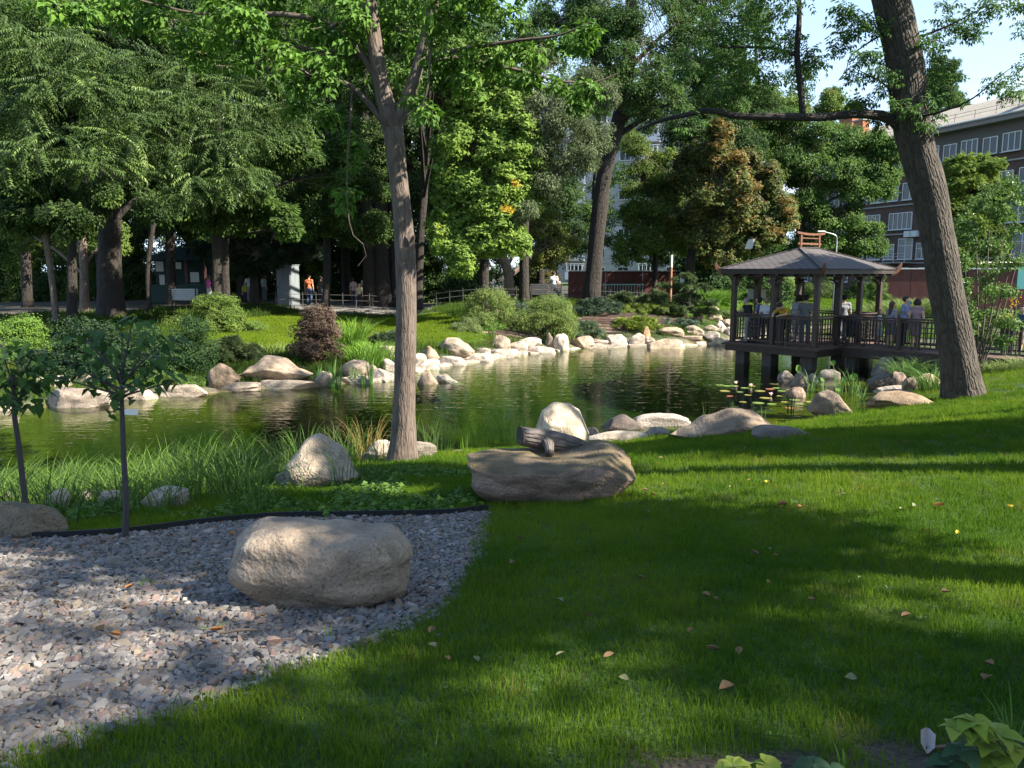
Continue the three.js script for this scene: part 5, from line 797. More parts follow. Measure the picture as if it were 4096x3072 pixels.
{ // dwarf pine with cloud-shaped pads
  const b = ground(683, 319), D = -b.z; b.y -= 0.05; const t = thing('dwarf_pine', 'cloud-pruned dwarf pine on the far slope', 'tree', b), loc = (x, y, d = 0) => at(x, y, D + d).sub(b), R = RNG(61);
  part('trunk', limbGeo([V(0, 0, 0), loc(685, 308), loc(681, 298), loc(686, 285)], [0.11, 0.1, 0.08, 0.04], 12, 8, 0.1, 0.2, 2), barkDark, t);
  const pads = [[686, 277, 13, 5], [673, 286, 13, 4], [698, 287, 12, 4], [690, 296, 12, 4], [668, 299, 12, 4], [702, 302, 11, 4], [676, 309, 14, 4], [696, 311, 12, 4], [660, 309, 10, 4], [711, 311, 7, 3]];
  const cl = []; pads.forEach(([x, y, rx, ry], i) => { const c = loc(x, y, Math.sin(i * 2) * 0.4); part('branch', limbGeo([loc(684, Math.min(312, y + 8)), c.clone().add(V(0, -0.12, 0))], [0.045, 0.02], 4, 6, 0.1), barkDark, t); for (let k = 0; k < 9; k++) cl.push({ c: c.clone().add(V((R() - 0.5) * 2 * rx, (R() - 0.5) * ry, (R() - 0.5) * 1.4 * rx).multiplyScalar(D / FOC)), r: 0.2, o: V(0, 0, 1) }); });
  crown(t, cl, S.jun, LM.needle, 34, C(0.04, 0.07, 0.025), C(0.1, 0.15, 0.05), 62, { size: 0.9, flat: 0.6, tilt: 1.6 });
}
// grasses on the far bank
clump('ornamental_grass', 'tall bright ornamental grass beside the Japanese maple, upper tuft', 'grass', 352, 346, 420, 1.35, 0.022, 0.55, 0.7, BM.bright, 'ornamental grasses by the maple');
clump('ornamental_grass', 'bright ornamental grass spilling over the small cream rock, lower tuft', 'grass', 366, 366, 420, 1.05, 0.02, 0.6, 0.75, BM.bright, 'ornamental grasses by the maple');
clump('ornamental_grass', 'bright ornamental grass tuft nearest the forked tree trunk', 'grass', 380, 360, 300, 0.9, 0.02, 0.5, 0.8, BM.bright, 'ornamental grasses by the maple');
clump('ornamental_grass', 'pale wispy grass between far lawn and hump-backed boulder', 'grass', 270, 356, 300, 0.6, 0.014, 0.9, 0.9, BM.pale);
[[706, 306, 'left half of the bright green grass mound beside the pavilion'], [722, 306, 'right half of the bright green grass mound beside the pavilion'], [733, 302, 'grass mound seen behind the first pavilion post']].forEach(([x, y, l]) => clump('grass_mound', l, 'grass', x, y, 520, 1.5, 0.03, 0.8, 0.85, BM.bright));
[[758, 303, 'green grass mound seen between the first pavilion posts'], [775, 303, 'green grass mound seen through the middle of the pavilion']].forEach(([x, y, l]) => clump('grass_mound', l, 'grass', x, y, 420, 1.5, 0.035, 1.2, 0.8, BM.bright, undefined, { at: onLand(at(x, 300, 47).x, -47) }));
[[886, 308], [900, 309], [914, 310], [930, 311], [945, 310]].forEach(([x, y], i) => clump('tall_grass', 'tall plumed grass beyond the footbridge, ' + ['next to the last pavilion post', 'behind the woman with long hair', 'behind the man in the blue shirt', 'nearest the ash trunk', 'past the ash trunk'][i], 'grass', x, y, 520, 1.6, 0.035, 1.0, 0.7, BM.pale, undefined, { at: onLand(at(x, 300, 46).x, -46) }));
shrub('bush', 'yellow-green bush seen through the pavilion beyond the deck', 'shrub', 768, 802, 262, 296, { sprig: 'wil', a: G.lit, b: J.gold, per: 30, each: 20, wild: 1, size: 0.9 });
shrub('bush', 'grey-green bush seen right of the pavilion front post', 'shrub', 806, 842, 262, 299, { sprig: 'wil', a: G.grey, b: G.lit, per: 36, each: 18, wild: 1, size: 0.9 });
shrub('bush', 'dark green bush seen between the right pavilion posts', 'shrub', 838, 872, 264, 300, { sprig: 'elmS', a: G.dark, b: G.mid, per: 34, each: 20, wild: 1, size: 1 });
shrub('bush', 'leafy bush below the red wall behind the footbridge', 'shrub', 866, 890, 280, 316, { sprig: 'elmS', a: G.mid, b: G.lit, per: 28, each: 20, wild: 1, size: 0.9 });
for (const [x, l] of [[738, 'slim column thuja behind the first pavilion post'], [752, 'slim column thuja left of the middle pavilion post'], [826, 'slim column thuja in front of the grey-green bush']]) shrub('thuja', l, 'shrub', x - 4, x + 4, 263, 296, { sprig: 'jun', mat: LM.needle, a: C(0.05, 0.1, 0.02), b: C(0.11, 0.18, 0.03), per: 22, each: 24, size: 1.1, belly: 0.6, tuft: 0.3 });
// left bank thicket
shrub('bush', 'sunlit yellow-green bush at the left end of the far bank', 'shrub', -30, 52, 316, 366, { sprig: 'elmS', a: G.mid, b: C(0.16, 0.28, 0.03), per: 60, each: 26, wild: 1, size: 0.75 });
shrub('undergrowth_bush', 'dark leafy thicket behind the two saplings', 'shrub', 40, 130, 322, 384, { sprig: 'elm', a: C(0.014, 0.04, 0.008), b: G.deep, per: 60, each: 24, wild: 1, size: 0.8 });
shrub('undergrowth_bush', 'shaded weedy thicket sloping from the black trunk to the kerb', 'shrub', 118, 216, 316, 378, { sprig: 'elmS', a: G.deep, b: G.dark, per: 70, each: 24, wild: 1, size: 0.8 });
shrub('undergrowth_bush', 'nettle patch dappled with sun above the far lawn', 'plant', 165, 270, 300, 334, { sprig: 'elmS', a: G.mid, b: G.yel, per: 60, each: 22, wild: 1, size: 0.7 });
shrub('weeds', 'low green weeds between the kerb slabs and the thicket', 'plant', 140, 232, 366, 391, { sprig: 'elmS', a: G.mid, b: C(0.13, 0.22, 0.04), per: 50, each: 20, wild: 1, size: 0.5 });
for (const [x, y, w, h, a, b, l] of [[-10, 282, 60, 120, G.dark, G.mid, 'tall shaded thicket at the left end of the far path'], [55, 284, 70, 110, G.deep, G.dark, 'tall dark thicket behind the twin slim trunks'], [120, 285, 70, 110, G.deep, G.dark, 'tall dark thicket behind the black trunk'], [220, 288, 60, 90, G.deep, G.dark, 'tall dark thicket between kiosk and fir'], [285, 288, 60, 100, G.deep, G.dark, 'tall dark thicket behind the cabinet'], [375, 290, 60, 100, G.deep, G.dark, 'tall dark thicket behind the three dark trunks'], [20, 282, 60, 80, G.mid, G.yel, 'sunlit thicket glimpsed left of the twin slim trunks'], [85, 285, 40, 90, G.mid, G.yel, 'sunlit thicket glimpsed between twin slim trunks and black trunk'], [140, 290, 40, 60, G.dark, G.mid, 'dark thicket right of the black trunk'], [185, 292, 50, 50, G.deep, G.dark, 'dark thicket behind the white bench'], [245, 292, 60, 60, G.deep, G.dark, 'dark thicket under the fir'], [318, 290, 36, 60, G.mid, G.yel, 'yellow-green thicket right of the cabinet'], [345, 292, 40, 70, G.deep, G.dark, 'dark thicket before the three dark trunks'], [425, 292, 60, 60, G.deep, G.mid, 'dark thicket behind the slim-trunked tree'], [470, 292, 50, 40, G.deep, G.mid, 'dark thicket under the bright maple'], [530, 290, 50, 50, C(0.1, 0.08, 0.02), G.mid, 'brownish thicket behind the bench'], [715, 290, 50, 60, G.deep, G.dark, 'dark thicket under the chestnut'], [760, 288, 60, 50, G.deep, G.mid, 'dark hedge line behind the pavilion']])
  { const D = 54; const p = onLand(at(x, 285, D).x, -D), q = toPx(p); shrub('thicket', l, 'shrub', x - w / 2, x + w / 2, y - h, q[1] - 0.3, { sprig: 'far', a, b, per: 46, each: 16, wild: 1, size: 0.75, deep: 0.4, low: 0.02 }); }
// the many-stemmed shrub on the right
{
  const b = ground(976, 374), D = -b.z; b.y -= 0.05; const t = thing('round_leaf_shrub', 'tall many-stemmed shrub with round glossy leaves right of the leaning ash', 'shrub', b), loc = (x, y, d = 0) => at(x, y, D + d).sub(b), R = RNG(66);
  for (const [x0, x1, x2, y2] of [[974, 970, 962, 240], [976, 978, 975, 215], [977, 984, 990, 210], [978, 990, 1005, 225], [979, 995, 1015, 250], [975, 966, 955, 270], [980, 1000, 1025, 235]]) part('stem', limbGeo([loc(x0, 374), loc(x1, 320), loc(x2, y2)], [0.03, 0.022, 0.008], 8, 6, 0.08), std(C(0.09, 0.07, 0.055), 0.9), t);
  const L = [[965, 215, 14, 12], [985, 200, 16, 12], [1005, 205, 16, 12], [1022, 220, 14, 14], [955, 235, 12, 12], [975, 240, 16, 12], [1000, 240, 16, 12], [960, 260, 12, 12], [985, 265, 16, 12], [1010, 262, 14, 10], [958, 285, 10, 10], [978, 290, 14, 12], [1000, 292, 14, 10], [970, 312, 12, 10], [995, 315, 12, 8], [1010, 322, 10, 7], [985, 332, 10, 8], [965, 335, 8, 8], [1030, 190, 20, 16], [1000, 185, 20, 10], [1005, 340, 7, 5]];
  const cl = clumps(L.map((b2, i) => [...b2, D + Math.sin(i * 2.4) * 0.5, 1]), R, 9); cl.forEach((k) => k.c.sub(b));
  crown(t, cl, S.round, leafMat(1, 1, 1, gloss), 5, C(0.06, 0.13, 0.02), C(0.13, 0.22, 0.04), 67, { name: 'foliage', flat: 0.8, droop: -0.4, tilt: 1.6 });
  crown(t, clumps([[1005, 318, 4, 4, D, 0.5], [1016, 302, 3, 3, D, 0.4]], R, 9).map((k) => (k.c.sub(b), k)), S.round, LM.leaf, 1, C(0.5, 0.28, 0.02), C(0.4, 0.3, 0.03), 68, { name: 'yellow_leaves', size: 0.7 });
}
[[982, 374, 'left'], [996, 373, 'middle'], [1010, 371, 'right'], [1022, 368, 'outermost']].forEach(([x, y, l]) => clump('lily_turf', l + ' tuft of yellow-green strappy grass along the paved walk', 'grass', x, y, 170, 0.5, 0.016, 0.3, 1, BM.pale, 'grass tufts by the walk'));
[[905, 381, 'under the footbridge beside the grey boulder'], [922, 381, 'arching over the cream boulder'], [933, 391, 'at the foot of the leaning ash'], [913, 370, 'right under the footbridge rail']].forEach(([x, y, l]) => clump('arching_grass', 'long arching dark grass ' + l, 'grass', x, y, 200, 1.0, 0.014, 0.35, 1, BM.reed));
// iris and rushes in the far shallows
[[319, 386.5, 0.75, 'first'], [332, 388, 0.95, 'second and tallest'], [339, 387, 0.7, 'third'], [354, 385, 0.7, 'fourth'], [363, 385.5, 0.55, 'fifth, thin'], [371, 386, 0.9, 'last']].forEach(([x, y, h, l]) => clump('iris_clump', l + ' iris clump from the hump-backed boulder along the far shallows', 'plant', x, y, 22, h, 0.026, 0.09, 0.14, BM.iris, 'iris clumps in the far shallows', { at: level(x, y, -0.05) }));
[[682, 342], [690, 342.5], [698, 342], [706, 342]].forEach(([x, y], i) => clump('rush_clump', ['first', 'second', 'third', 'fourth'][i] + ' straw-green rush clump counted from the low broad rock to the pavilion', 'plant', x, y, 60, 1.05, 0.016, 0.25, 0.3, BM.sedge, 'rushes before the tan blocks', { at: level(x, y, -0.05) }));
// reed bed at the near water edge
{
  const R = RNG(71), v = [1, 2, 3].map((s) => blades(13, 0.78, 0.011, 0.12, 0.6, 700 + s)), lists = v.map(() => [[], []]), g = new THREE.Group(); g.name = 'reeds'; g.userData.kind = 'stuff'; g.userData.label = 'dense green reed bed along the near water edge behind the gravel'; scene.add(g);
  for (let i = 0; i < 1500; i++) {
    const x = -13 + R() * 11.4, z = -(6.6 + Math.sqrt(R()) * 6); if (within(x, z, gravelBed)) continue; const p = onLand(x, z); if (p.y < -0.16) continue; const q = toPx(p); if (q[0] > 268 || q[0] < -220 || q[1] > 537 - q[0] * 0.07) continue;
    const k = Math.floor(R() * 3), near = q[1] > 500 ? 0.62 : 0.85; lists[k][0].push(place(p, R() * 6.28, V(1, near * (0.45 + 0.85 * R()) * (0.75 + 0.5 * clamp(0.5 + fbm(x, 3, z, 2), 0, 1)), 1), 0.12 * R(), R() * 6)); lists[k][1].push(mix(C(0.03, 0.07, 0.01), C(0.1, 0.18, 0.022), R()));
  }
  const m = leafMat(1, 1, 1, { transmission: 0.3, clearcoat: 0.12, clearcoatRoughness: 0.4 }); lists.forEach(([a, b], i) => instanced('reed_tuft', v[i], m, a, b, g));
  const broad = SPRIG.spray(77, 9, 0.1, 0.09, 0.06, 0.8), a = [], b = [];
  for (let i = 0; i < 4200; i++) { const x = -9 + R() * 8.8, z = -(7 + R() * 4.5); const p = onLand(x, z), q = toPx(p); if (within(x, z, gravelBed) || q[0] > 480 || q[0] < -30 || (q[0] < 240 && q[1] < 508) || q[1] > 531 || q[1] < 470) continue; if (fbm(x * 1.3, 1, z * 1.3, 2) < -0.05) continue; p.y += 0.05; a.push(place(p, R() * 6.28, 0.45 + 0.6 * R(), 0.4 * R(), R() * 6)); b.push(mix(C(0.05, 0.115, 0.018), C(0.12, 0.22, 0.03), R())); }
  const gc = instanced('ground_ivy', broad, LM.leaf, a, b); gc.userData.label = 'low leafy weeds between the gravel edging and the reeds';
}
// sedges round the forked tree and iris beside the flat-topped rock
[[285, 468, 60, 0.8], [300, 462, 60, 0.9], [330, 470, 70, 0.85], [348, 462, 80, 0.95], [366, 458, 80, 0.95], [384, 462, 60, 0.8], [424, 456, 70, 0.8], [440, 452, 60, 0.75], [262, 478, 60, 0.8], [345, 486, 60, 0.65], [362, 480, 50, 0.6], [310, 488, 50, 0.6]].forEach(([x, y, n, h], i) => clump('sedge_clump', ['first', 'second', 'third', 'fourth', 'fifth', 'sixth', 'seventh', 'eighth', 'ninth', 'tenth', 'eleventh', 'twelfth'][i] + ' wispy sedge clump ' + ['before the peaked boulder', 'over the peaked boulder', 'right of the peaked boulder', 'on the water left of the forked tree', 'with brown spikes left of the trunk', 'touching the trunk on its left', 'right of the trunk', 'furthest right of the trunk', 'left of the peaked boulder', 'on the bank under the peaked boulder', 'on the bank at the trunk', 'at the foot of the peaked boulder'][i], 'plant', x, y, n, h, 0.008, 0.28, 0.45, i === 4 ? BM.straw : i % 2 ? BM.reed : BM.sedge, 'sedges around the forked tree'));
[[463, 449, 14, 0.85], [476, 447, 14, 0.8], [490, 444, 18, 0.95], [503, 441, 16, 0.9], [515, 440, 12, 0.8], [528, 436, 8, 0.75]].forEach(([x, y, n, h], i) => clump('iris_clump', ['tall iris blades nearest the forked tree by the yellow shallows', 'second iris clump beside the flat-topped rock', 'tallest iris clump behind the flat-topped rock', 'iris clump just left of the sawn log end', 'short iris clump behind the sawn log end', 'few iris blades left of the cream dome'][i], 'plant', x, y, n, h, 0.018, 0.1, 0.4, BM.bright, 'iris beside the flat-topped rock'));
[[707, 432, 8, 0.75], [733, 418, 6, 0.5], [753, 420, 5, 0.55], [762, 419, 4, 0.4], [790, 413, 7, 0.8]].forEach(([x, y, n, h], i) => clump('iris_clump', 'dark upright iris ' + ['in front of the long pale slab', 'left behind the whale-backed boulder', 'second behind the whale-backed boulder', 'shortest behind the whale-backed boulder', 'right behind the whale-backed boulder'][i], 'plant', x, y, n, h, 0.02, 0.08, 0.12, BM.dull, 'dark iris in the shallows', { at: level(x, y, -0.05) }));
[[811, 393, 14, 0.85], [822, 396, 12, 0.7], [838, 397, 16, 0.95], [852, 396, 12, 0.9], [861, 400, 12, 0.7]].forEach(([x, y, n, h], i) => clump('iris_clump', ['first', 'second', 'third and tallest', 'fourth', 'fifth'][i] + ' iris clump in the lily pool counted from the pinkish block', 'plant', x, y, n, h, 0.02, 0.1, 0.35, BM.iris, 'iris in the lily pool', { at: level(x, y, -0.08) }));
// ---------------------------------------------------------------- lilies, lotus, saplings, foreground leaves, fallen leaves
{
  const R = RNG(301), padG = (() => { const g = new THREE.CircleGeometry(1, 14, 0.25, 5.8).rotateX(-Math.PI / 2), p = g.attributes.position; for (let i = 0; i < p.count; i++) { const r = Math.hypot(p.getX(i), p.getZ(i)); p.setY(i, 0.06 * r * r + 0.05 * noise(p.getX(i) * 2, 0, p.getZ(i) * 2)); } g.computeVertexNormals(); return g; })();
  const mats = [leafMat(0.13, 0.2, 0.03, { clearcoat: 0.4, transmission: 0.15 }), leafMat(0.22, 0.2, 0.03, { clearcoat: 0.4, transmission: 0.15 }), leafMat(0.3, 0.1, 0.04, { clearcoat: 0.4, transmission: 0.15 })];
  const spots = [[735, 386], [745, 388], [752, 386], [740, 392], [760, 391], [770, 389], [748, 395], [730, 396], [725, 391], [776, 388], [782, 391], [765, 398], [772, 404], [758, 403], [785, 402], [795, 400], [780, 396], [743, 402], [735, 407], [750, 410], [768, 411], [790, 408], [800, 404], [812, 402], [760, 384], [774, 384], [790, 390], [720, 385], [728, 386], [798, 394]];
  const seen = {}, pads = spots.slice().sort((a, b) => a[0] - b[0]);
  pads.forEach(([x, y], i) => { const p = level(x, y, 0.012), k = i % 7 === 3 ? 2 : i % 2, m = solo('lily_pad', padG, mats[k], ['small green water-lily leaf floating in the shallow pool', 'small yellowish water-lily leaf floating in the shallow pool', 'small reddish water-lily leaf floating in the shallow pool'][k], 'lily pad', ['green lily pads in the pool', 'yellow lily pads in the pool', 'red lily pads in the pool'][k]); seen[k] = (seen[k] ?? 0) + 1; m.userData.label = ordinal(seen[k]) + ' ' + m.userData.label.replace('small ', '') + ' from the open water'; m.position.copy(p); const s = 0.09 + 0.08 * R(); m.scale.set(s, s * 0.4, s); m.rotation.y = R() * 6.28; });
  const petal = leafGeo(0.09, 0.04, 0.3, -0.25);
  [[736, 383.5, 'white-pink water lily flower nearest the open water'], [751, 386, 'white-pink water lily flower second from the open water'], [771, 395, 'pink water lily flower nearest the pinkish block']].forEach(([x, y, l]) => { const t = thing('water_lily', l, 'flower', level(x, y, 0.03)); for (let k = 0; k < 12; k++) { const m = part('petal', petal, std(C(0.75, 0.55, 0.55), 0.6, { side: THREE.DoubleSide }), t); m.rotation.set(0, k * 0.55, k < 7 ? 0.5 : 1.0, 'YXZ'); } part('centre', new THREE.SphereGeometry(0.02, 8, 6), std(C(0.7, 0.5, 0.08), 0.7), t); });
  // lotus leaves on stalks
  const lot = (() => { const g = new THREE.CircleGeometry(1, 18).rotateX(-Math.PI / 2), p = g.attributes.position; for (let i = 0; i < p.count; i++) { const r = Math.hypot(p.getX(i), p.getZ(i)), a = Math.atan2(p.getZ(i), p.getX(i)); p.setY(i, 0.22 * r * r + 0.07 * r * Math.sin(a * 4)); } g.computeVertexNormals(); return g; })(), lm = leafMat(0.1, 0.19, 0.03, { clearcoat: 0.2 }), sm = std(C(0.14, 0.2, 0.05), 0.7);
  [[833, 363, 836, 395, 0.13, 1.0, 'lotus leaf on the tallest stalk under the footbridge'], [798, 369, 812, 390, 0.2, 1.3, 'folded lotus leaf leaning over the angular grey rock'], [845, 380, 846, 397, 0.15, 1.0, 'bright round lotus leaf facing the lawn'], [854, 377, 852, 396, 0.18, 0.9, 'pale lotus leaf at the back of the lily pool'], [822, 380, 824, 396, 0.12, 0.8, 'lotus leaf behind the second iris clump'], [860, 395, 859, 402, 0.12, 0.6, 'low lotus leaf by the dark layered block'], [838, 390, 839, 399, 0.11, 0.7, 'small drooping lotus leaf low in the iris']].forEach(([x, y, bx, by, s, tilt, l]) => {
    const b = level(bx, by, -0.1), top = at(x, y, -b.z), t = thing('lotus', l, 'plant', b); part('stalk', limbGeo([V(0, 0, 0), top.clone().sub(b).multiplyScalar(0.6).add(V(0, 0.06, 0)), top.clone().sub(b)], [0.012, 0.01, 0.008], 8, 5, 0), sm, t);
    const m = part('leaf', lot, lm, t); m.position.copy(top.clone().sub(b)); m.scale.setScalar(s * 0.62); m.rotation.set(tilt, 0, (x % 3 - 1) * 0.5); });
}
{ // two saplings at the gravel edge, every leaf a part
  const leaf = (() => { const p = [0, 0, 0], out = [[0.02, 0.3], [0.22, 0.5], [0.45, 0.46], [0.75, 0.22], [1.0, 0.02]], idx = []; for (const [x, w] of out) p.push(x, 0.12 * w - 0.16 * x * x, w * 0.62, x, -0.16 * x * x, 0, x, 0.12 * w - 0.16 * x * x, -w * 0.62); for (let i = 0; i < 4; i++) { const a = 1 + i * 3, b = a + 3; idx.push(a, a + 1, b, b, a + 1, b + 1, a + 1, a + 2, b + 1, b + 1, a + 2, b + 2); } idx.push(0, 1, 2, 0, 2, 3); const g = new THREE.BufferGeometry(); g.setAttribute('position', new THREE.Float32BufferAttribute(p, 3)); g.setIndex(idx); g.computeVertexNormals(); return g; })();
  const lms = [leafMat(0.05, 0.115, 0.016, { clearcoat: 0.15, clearcoatRoughness: 0.5 }), leafMat(0.055, 0.125, 0.022, { clearcoat: 0.15, clearcoatRoughness: 0.5 }), leafMat(0.035, 0.085, 0.022, { clearcoat: 0.15, clearcoatRoughness: 0.5 })], bm = std(C(0.06, 0.052, 0.052), 0.85, { bumpMap: T.barkBump, bumpScale: 0.01 });
  for (const [bx, by, pts, L, label, seed, tagAt] of [
    [125, 538, [[126, 500], [123.5, 450], [122, 405]], [[122, 395, 15, 11], [103, 386, 26, 9], [142, 386, 24, 9], [86, 372, 30, 9], [120, 370, 28, 11], [155, 374, 28, 9], [66, 362, 26, 10], [102, 352, 30, 11], [142, 354, 30, 11], [88, 340, 26, 9], [122, 336, 28, 10], [176, 380, 14, 5], [162, 342, 22, 10], [76, 330, 18, 8], [132, 323, 24, 8], [112, 412, 7, 5], [60, 378, 16, 7], [168, 360, 18, 7]], 'straight sapling with broad heart-shaped leaves and a paper tag on its stem', 11, [125, 413]],
    [31, 536, [[24, 490], [18, 440], [14, 412]], [[14, 405, 16, 8], [0, 398, 22, 12], [28, 396, 20, 10], [10, 380, 26, 12], [36, 384, 18, 10], [-10, 370, 20, 14], [20, 362, 24, 12], [45, 370, 18, 10], [0, 345, 22, 12], [36, 350, 18, 10], [36, 406, 8, 5]], 'leaning sapling with broad leaves in front of the brown speckled boulder', 12, null]]) {
    const R = RNG(seed), b = ground(bx, by), D = -b.z, t = thing('sapling', label, 'tree', b.setY(b.y - 0.03)), loc = (x, y, d = 0) => at(x, y, D + d).sub(b);
    part('trunk', limbGeo([V(0, 0, 0), ...pts.map((p) => loc(...p)), loc(pts[2][0] - 1, 375)], [0.027, 0.024, 0.021, 0.019, 0.01], 18, 9, 0.05), bm, t);
    const n = 215, tot = L.reduce((s, l) => s + l[2] * l[3], 0), tw = [];
    for (const [x, y, rx, ry] of L) { const d0 = (R() - 0.5) * 0.5, c = loc(x, y, d0); tw.push(bar(loc(pts[2][0], lerp(pts[2][1], y, 0.35)), c, 0.009, 0.004, 5));
      for (let i = 0, k = Math.max(3, Math.round(n * rx * ry / tot)); i < k; i++) { const a = R() * 6.283, q = Math.sqrt(R()), p = loc(x + Math.cos(a) * rx * q, y + Math.sin(a) * ry * q, d0 + (R() - 0.5) * 0.45), m = part('leaf', leaf, lms[Math.floor(R() * 3)], t); m.name = 'leaf'; m.position.copy(p); m.scale.setScalar(0.07 + 0.05 * R()); m.rotation.set((R() - 0.5) * 0.8, R() * 6.283, -0.25 - 0.7 * R(), 'YXZ'); if (R() < 0.25) tw.push(bar(c, p, 0.004, 0.002, 4)); } }
    ofKind(part('twigs', merge(tw), bm, t), 'stuff');
    if (tagAt) { const g = new THREE.PlaneGeometry(0.1, 0.045, 4, 1); g.attributes.position.setZ(2, 0.01); part('paper_tag', g, std(C(0.75, 0.74, 0.72), 0.8, { side: THREE.DoubleSide }), t).position.copy(loc(131, 412, -0.05)); }
  }
}
{ // plants at the viewer's feet
  const leaf = (() => { const K = 6, p = [], idx = []; for (let i = 0; i <= K; i++) { const t = i / K, w = 0.4 * Math.pow(Math.sin(Math.PI * Math.pow(t, 0.72)), 1.0) * (1 - 0.25 * t) + (i % 2 ? 0.03 : 0), y = 0.1 * Math.sin(t * 2.6) - 0.25 * t * t; p.push(t, y + 0.25 * w, w, t, y, 0, t, y + 0.25 * w, -w); } for (let i = 0; i < K; i++) { const a = i * 3, b = a + 3; idx.push(a, a + 1, b, b, a + 1, b + 1, a + 1, a + 2, b + 1, b + 1, a + 2, b + 2); } const g = new THREE.BufferGeometry(); g.setAttribute('position', new THREE.Float32BufferAttribute(p, 3)); g.setIndex(idx); g.computeVertexNormals(); return g; })();
  const yel = [leafMat(0.25, 0.32, 0.035), leafMat(0.2, 0.28, 0.03), leafMat(0.28, 0.33, 0.05)], drk = [leafMat(0.05, 0.1, 0.045), leafMat(0.06, 0.12, 0.05)], st = std(C(0.15, 0.16, 0.05), 0.8), R = RNG(404);
  const plant = (px, py, hs, label, mats, rosettes) => { const b = ground(px, py), D = -b.z, t = thing('foreground_plant', label, 'plant', b); rosettes.forEach(([x, y, n, s]) => { const c = at(x, y, D - 0.05).sub(b); part('stem', limbGeo([V(0, 0, 0), c.clone().multiplyScalar(0.5).add(V(0.01, 0.02, 0)), c], [0.006, 0.005, 0.004], 6, 5, 0), st, t); for (let i = 0; i < n; i++) { const m = part('leaf', leaf, mats[Math.floor(R() * mats.length)], t); m.name = 'leaf'; m.position.copy(c); m.scale.setScalar(s * (0.75 + 0.4 * R())); m.rotation.set((R() - 0.5) * 0.4, i / n * 6.283 + R() * 0.5, 0.12 - 0.35 * R(), 'YXZ'); } }); };
  plant(990, 775, 0, 'yellow-green leafy plant with whorled leaves in the lower corner of the lawn', yel, [[955, 727, 5, 0.06], [975, 722, 6, 0.075], [1000, 735, 6, 0.085], [985, 745, 5, 0.075], [970, 730, 5, 0.06], [998, 758, 6, 0.075], [1015, 748, 5, 0.06]]);
  plant(770, 778, 0, 'yellow-green whorled plant at the bottom edge nearer the middle of the lawn', yel, [[733, 765, 6, 0.07], [752, 770, 5, 0.065], [768, 765, 5, 0.06]]);
  plant(965, 772, 0, 'dark green broad-leaved weed under the yellow-green corner plant', drk, [[962, 750, 4, 0.08], [950, 762, 4, 0.07], [940, 765, 3, 0.06]]);
  plant(815, 780, 0, 'dark broad-leaved weed at the bottom edge between the yellow-green plants', drk, [[815, 765, 4, 0.07], [830, 770, 3, 0.07]]);
  clump('grass_sprout', 'single broad bright grass blade standing at the bottom edge', 'grass', 845, 778, 3, 0.14, 0.014, 0.012, 0.25, BM.bright);
  clump('weed_tuft', 'loose grass tuft at the right edge beside the corner plant', 'grass', 1015, 750, 26, 0.2, 0.006, 0.06, 0.6, BM.reed);
  clump('weed_tuft', 'pale grass tuft on the lawn near the bottom edge', 'grass', 430, 752, 18, 0.09, 0.004, 0.03, 0.8, BM.pale);
}
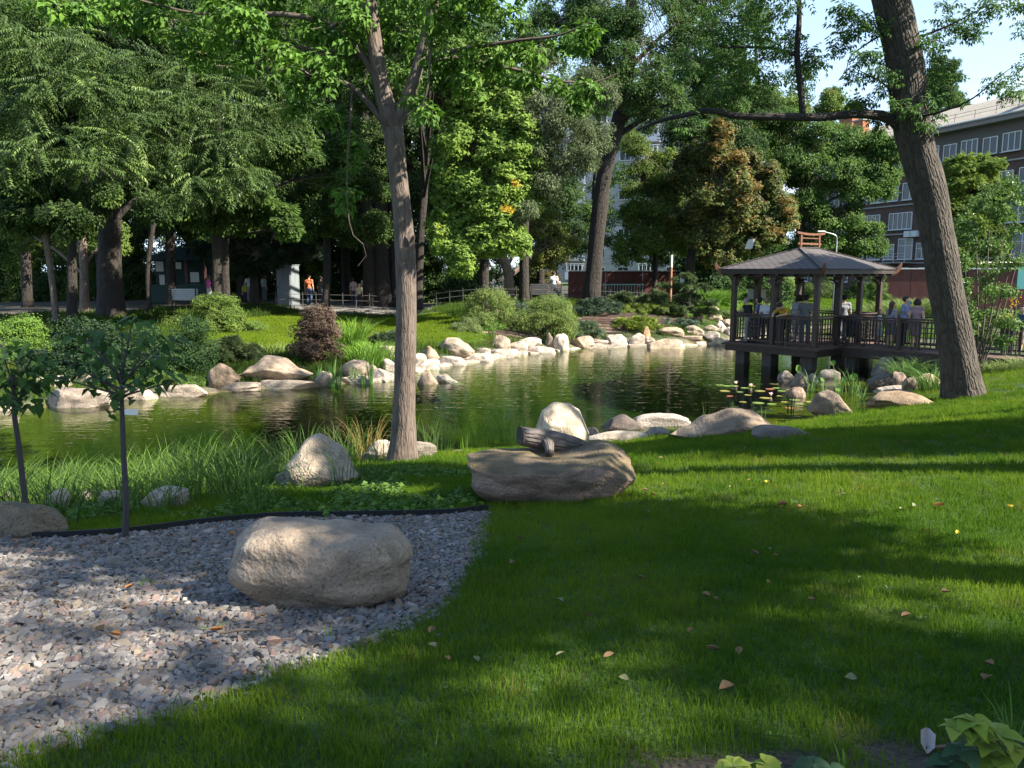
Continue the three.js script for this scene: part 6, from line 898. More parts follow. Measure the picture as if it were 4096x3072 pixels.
{ // fallen leaves on the lawn
  const R = RNG(505), mk = (s) => { const Q = RNG(s), K = 4, p = [], idx = [], curl = 0.5 + Q(); for (let i = 0; i <= K; i++) { const t = i / K, w = 0.32 * Math.sin(Math.PI * (0.06 + 0.9 * t)) * (0.8 + 0.5 * Q()); p.push(t - 0.5, 0.12 + 0.35 * curl * (t - 0.5) * (t - 0.5) + w * curl * 0.6, w, t - 0.5, 0.08 + 0.35 * curl * (t - 0.5) * (t - 0.5), 0, t - 0.5, 0.12 + 0.35 * curl * (t - 0.5) * (t - 0.5) + w * curl * 0.9, -w); } for (let i = 0; i < K; i++) { const a = i * 3, b = a + 3; idx.push(a, a + 1, b, b, a + 1, b + 1, a + 1, a + 2, b + 1, b + 1, a + 2, b + 2); } const g = new THREE.BufferGeometry(); g.setAttribute('position', new THREE.Float32BufferAttribute(p, 3)); g.setIndex(idx); g.computeVertexNormals(); return g; }, G5 = [1, 2, 3, 4].map(mk);
  const M = [leafMat(0.19, 0.12, 0.06, { transmission: 0.15 }), leafMat(0.17, 0.18, 0.09, { transmission: 0.15 }), leafMat(0.6, 0.42, 0.04, { transmission: 0.2 }), leafMat(0.33, 0.15, 0.055, { transmission: 0.15 })], names2 = ['dry tan curled leaf lying on the lawn', 'pale greenish fallen leaf lying on the lawn', 'bright yellow fallen leaf lying on the lawn', 'rust-brown fallen leaf lying on the lawn'], grp = ['tan leaves fallen on the lawn', 'pale leaves fallen on the lawn', 'yellow leaves fallen on the lawn', 'rust leaves fallen on the lawn'];
  const spots = [[529, 518, 1], [580, 507, 1], [512, 570, 0], [432, 640, 0], [432, 657, 1], [448, 669, 0], [477, 670, 1], [609, 667, 0], [623, 690, 1], [705, 603, 0], [715, 607, 0], [712, 660, 0], [727, 700, 0], [738, 661, 0], [757, 551, 1], [754, 560, 0], [769, 555, 1], [775, 562, 0], [768, 590, 0], [811, 608, 0], [888, 597, 1], [944, 601, 0], [901, 515, 1], [914, 512, 1], [939, 512, 3], [957, 539, 2], [1010, 513, 2], [905, 625, 0], [988, 675, 0], [985, 690, 0], [839, 497, 0], [843, 500, 1], [799, 513, 3], [782, 511, 3], [767, 487, 2], [749, 485, 0], [661, 462, 0], [690, 461, 0], [657, 467, 0], [655, 476, 0], [645, 495, 0], [653, 500, 0], [663, 489, 0], [668, 505, 1], [640, 508, 0], [648, 517, 0], [730, 491, 0], [860, 585, 1], [560, 610, 1], [640, 585, 0], [590, 625, 0], [520, 545, 0], [952, 409, 2], [985, 440, 1], [870, 449, 1], [745, 452, 0], [762, 453, 0], [690, 640, 0], [560, 665, 1], [850, 690, 1]];
  const done = {}, made = [];
  spots.forEach(([x, y, k], i) => { const p = ground(x, y); p.y += 0.038; let m; if (!done[k]) { m = done[k] = tag(part('fallen_leaf', G5[k], M[k], scene), names2[k], 'leaf', grp[k]); } else { m = done[k].clone(); m.geometry = G5[(i + k) % 4]; m.name = numbered('fallen_leaf'); scene.add(m); } made.push([x, k, m]); m.position.copy(p); m.scale.setScalar(0.032 + 0.032 * R() + (k === 3 ? 0.025 : 0)); m.rotation.set((R() - 0.5) * 0.5, R() * 6.28, (R() - 0.5) * 0.5); });
  made.sort((a, b) => a[0] - b[0]); { const c = {}; made.forEach(([x, k, m]) => { c[k] = (c[k] ?? 0) + 1; m.userData.label = ordinal(c[k]) + ' ' + names2[k] + ', counted from the left edge'; }); }
  // litter on the gravel
  [[232, 538, 3, 'rust-brown leaf against the gravel boulder'], [15, 545, 3, 'orange-brown leaf on the lit gravel beside the speckled boulder'], [34, 549, 3, 'brown leaf on the lit gravel near the leaning sapling'], [130, 592, 3, 'curled brown leaf scrap on the gravel before the tan boulder'], [116, 641, 3, 'dry brown leaves heap on the gravel, upper'], [217, 637, 3, 'dry brown leaves on the gravel near the lawn curve'], [100, 637, 0, 'tan leaf scrap on the gravel left of the dry heap']].forEach(([x, y, k, l]) => { const p = ground(x, y); p.y += 0.02; const m = solo('gravel_leaf', G5[(x + y) % 4 | 0], M[k], l, 'leaf'); m.position.copy(p); m.scale.setScalar(0.062); m.rotation.y = x; });
  { const a = ground(985, 753), b = ground(922, 756), m = solo('dead_stem', limbGeo([V(0, 0.02, 0), b.clone().sub(a).multiplyScalar(0.5).add(V(0, 0.03, 0.01)), b.clone().sub(a).add(V(0, 0.02, 0))], [0.006, 0.007, 0.004], 8, 6, 0.15), std(C(0.2, 0.13, 0.1), 0.9), 'thin dead stem on the bare soil under the yellow-green corner plant', 'twig'); m.position.copy(a); const d = solo('dry_leaf', G5[2], leafMat(0.4, 0.34, 0.32, { transmission: 0.1 }), 'crumpled pale dry leaf on bare soil left of the yellow-green corner plant', 'leaf'); d.position.copy(ground(925, 752)).add(V(0, 0.03, 0)); d.scale.setScalar(0.085); d.rotation.set(0.3, 1.2, 0.4); }
  for (const [x, y, l] of [[147, 585, 'small green sprout in the gravel between the saplings and the tan boulder'], [213, 632, 'small green sprout in the gravel near the dry leaf heap'], [330, 640, 'tiny weed in the gravel below the tan boulder']]) clump('gravel_weed', l, 'weed', x, y, 9, 0.09, 0.012, 0.02, 0.7, BM.bright);
  const bits = []; for (let i = 0; i < 260; i++) { const x = -5.5 + R() * 5.4, z = -(2.4 + R() * 5.2); if (!within(x, z, gravelBed)) continue; const p = onLand(x, z); p.y += 0.022; bits.push(place(p, R() * 6.28, 0.012 + 0.025 * R(), 0.4 * R(), R() * 6)); }
  instanced('leaf_litter', G5[1], M[0], bits, bits.map(() => mix(C(1.2, 0.9, 0.7), C(0.4, 0.3, 0.25), R()))).userData.label = 'scraps of dry leaf and bark scattered over the gravel';
  const s = ground(240, 640), st = solo('stick', limbGeo([V(-0.09, 0.035, 0.02), V(0, 0.045, 0), V(0.1, 0.03, -0.03)], [0.007, 0.009, 0.006], 8, 6, 0.15), twigMat, 'short bare stick lying on the gravel near the lawn curve', 'stick'); st.position.copy(s);
}
// ---------------------------------------------------------------- buildings, walls, fences, fittings
const glassDark = std(C(0.03, 0.035, 0.04), 0.08, { metalness: 0 }), whiteFrame = std(C(0.62, 0.63, 0.64), 0.6);
function facadeWindow(parent, x, y, w, h, bays, o = {}) {        // a window set in a facade whose outer face is z = 0
  const f = new THREE.Group(); f.name = numbered('window'); f.position.set(x, y, o.z ?? 0); parent.add(f); const t = 0.07;
  part('frame', merge([box(w, t, 0.08, 0, t / 2, 0.02), box(w, t, 0.08, 0, h - t / 2, 0.02), box(t, h - 2 * t, 0.08, -w / 2 + t / 2, h / 2, 0.02), box(t, h - 2 * t, 0.08, w / 2 - t / 2, h / 2, 0.02), ...Array.from({ length: bays - 1 }, (_, i) => box(t * 0.9, h - 2 * t, 0.07, -w / 2 + (i + 1) * w / bays, h / 2, 0.02)), ...(o.transom ? [box(w - 2 * t, t * 0.8, 0.06, 0, h * 0.66, 0.021)] : [])]), o.frame ?? whiteFrame, f);
  for (let i = 0; i < bays; i++) part('pane', box(w / bays - t * 1.2, h - 2.2 * t, 0.02, -w / 2 + (i + 0.5) * w / bays, h / 2, -0.005), o.curtain && i % 2 ? std(C(0.3, 0.29, 0.27), 0.7) : glassDark, f);
  part('sill', box(w + 0.16, 0.06, 0.2, 0, -0.03, 0.08), std(C(0.4, 0.4, 0.4), 0.8), f); return f;
}
{ // brick apartment building on the right
  const A = V(34.6, 1.4, -98), B = V(47.2, 1.4, -58), d = B.clone().sub(A), L = d.length(), turn = Math.atan2(-d.z, d.x);
  const b = thing('apartment_building', 'old dark brick apartment building with a corrugated roof seen behind the leaning ash', 'building', A, turn), M = { wall: std(C(0.13, 0.075, 0.06), 0.92, { map: withRep(T.brick, 3, 3), bumpMap: withRep(T.brick, 3, 3), bumpScale: 0.01 }), grey: std(C(0.13, 0.112, 0.1), 0.92, { map: T.plaster }), slab: std(C(0.34, 0.33, 0.31), 0.9, { map: T.plaster }) };
  const H = 14.9, dep = 12, P = (n, g, m) => part(n, g, m, b);
  const uvm = (g, s = 0.12) => boxUV(g, s);
  P('wall', uvm(box(L, H, dep, L / 2, H / 2, -dep / 2 - 0.02)), M.wall);
  P('attic_band', box(L + 0.02, 2.7, 0.06, L / 2, H - 1.35, 0.03), M.grey);
  for (const y of [2.75, 5.65, 8.55, 11.45]) P('string_course', box(L, 0.14, 0.12, L / 2, y, 0.045), M.slab);
  P('cornice', box(L + 1, 0.45, 1.1, L / 2, H + 0.1, 0.35), std(C(0.2, 0.17, 0.15), 0.9));
  P('gutter', box(L + 1, 0.12, 0.5, L / 2, H + 0.39, 0.7), std(C(0.5, 0.52, 0.55), 0.4, { metalness: 0.5 }));
  const rs = new THREE.Shape(); rs.moveTo(0.95, H + 0.33); rs.lineTo(-dep / 2, H + 3.4); rs.lineTo(-dep - 0.9, H + 0.33);
  const rg = new THREE.ExtrudeGeometry(rs, { depth: L + 1.2, bevelEnabled: false }).rotateY(Math.PI / 2).scale(-1, 1, 1); // profile across, run along x
  { const p = rg.attributes.position; for (let i = 0; i < p.count; i++) { const x = p.getX(i), y = p.getY(i), z = p.getZ(i); p.setXYZ(i, x, y, z); } }
  const roof = new THREE.Group(); roof.name = 'roof'; b.add(roof);
  const roofM = std(C(0.42, 0.37, 0.29), 0.85, { map: T.plaster, bumpMap: T.corr, bumpScale: 0.06, side: THREE.DoubleSide });
  const slopeG = (z0, z1) => { const g = new THREE.PlaneGeometry(L + 1.2, Math.hypot(dep / 2 + 0.95, 3.07)), a = Math.atan2(3.07, dep / 2 + 0.95); return g; };
  for (const s of [1, -1]) { const run = dep / 2 + 0.95, len = Math.hypot(run, 3.07), g = new THREE.BoxGeometry(L + 1.2, 0.08, len), uv = g.attributes.uv; for (let i = 0; i < uv.count; i++) uv.setXY(i, uv.getX(i) * 26, uv.getY(i) * 3); const m = part('roof_slope', g, roofM, roof); m.position.set(L / 2, H + 0.33 + 1.535, -dep / 2 + s * run / 2); m.rotation.x = s * Math.atan2(3.07, run); }
  P('gable_fill', (() => { const g = new THREE.ExtrudeGeometry(rs, { depth: L - 0.2, bevelEnabled: false }); g.rotateY(-Math.PI / 2); const p = g.attributes.position; for (let i = 0; i < p.count; i++) p.setXYZ(i, -p.getX(i), p.getY(i) - 0.12, p.getZ(i)); g.computeVertexNormals(); return g; })(), M.wall);
  // guard rail above the gutter
  const rail = []; for (let x = 0; x <= L; x += 2.2) rail.push(bar(V(x, H + 0.7, 0.15), V(x, H + 1.45, 0.05), 0.025)); P('roof_rail', merge([...rail, bar(V(0, H + 1.42, 0.05), V(L, H + 1.42, 0.05), 0.02), bar(V(0, H + 1.1, 0.1), V(L, H + 1.1, 0.1), 0.015)]), std(C(0.12, 0.06, 0.05), 0.7));
  const ch = (x, z, w, h) => { const g = new THREE.Group(); g.name = numbered('chimney'); g.position.set(x, H + 2.2, z); roof.add(g); part('stack', uvm(box(w, h, 0.9, 0, h / 2, 0), 0.3), std(C(0.4, 0.16, 0.08), 0.9, { map: T.brick }), g); part('chimney_cap', box(w + 0.2, 0.15, 1.1, 0, h + 0.07, 0), M.slab, g); };
  ch(30.5, -3.4, 1.1, 2.0); ch(2.5, -4.2, 2.2, 2.4); ch(6, -3, 1.6, 1.5);
  { const g = new THREE.Group(); g.name = 'satellite_dish'; g.position.set(32.6, H + 3.1, -3.6); roof.add(g); part('dish', new THREE.SphereGeometry(1.15, 20, 8, 0, 6.283, 0, 0.75).rotateX(2.0).translate(0, 1.3, 0.9), std(C(0.6, 0.58, 0.53), 0.6, { side: THREE.DoubleSide }), g); part('mast', bar(V(0, -0.4, 0), V(0, 1.5, -0.1), 0.05), M.slab, g); part('feed_arm', bar(V(0, 0.7, 0.1), V(0.3, 1.6, 1.1), 0.03), M.slab, g); }
  // windows, storey by storey
  const row = [0.7, 3.1, 6.1, 9.0, 12.2];
  const W = (x, r, w, h, n, o) => facadeWindow(b, x, row[r], w, h, n, { z: r === 4 ? 0.07 : 0.02, ...o });
  for (let x = 3; x < L - 1; x += 4.35) { W(x, 0, 3.0, 1.6, 5); W(x + 0.9, 1, 1.9, 2.1, 2, { transom: true, curtain: true }); W(x - 1.3, 1, 1.4, 1.6, 2, { transom: true }); W(x, 2, 3.1, 1.7, 5); W(x + 1.0, 3, 1.9, 1.7, 2, { curtain: true }); W(x - 1.2, 3, 1.4, 1.6, 2); W(x - 0.9, 4, 1.8, 1.6, 3); W(x + 1.3, 4, 1.5, 1.5, 2); }
  for (const [x, r] of [[16.5, 1], [25.2, 1]]) { const g = new THREE.Group(); g.name = numbered('balcony'); g.position.set(x, row[r] - 0.3, 0.1); b.add(g); part('balcony_slab', box(3, 0.14, 0.9, 0, 0, 0.45), M.slab, g); part('balcony_rail', merge([0.3, 0.6, 0.9].map((y) => box(3, 0.03, 0.03, 0, y, 0.88)).concat([-1.45, 0, 1.45].map((xx) => box(0.04, 0.9, 0.04, xx, 0.5, 0.88)))), whiteFrame, g); }
  for (const x of [17.4, 18.3]) P('air_conditioner', rbox(0.8, 0.6, 0.35, 0.03, x, row[2] - 0.5, 0.25), std(C(0.6, 0.6, 0.6), 0.6));
}
{ // pale panel block far behind the trees
  const b = thing('panel_block', 'tall pale panel apartment block glimpsed between the middle trees', 'building', V(4.5, 1.5, -128), -0.28), W = 30, H = 29, M = std(C(0.42, 0.41, 0.42), 0.9, { map: T.plaster });
  part('wall', boxUV(box(W, H, 12, W / 2, H / 2, -6.05), 0.1), M, b);
  for (let f = 0; f < 10; f++) { part('panel_joint', box(W, 0.05, 0.03, W / 2, f * 2.9 + 0.02, 0.0), std(C(0.25, 0.25, 0.25), 0.9), b); for (let i = 0; i < 8; i++) { const x = 2 + i * 3.7; if (i % 3 === 1) { const g = new THREE.Group(); g.name = numbered('balcony'); g.position.set(x, f * 2.9 + 0.6, 0); b.add(g); part('balcony_front', box(3, 1.0, 0.1, 0, 0.5, 1.1), std(C(0.4, 0.43, 0.5), 0.8), g); part('balcony_slab', box(3, 0.15, 1.2, 0, -0.08, 0.55), M, g); part('glazing', merge([-1.2, -0.6, 0, 0.6, 1.2].map((q) => box(0.09, 1.3, 0.09, q, 1.65, 1.1)).concat([box(3, 0.1, 0.1, 0, 2.3, 1.1)])), whiteFrame, g); facadeWindow(g, 0, 0.4, 2.4, 1.7, 3, {}); } else facadeWindow(b, x, f * 2.9 + 0.9, 1.7, 1.5, 2, {}); } }
  part('parapet', box(W + 0.3, 0.6, 12.3, W / 2, H + 0.3, -6), M, b);
}
{ // red-brown walls
  const wall = (a, c, y0, y1, label) => { const A = V(...a), B = V(...c), d = B.clone().sub(A), L = d.length(), t = thing('boundary_wall', label, 'wall', A, Math.atan2(-d.z, d.x)); const n = Math.round(L / 2.4); for (let i = 0; i < n; i++) part('panel', box(L / n - 0.03, y1 - y0, 0.12, (i + 0.5) * L / n, (y0 + y1) / 2 - A.y, 0), std(C(0.12 + 0.012 * (i % 2), 0.04, 0.033), 0.85, { map: withRep(T.plaster, 2) }), t); part('coping', box(L + 0.2, 0.08, 0.24, L / 2, y1 + 0.04 - A.y, 0), std(C(0.6, 0.58, 0.55), 0.8), t); };
  wall([at(568, 280, 60).x, 1, -60], [at(680, 280, 60).x, 1, -60], 0.6, 3.35, 'low dark red wall behind the wire fence and the massive trunk');
  wall([at(872, 280, 54).x, 1, -54], [at(1120, 280, 50).x, 1, -50], 0.9, 3.5, 'dark red wall behind the footbridge under the apartment building');
}
{ // wire fence along the far path
  const l = [[236, 303], [300, 302], [372, 302], [440, 301], [510, 299.5], [560, 299], [620, 297], [690, 296]].map(([x, y]) => { const D = 44.5; return onLand(at(x, y, D).x, -D); }), c = new THREE.CatmullRomCurve3(l), t = thing('wire_fence', 'low wire fence with thin dark posts along the far path', 'fence', V(0, 0, 0)), m = std(C(0.05, 0.05, 0.05), 0.6), wire = std(C(0.09, 0.085, 0.08), 0.6);
  const N = 34, ps = Array.from({ length: N + 1 }, (_, i) => { const p = c.getPointAt(i / N); p.y = height(p.x, p.z); return p; });
  ps.forEach((p) => part('fence_post', cyl(0.025, 0.02, 0.85, 6), m, t).position.copy(p));
  for (const h of [0.42, 0.72]) part('wire', merge(ps.slice(1).map((p, i) => bar(ps[i].clone().add(V(0, h, 0)), p.clone().add(V(0, h, 0)), 0.012, 0.012, 4))), wire, t);
}
function bench(px, D, w, label, slatM, turn, legM) {
  const p = onLand(at(px, 290, D).x, -D), t = thing('park_bench', label, 'bench', p, turn);
  const n = 6; for (let i = 0; i < n; i++) { const s = part('back_slat', rbox(w, 0.085, 0.035, 0.01), slatM, t); s.position.set(0, 0.5 + i * 0.1, -0.05 - i * 0.025 + 0.1); s.rotation.x = 0.22; }
  for (let i = 0; i < 5; i++) part('seat_slat', rbox(w, 0.035, 0.09, 0.01, 0, 0.45, -0.02 - i * 0.1), slatM, t);
  for (const s of [-1, 1]) { const g = merge([beam(V(s * w * 0.46, 0, 0.1), V(s * w * 0.46, 1.08, -0.02 + 0.16), 0.06, 0.06), beam(V(s * w * 0.46, 0, -0.42), V(s * w * 0.46, 0.62, -0.44), 0.06, 0.06), beam(V(s * w * 0.46, 0.63, 0.1), V(s * w * 0.46, 0.63, -0.48), 0.06, 0.05)]); part('side_frame', g, legM, t); }
}
const darkMetal = std(C(0.035, 0.036, 0.04), 0.5);
bench(546, 44, 1.75, 'dark slatted park bench seen from behind on the far path', std(C(0.075, 0.07, 0.07), 0.7), 0.04, darkMetal);
bench(184, 43, 1.4, 'pale grey slatted bench in the shade of the left bank', std(C(0.55, 0.55, 0.53), 0.7), 0.05, darkMetal);
{ // grey utility cabinet
  const p = ground(289, 306.5); p.y -= 0.02; const t = thing('utility_cabinet', 'tall plain grey metal cabinet standing on the far gravel', 'cabinet', p, -0.45), m = std(C(0.19, 0.215, 0.225), 0.6, { map: withRep(T.plaster, 1) });
  part('plinth', box(0.9, 0.1, 0.72, 0, 0.05, 0), std(C(0.1, 0.1, 0.1), 0.8), t); part('body', rbox(0.98, 2.2, 0.76, 0.015, 0, 1.2, 0), m, t); part('door', rbox(0.9, 2.08, 0.02, 0.008, 0, 1.2, 0.39), m, t); part('side_panel', rbox(0.02, 2.08, 0.68, 0.008, 0.5, 1.2, 0), m, t); part('lid', rbox(1.04, 0.05, 0.84, 0.01, 0, 2.32, 0), m, t); part('handle', rbox(0.02, 0.12, 0.03, 0.006, -0.36, 1.1, 0.41), darkMetal, t);
}
{ // kiosk in the shade, table beside it
  const p = onLand(at(182, 290, 50).x, -50), t = thing('kiosk', 'dark green kiosk with pinned notices in deep shade behind the pale bench', 'kiosk', p, 0.15), m = std(C(0.02, 0.05, 0.045), 0.7);
  part('counter', box(3.4, 1.1, 1.8, 0, 0.55, 0), m, t); for (const x of [-1.6, -0.4, 0.5, 1.6]) part('post', box(0.12, 1.5, 0.12, x, 1.85, 0.8), std(C(0.14, 0.06, 0.05), 0.7), t); part('back_wall', box(3.4, 1.5, 0.1, 0, 1.85, -0.8), m, t); part('roof', new THREE.CylinderGeometry(0.3, 2.9, 0.8, 4, 1).rotateY(Math.PI / 4).scale(1, 1, 0.7).translate(0, 2.98, 0), m, t);
  for (const [x, y, w, h] of [[-1.0, 2.2, 0.45, 0.6], [0.05, 2.25, 0.4, 0.4], [1.0, 1.55, 0.5, 0.6], [-0.9, 1.4, 0.3, 0.6]]) part('notice', box(w, h, 0.02, x, y, 0.9), std(C(0.55, 0.55, 0.52), 0.8), t);
  const q = onLand(at(219, 290, 48).x, -48), tb = thing('small_table', 'small wooden table beside the woman in pink', 'table', q); part('table_top', box(0.9, 0.05, 0.6, 0, 0.75, 0), std(C(0.5, 0.24, 0.1), 0.6), tb); for (const a of [-0.38, 0.38]) for (const z of [-0.24, 0.24]) part('leg', box(0.05, 0.73, 0.05, a, 0.365, z), darkMetal, tb);
}
{ // orange-brown plank fence beyond the path
  const A = onLand(at(232, 288, 56).x, -56), B = onLand(at(310, 288, 56).x, -56), d = B.clone().sub(A), t = thing('plank_fence', 'orange-brown plank fence behind the cabinet', 'fence', A, Math.atan2(-d.z, d.x)), L = d.length(), n = 24; for (let i = 0; i < n; i++) part('plank', box(L / n - 0.05, 0.75 + 0.04 * Math.sin(i * 5), 0.04, (i + 0.5) * L / n, 0.5, 0), std(C(0.34 + 0.05 * (i % 3), 0.16, 0.07), 0.8, { map: T.wood }), t); for (const y of [0.25, 0.95, 1.25]) part('rail', box(L, 0.09, 0.05, L / 2, y, -0.05), std(C(0.36, 0.16, 0.07), 0.8), t);
}
{ // street lamp, striped pole, green railing
  const p = onLand(at(834, 290, 52).x, -52), t = thing('street_lamp', 'grey street lamp with one bent arm behind the pavilion roof', 'street lamp', p), m = std(C(0.35, 0.37, 0.38), 0.4, { metalness: 0.6 }), top = at(834, 236, 52).sub(p), tip = at(823, 231.5, 52).sub(p);
  part('pole', limbGeo([V(0, 0, 0), V(0, top.y * 0.5, 0), V(0, top.y - 0.3, 0)], [0.07, 0.06, 0.05], 6, 10, 0), m, t); part('arm', limbGeo([V(0, top.y - 0.3, 0), V(-0.06, top.y, 0), tip], [0.045, 0.04, 0.035], 8, 8, 0), m, t); part('lamp_head', rbox(0.5, 0.1, 0.2, 0.04, tip.x - 0.12, tip.y, 0), std(C(0.6, 0.6, 0.6), 0.4), t);
  const q = onLand(at(670.5, 290, 52).x, -52), s = thing('marker_pole', 'thin pole white above and rust-brown below in front of the red wall', 'pole', q), y1 = at(670, 267, 52).y - q.y, y2 = at(670, 255, 52).y - q.y; part('lower_pole', cyl(0.09, 0.09, y1, 10), std(C(0.3, 0.13, 0.07), 0.8), s); part('upper_pole', cyl(0.09, 0.09, y2 - y1, 10, 0, y1, 0), std(C(0.65, 0.64, 0.6), 0.7), s);
  const a = onLand(at(602, 290, 50).x, -50), r = thing('green_railing', 'short pale green metal railing beside the massive trunk', 'railing', a); part('top_rail', box(2.6, 0.07, 0.05, 1.3, 1.1, 0), std(C(0.2, 0.36, 0.3), 0.5), r); for (let i = 0; i < 15; i++) part('bar', box(0.035, 1.05, 0.035, 0.08 + i * 0.175, 0.55, 0), std(C(0.2, 0.32, 0.28), 0.5), r);
}
{ // teal awning edge on the right, white paper caught in the chestnut
  const p = at(1017, 264, 30), t = thing('teal_awning', 'teal fabric screen on a frame at the edge of the paved walk', 'awning', onLand(p.x, -30)), y0 = at(1017, 289, 30).y - t.position.y, y1 = p.y - t.position.y;
  part('screen', box(2.4, y1 - y0, 0.05, 1.25, (y0 + y1) / 2, 0), std(C(0.02, 0.16, 0.17), 0.7), t); for (const x of [0.08, 2.42]) part('post', cyl(0.04, 0.04, y0, 8, x, 0, 0), darkMetal, t); part('top_bar', bar(V(-2.5, y1 + 0.05, 0), V(2.5, y1 + 0.05, 0), 0.03), std(C(0.55, 0.5, 0.4), 0.6), t);
  const g = new THREE.PlaneGeometry(0.42, 0.5, 6, 6), q = g.attributes.position; for (let i = 0; i < q.count; i++) { const x = q.getX(i), y = q.getY(i); q.setXYZ(i, x * (0.75 - 0.3 * y) + 0.25 * y, y, 0.1 * Math.sin(x * 6 + y * 3)); } g.computeVertexNormals();
  solo('paper_sheet', g, std(C(0.55, 0.54, 0.52), 0.8, { side: THREE.DoubleSide }), 'crumpled white sheet caught on a twig of the rusty chestnut', 'sheet').position.copy(at(750, 244, 43));
}
{ // woven strips that hold the slope: one per row
  const t = thing('slope_matting', 'rows of brown woven battens holding the bare slope on the far bank', 'matting', V(0, 0, 0)), ms = [0, 1, 2].map((k) => std(C(0.05 + 0.02 * k, 0.032 + 0.012 * k, 0.026 + 0.008 * k), 0.9)); let row = 0;
  for (let z = -30; z > -44; z -= 0.4, row++) {
    const seg = []; let prev = null;
    for (let x = -3; x < 9.5; x += 0.22) { const zz = z - x * 0.22; if (!within(x, zz, matting)) { prev = null; continue; } const p = onLand(x, zz); p.y += 0.07 + 0.03 * noise(x * 3, row, 0); if (prev) seg.push(beam(prev, p, 0.09, 0.09)); prev = p; }
    if (seg.length) part('batten', merge(seg), ms[row % 3], t);
  }
}
// ---------------------------------------------------------------- people: one smooth body, clothes over it
function surfaceNet(f, lo, hi, cell) {
  const n = [0, 1, 2].map((k) => Math.ceil((hi.getComponent(k) - lo.getComponent(k)) / cell) + 1), [nx, ny, nz] = n, val = new Float32Array(nx * ny * nz), id = new Int32Array(nx * ny * nz).fill(-1), pos = [], idx = [];
  const I = (i, j, k) => (k * ny + j) * nx + i;
  for (let k = 0; k < nz; k++) for (let j = 0; j < ny; j++) for (let i = 0; i < nx; i++) val[I(i, j, k)] = f(lo.x + i * cell, lo.y + j * cell, lo.z + k * cell);
  for (let k = 0; k < nz - 1; k++) for (let j = 0; j < ny - 1; j++) for (let i = 0; i < nx - 1; i++) {
    let c = 0, sx = 0, sy = 0, sz = 0; const v = [];
    for (let q = 0; q < 8; q++) v.push(val[I(i + (q & 1), j + (q >> 1 & 1), k + (q >> 2))]);
    for (let a = 0; a < 8; a++) for (const d of [1, 2, 4]) if (!(a & d)) { const b = a | d; if (v[a] < 0 !== v[b] < 0) { const t = v[a] / (v[a] - v[b]); sx += (a & 1) + (d === 1 ? t : 0); sy += (a >> 1 & 1) + (d === 2 ? t : 0); sz += (a >> 2) + (d === 4 ? t : 0); c++; } }
    if (c) { id[I(i, j, k)] = pos.length / 3; pos.push(lo.x + (i + sx / c) * cell, lo.y + (j + sy / c) * cell, lo.z + (k + sz / c) * cell); }
  }
  for (let k = 1; k < nz - 1; k++) for (let j = 1; j < ny - 1; j++) for (let i = 1; i < nx - 1; i++) {
    const a = val[I(i, j, k)] < 0, quad = (p, q, r, s, flip) => { const w = [p, q, r, s].map((x) => id[x]); if (w.some((x) => x < 0)) return; flip ? idx.push(w[0], w[1], w[2], w[0], w[2], w[3]) : idx.push(w[0], w[2], w[1], w[0], w[3], w[2]); };
    if (a !== val[I(i + 1, j, k)] < 0) quad(I(i, j - 1, k - 1), I(i, j, k - 1), I(i, j, k), I(i, j - 1, k), a);
    if (a !== val[I(i, j + 1, k)] < 0) quad(I(i - 1, j, k - 1), I(i - 1, j, k), I(i, j, k), I(i, j, k - 1), a);
    if (a !== val[I(i, j, k + 1)] < 0) quad(I(i - 1, j - 1, k), I(i, j - 1, k), I(i, j, k), I(i - 1, j, k), a);
  }
  const g = new THREE.BufferGeometry(); g.setAttribute('position', new THREE.Float32BufferAttribute(pos, 3)); g.setIndex(idx); g.computeVertexNormals(); return g;
}
const sdf = (bones, k) => (x, y, z) => {
  let d = 1e3;
  for (const [a, b, r0, r1] of bones) { const ex = b.x - a.x, ey = b.y - a.y, ez = b.z - a.z, px = x - a.x, py = y - a.y, pz = z - a.z, t = clamp((px * ex + py * ey + pz * ez) / (ex * ex + ey * ey + ez * ez + 1e-9), 0, 1), q = Math.hypot(px - ex * t, py - ey * t, pz - ez * t) - (r0 + (r1 - r0) * t), h = clamp(0.5 + 0.5 * (d - q) / k, 0, 1); d = d * (1 - h) + q * h - k * h * (1 - h); }
  return d;
};
function net(bones, k, cell) { const lo = V(9, 9, 9), hi = V(-9, -9, -9); for (const [a, b, r0, r1] of bones) { const r = Math.max(r0, r1) + k + cell * 2; for (const p of [a, b]) { lo.min(p.clone().subScalar(r)); hi.max(p.clone().addScalar(r)); } } return surfaceNet(sdf(bones, k), lo, hi, cell); }
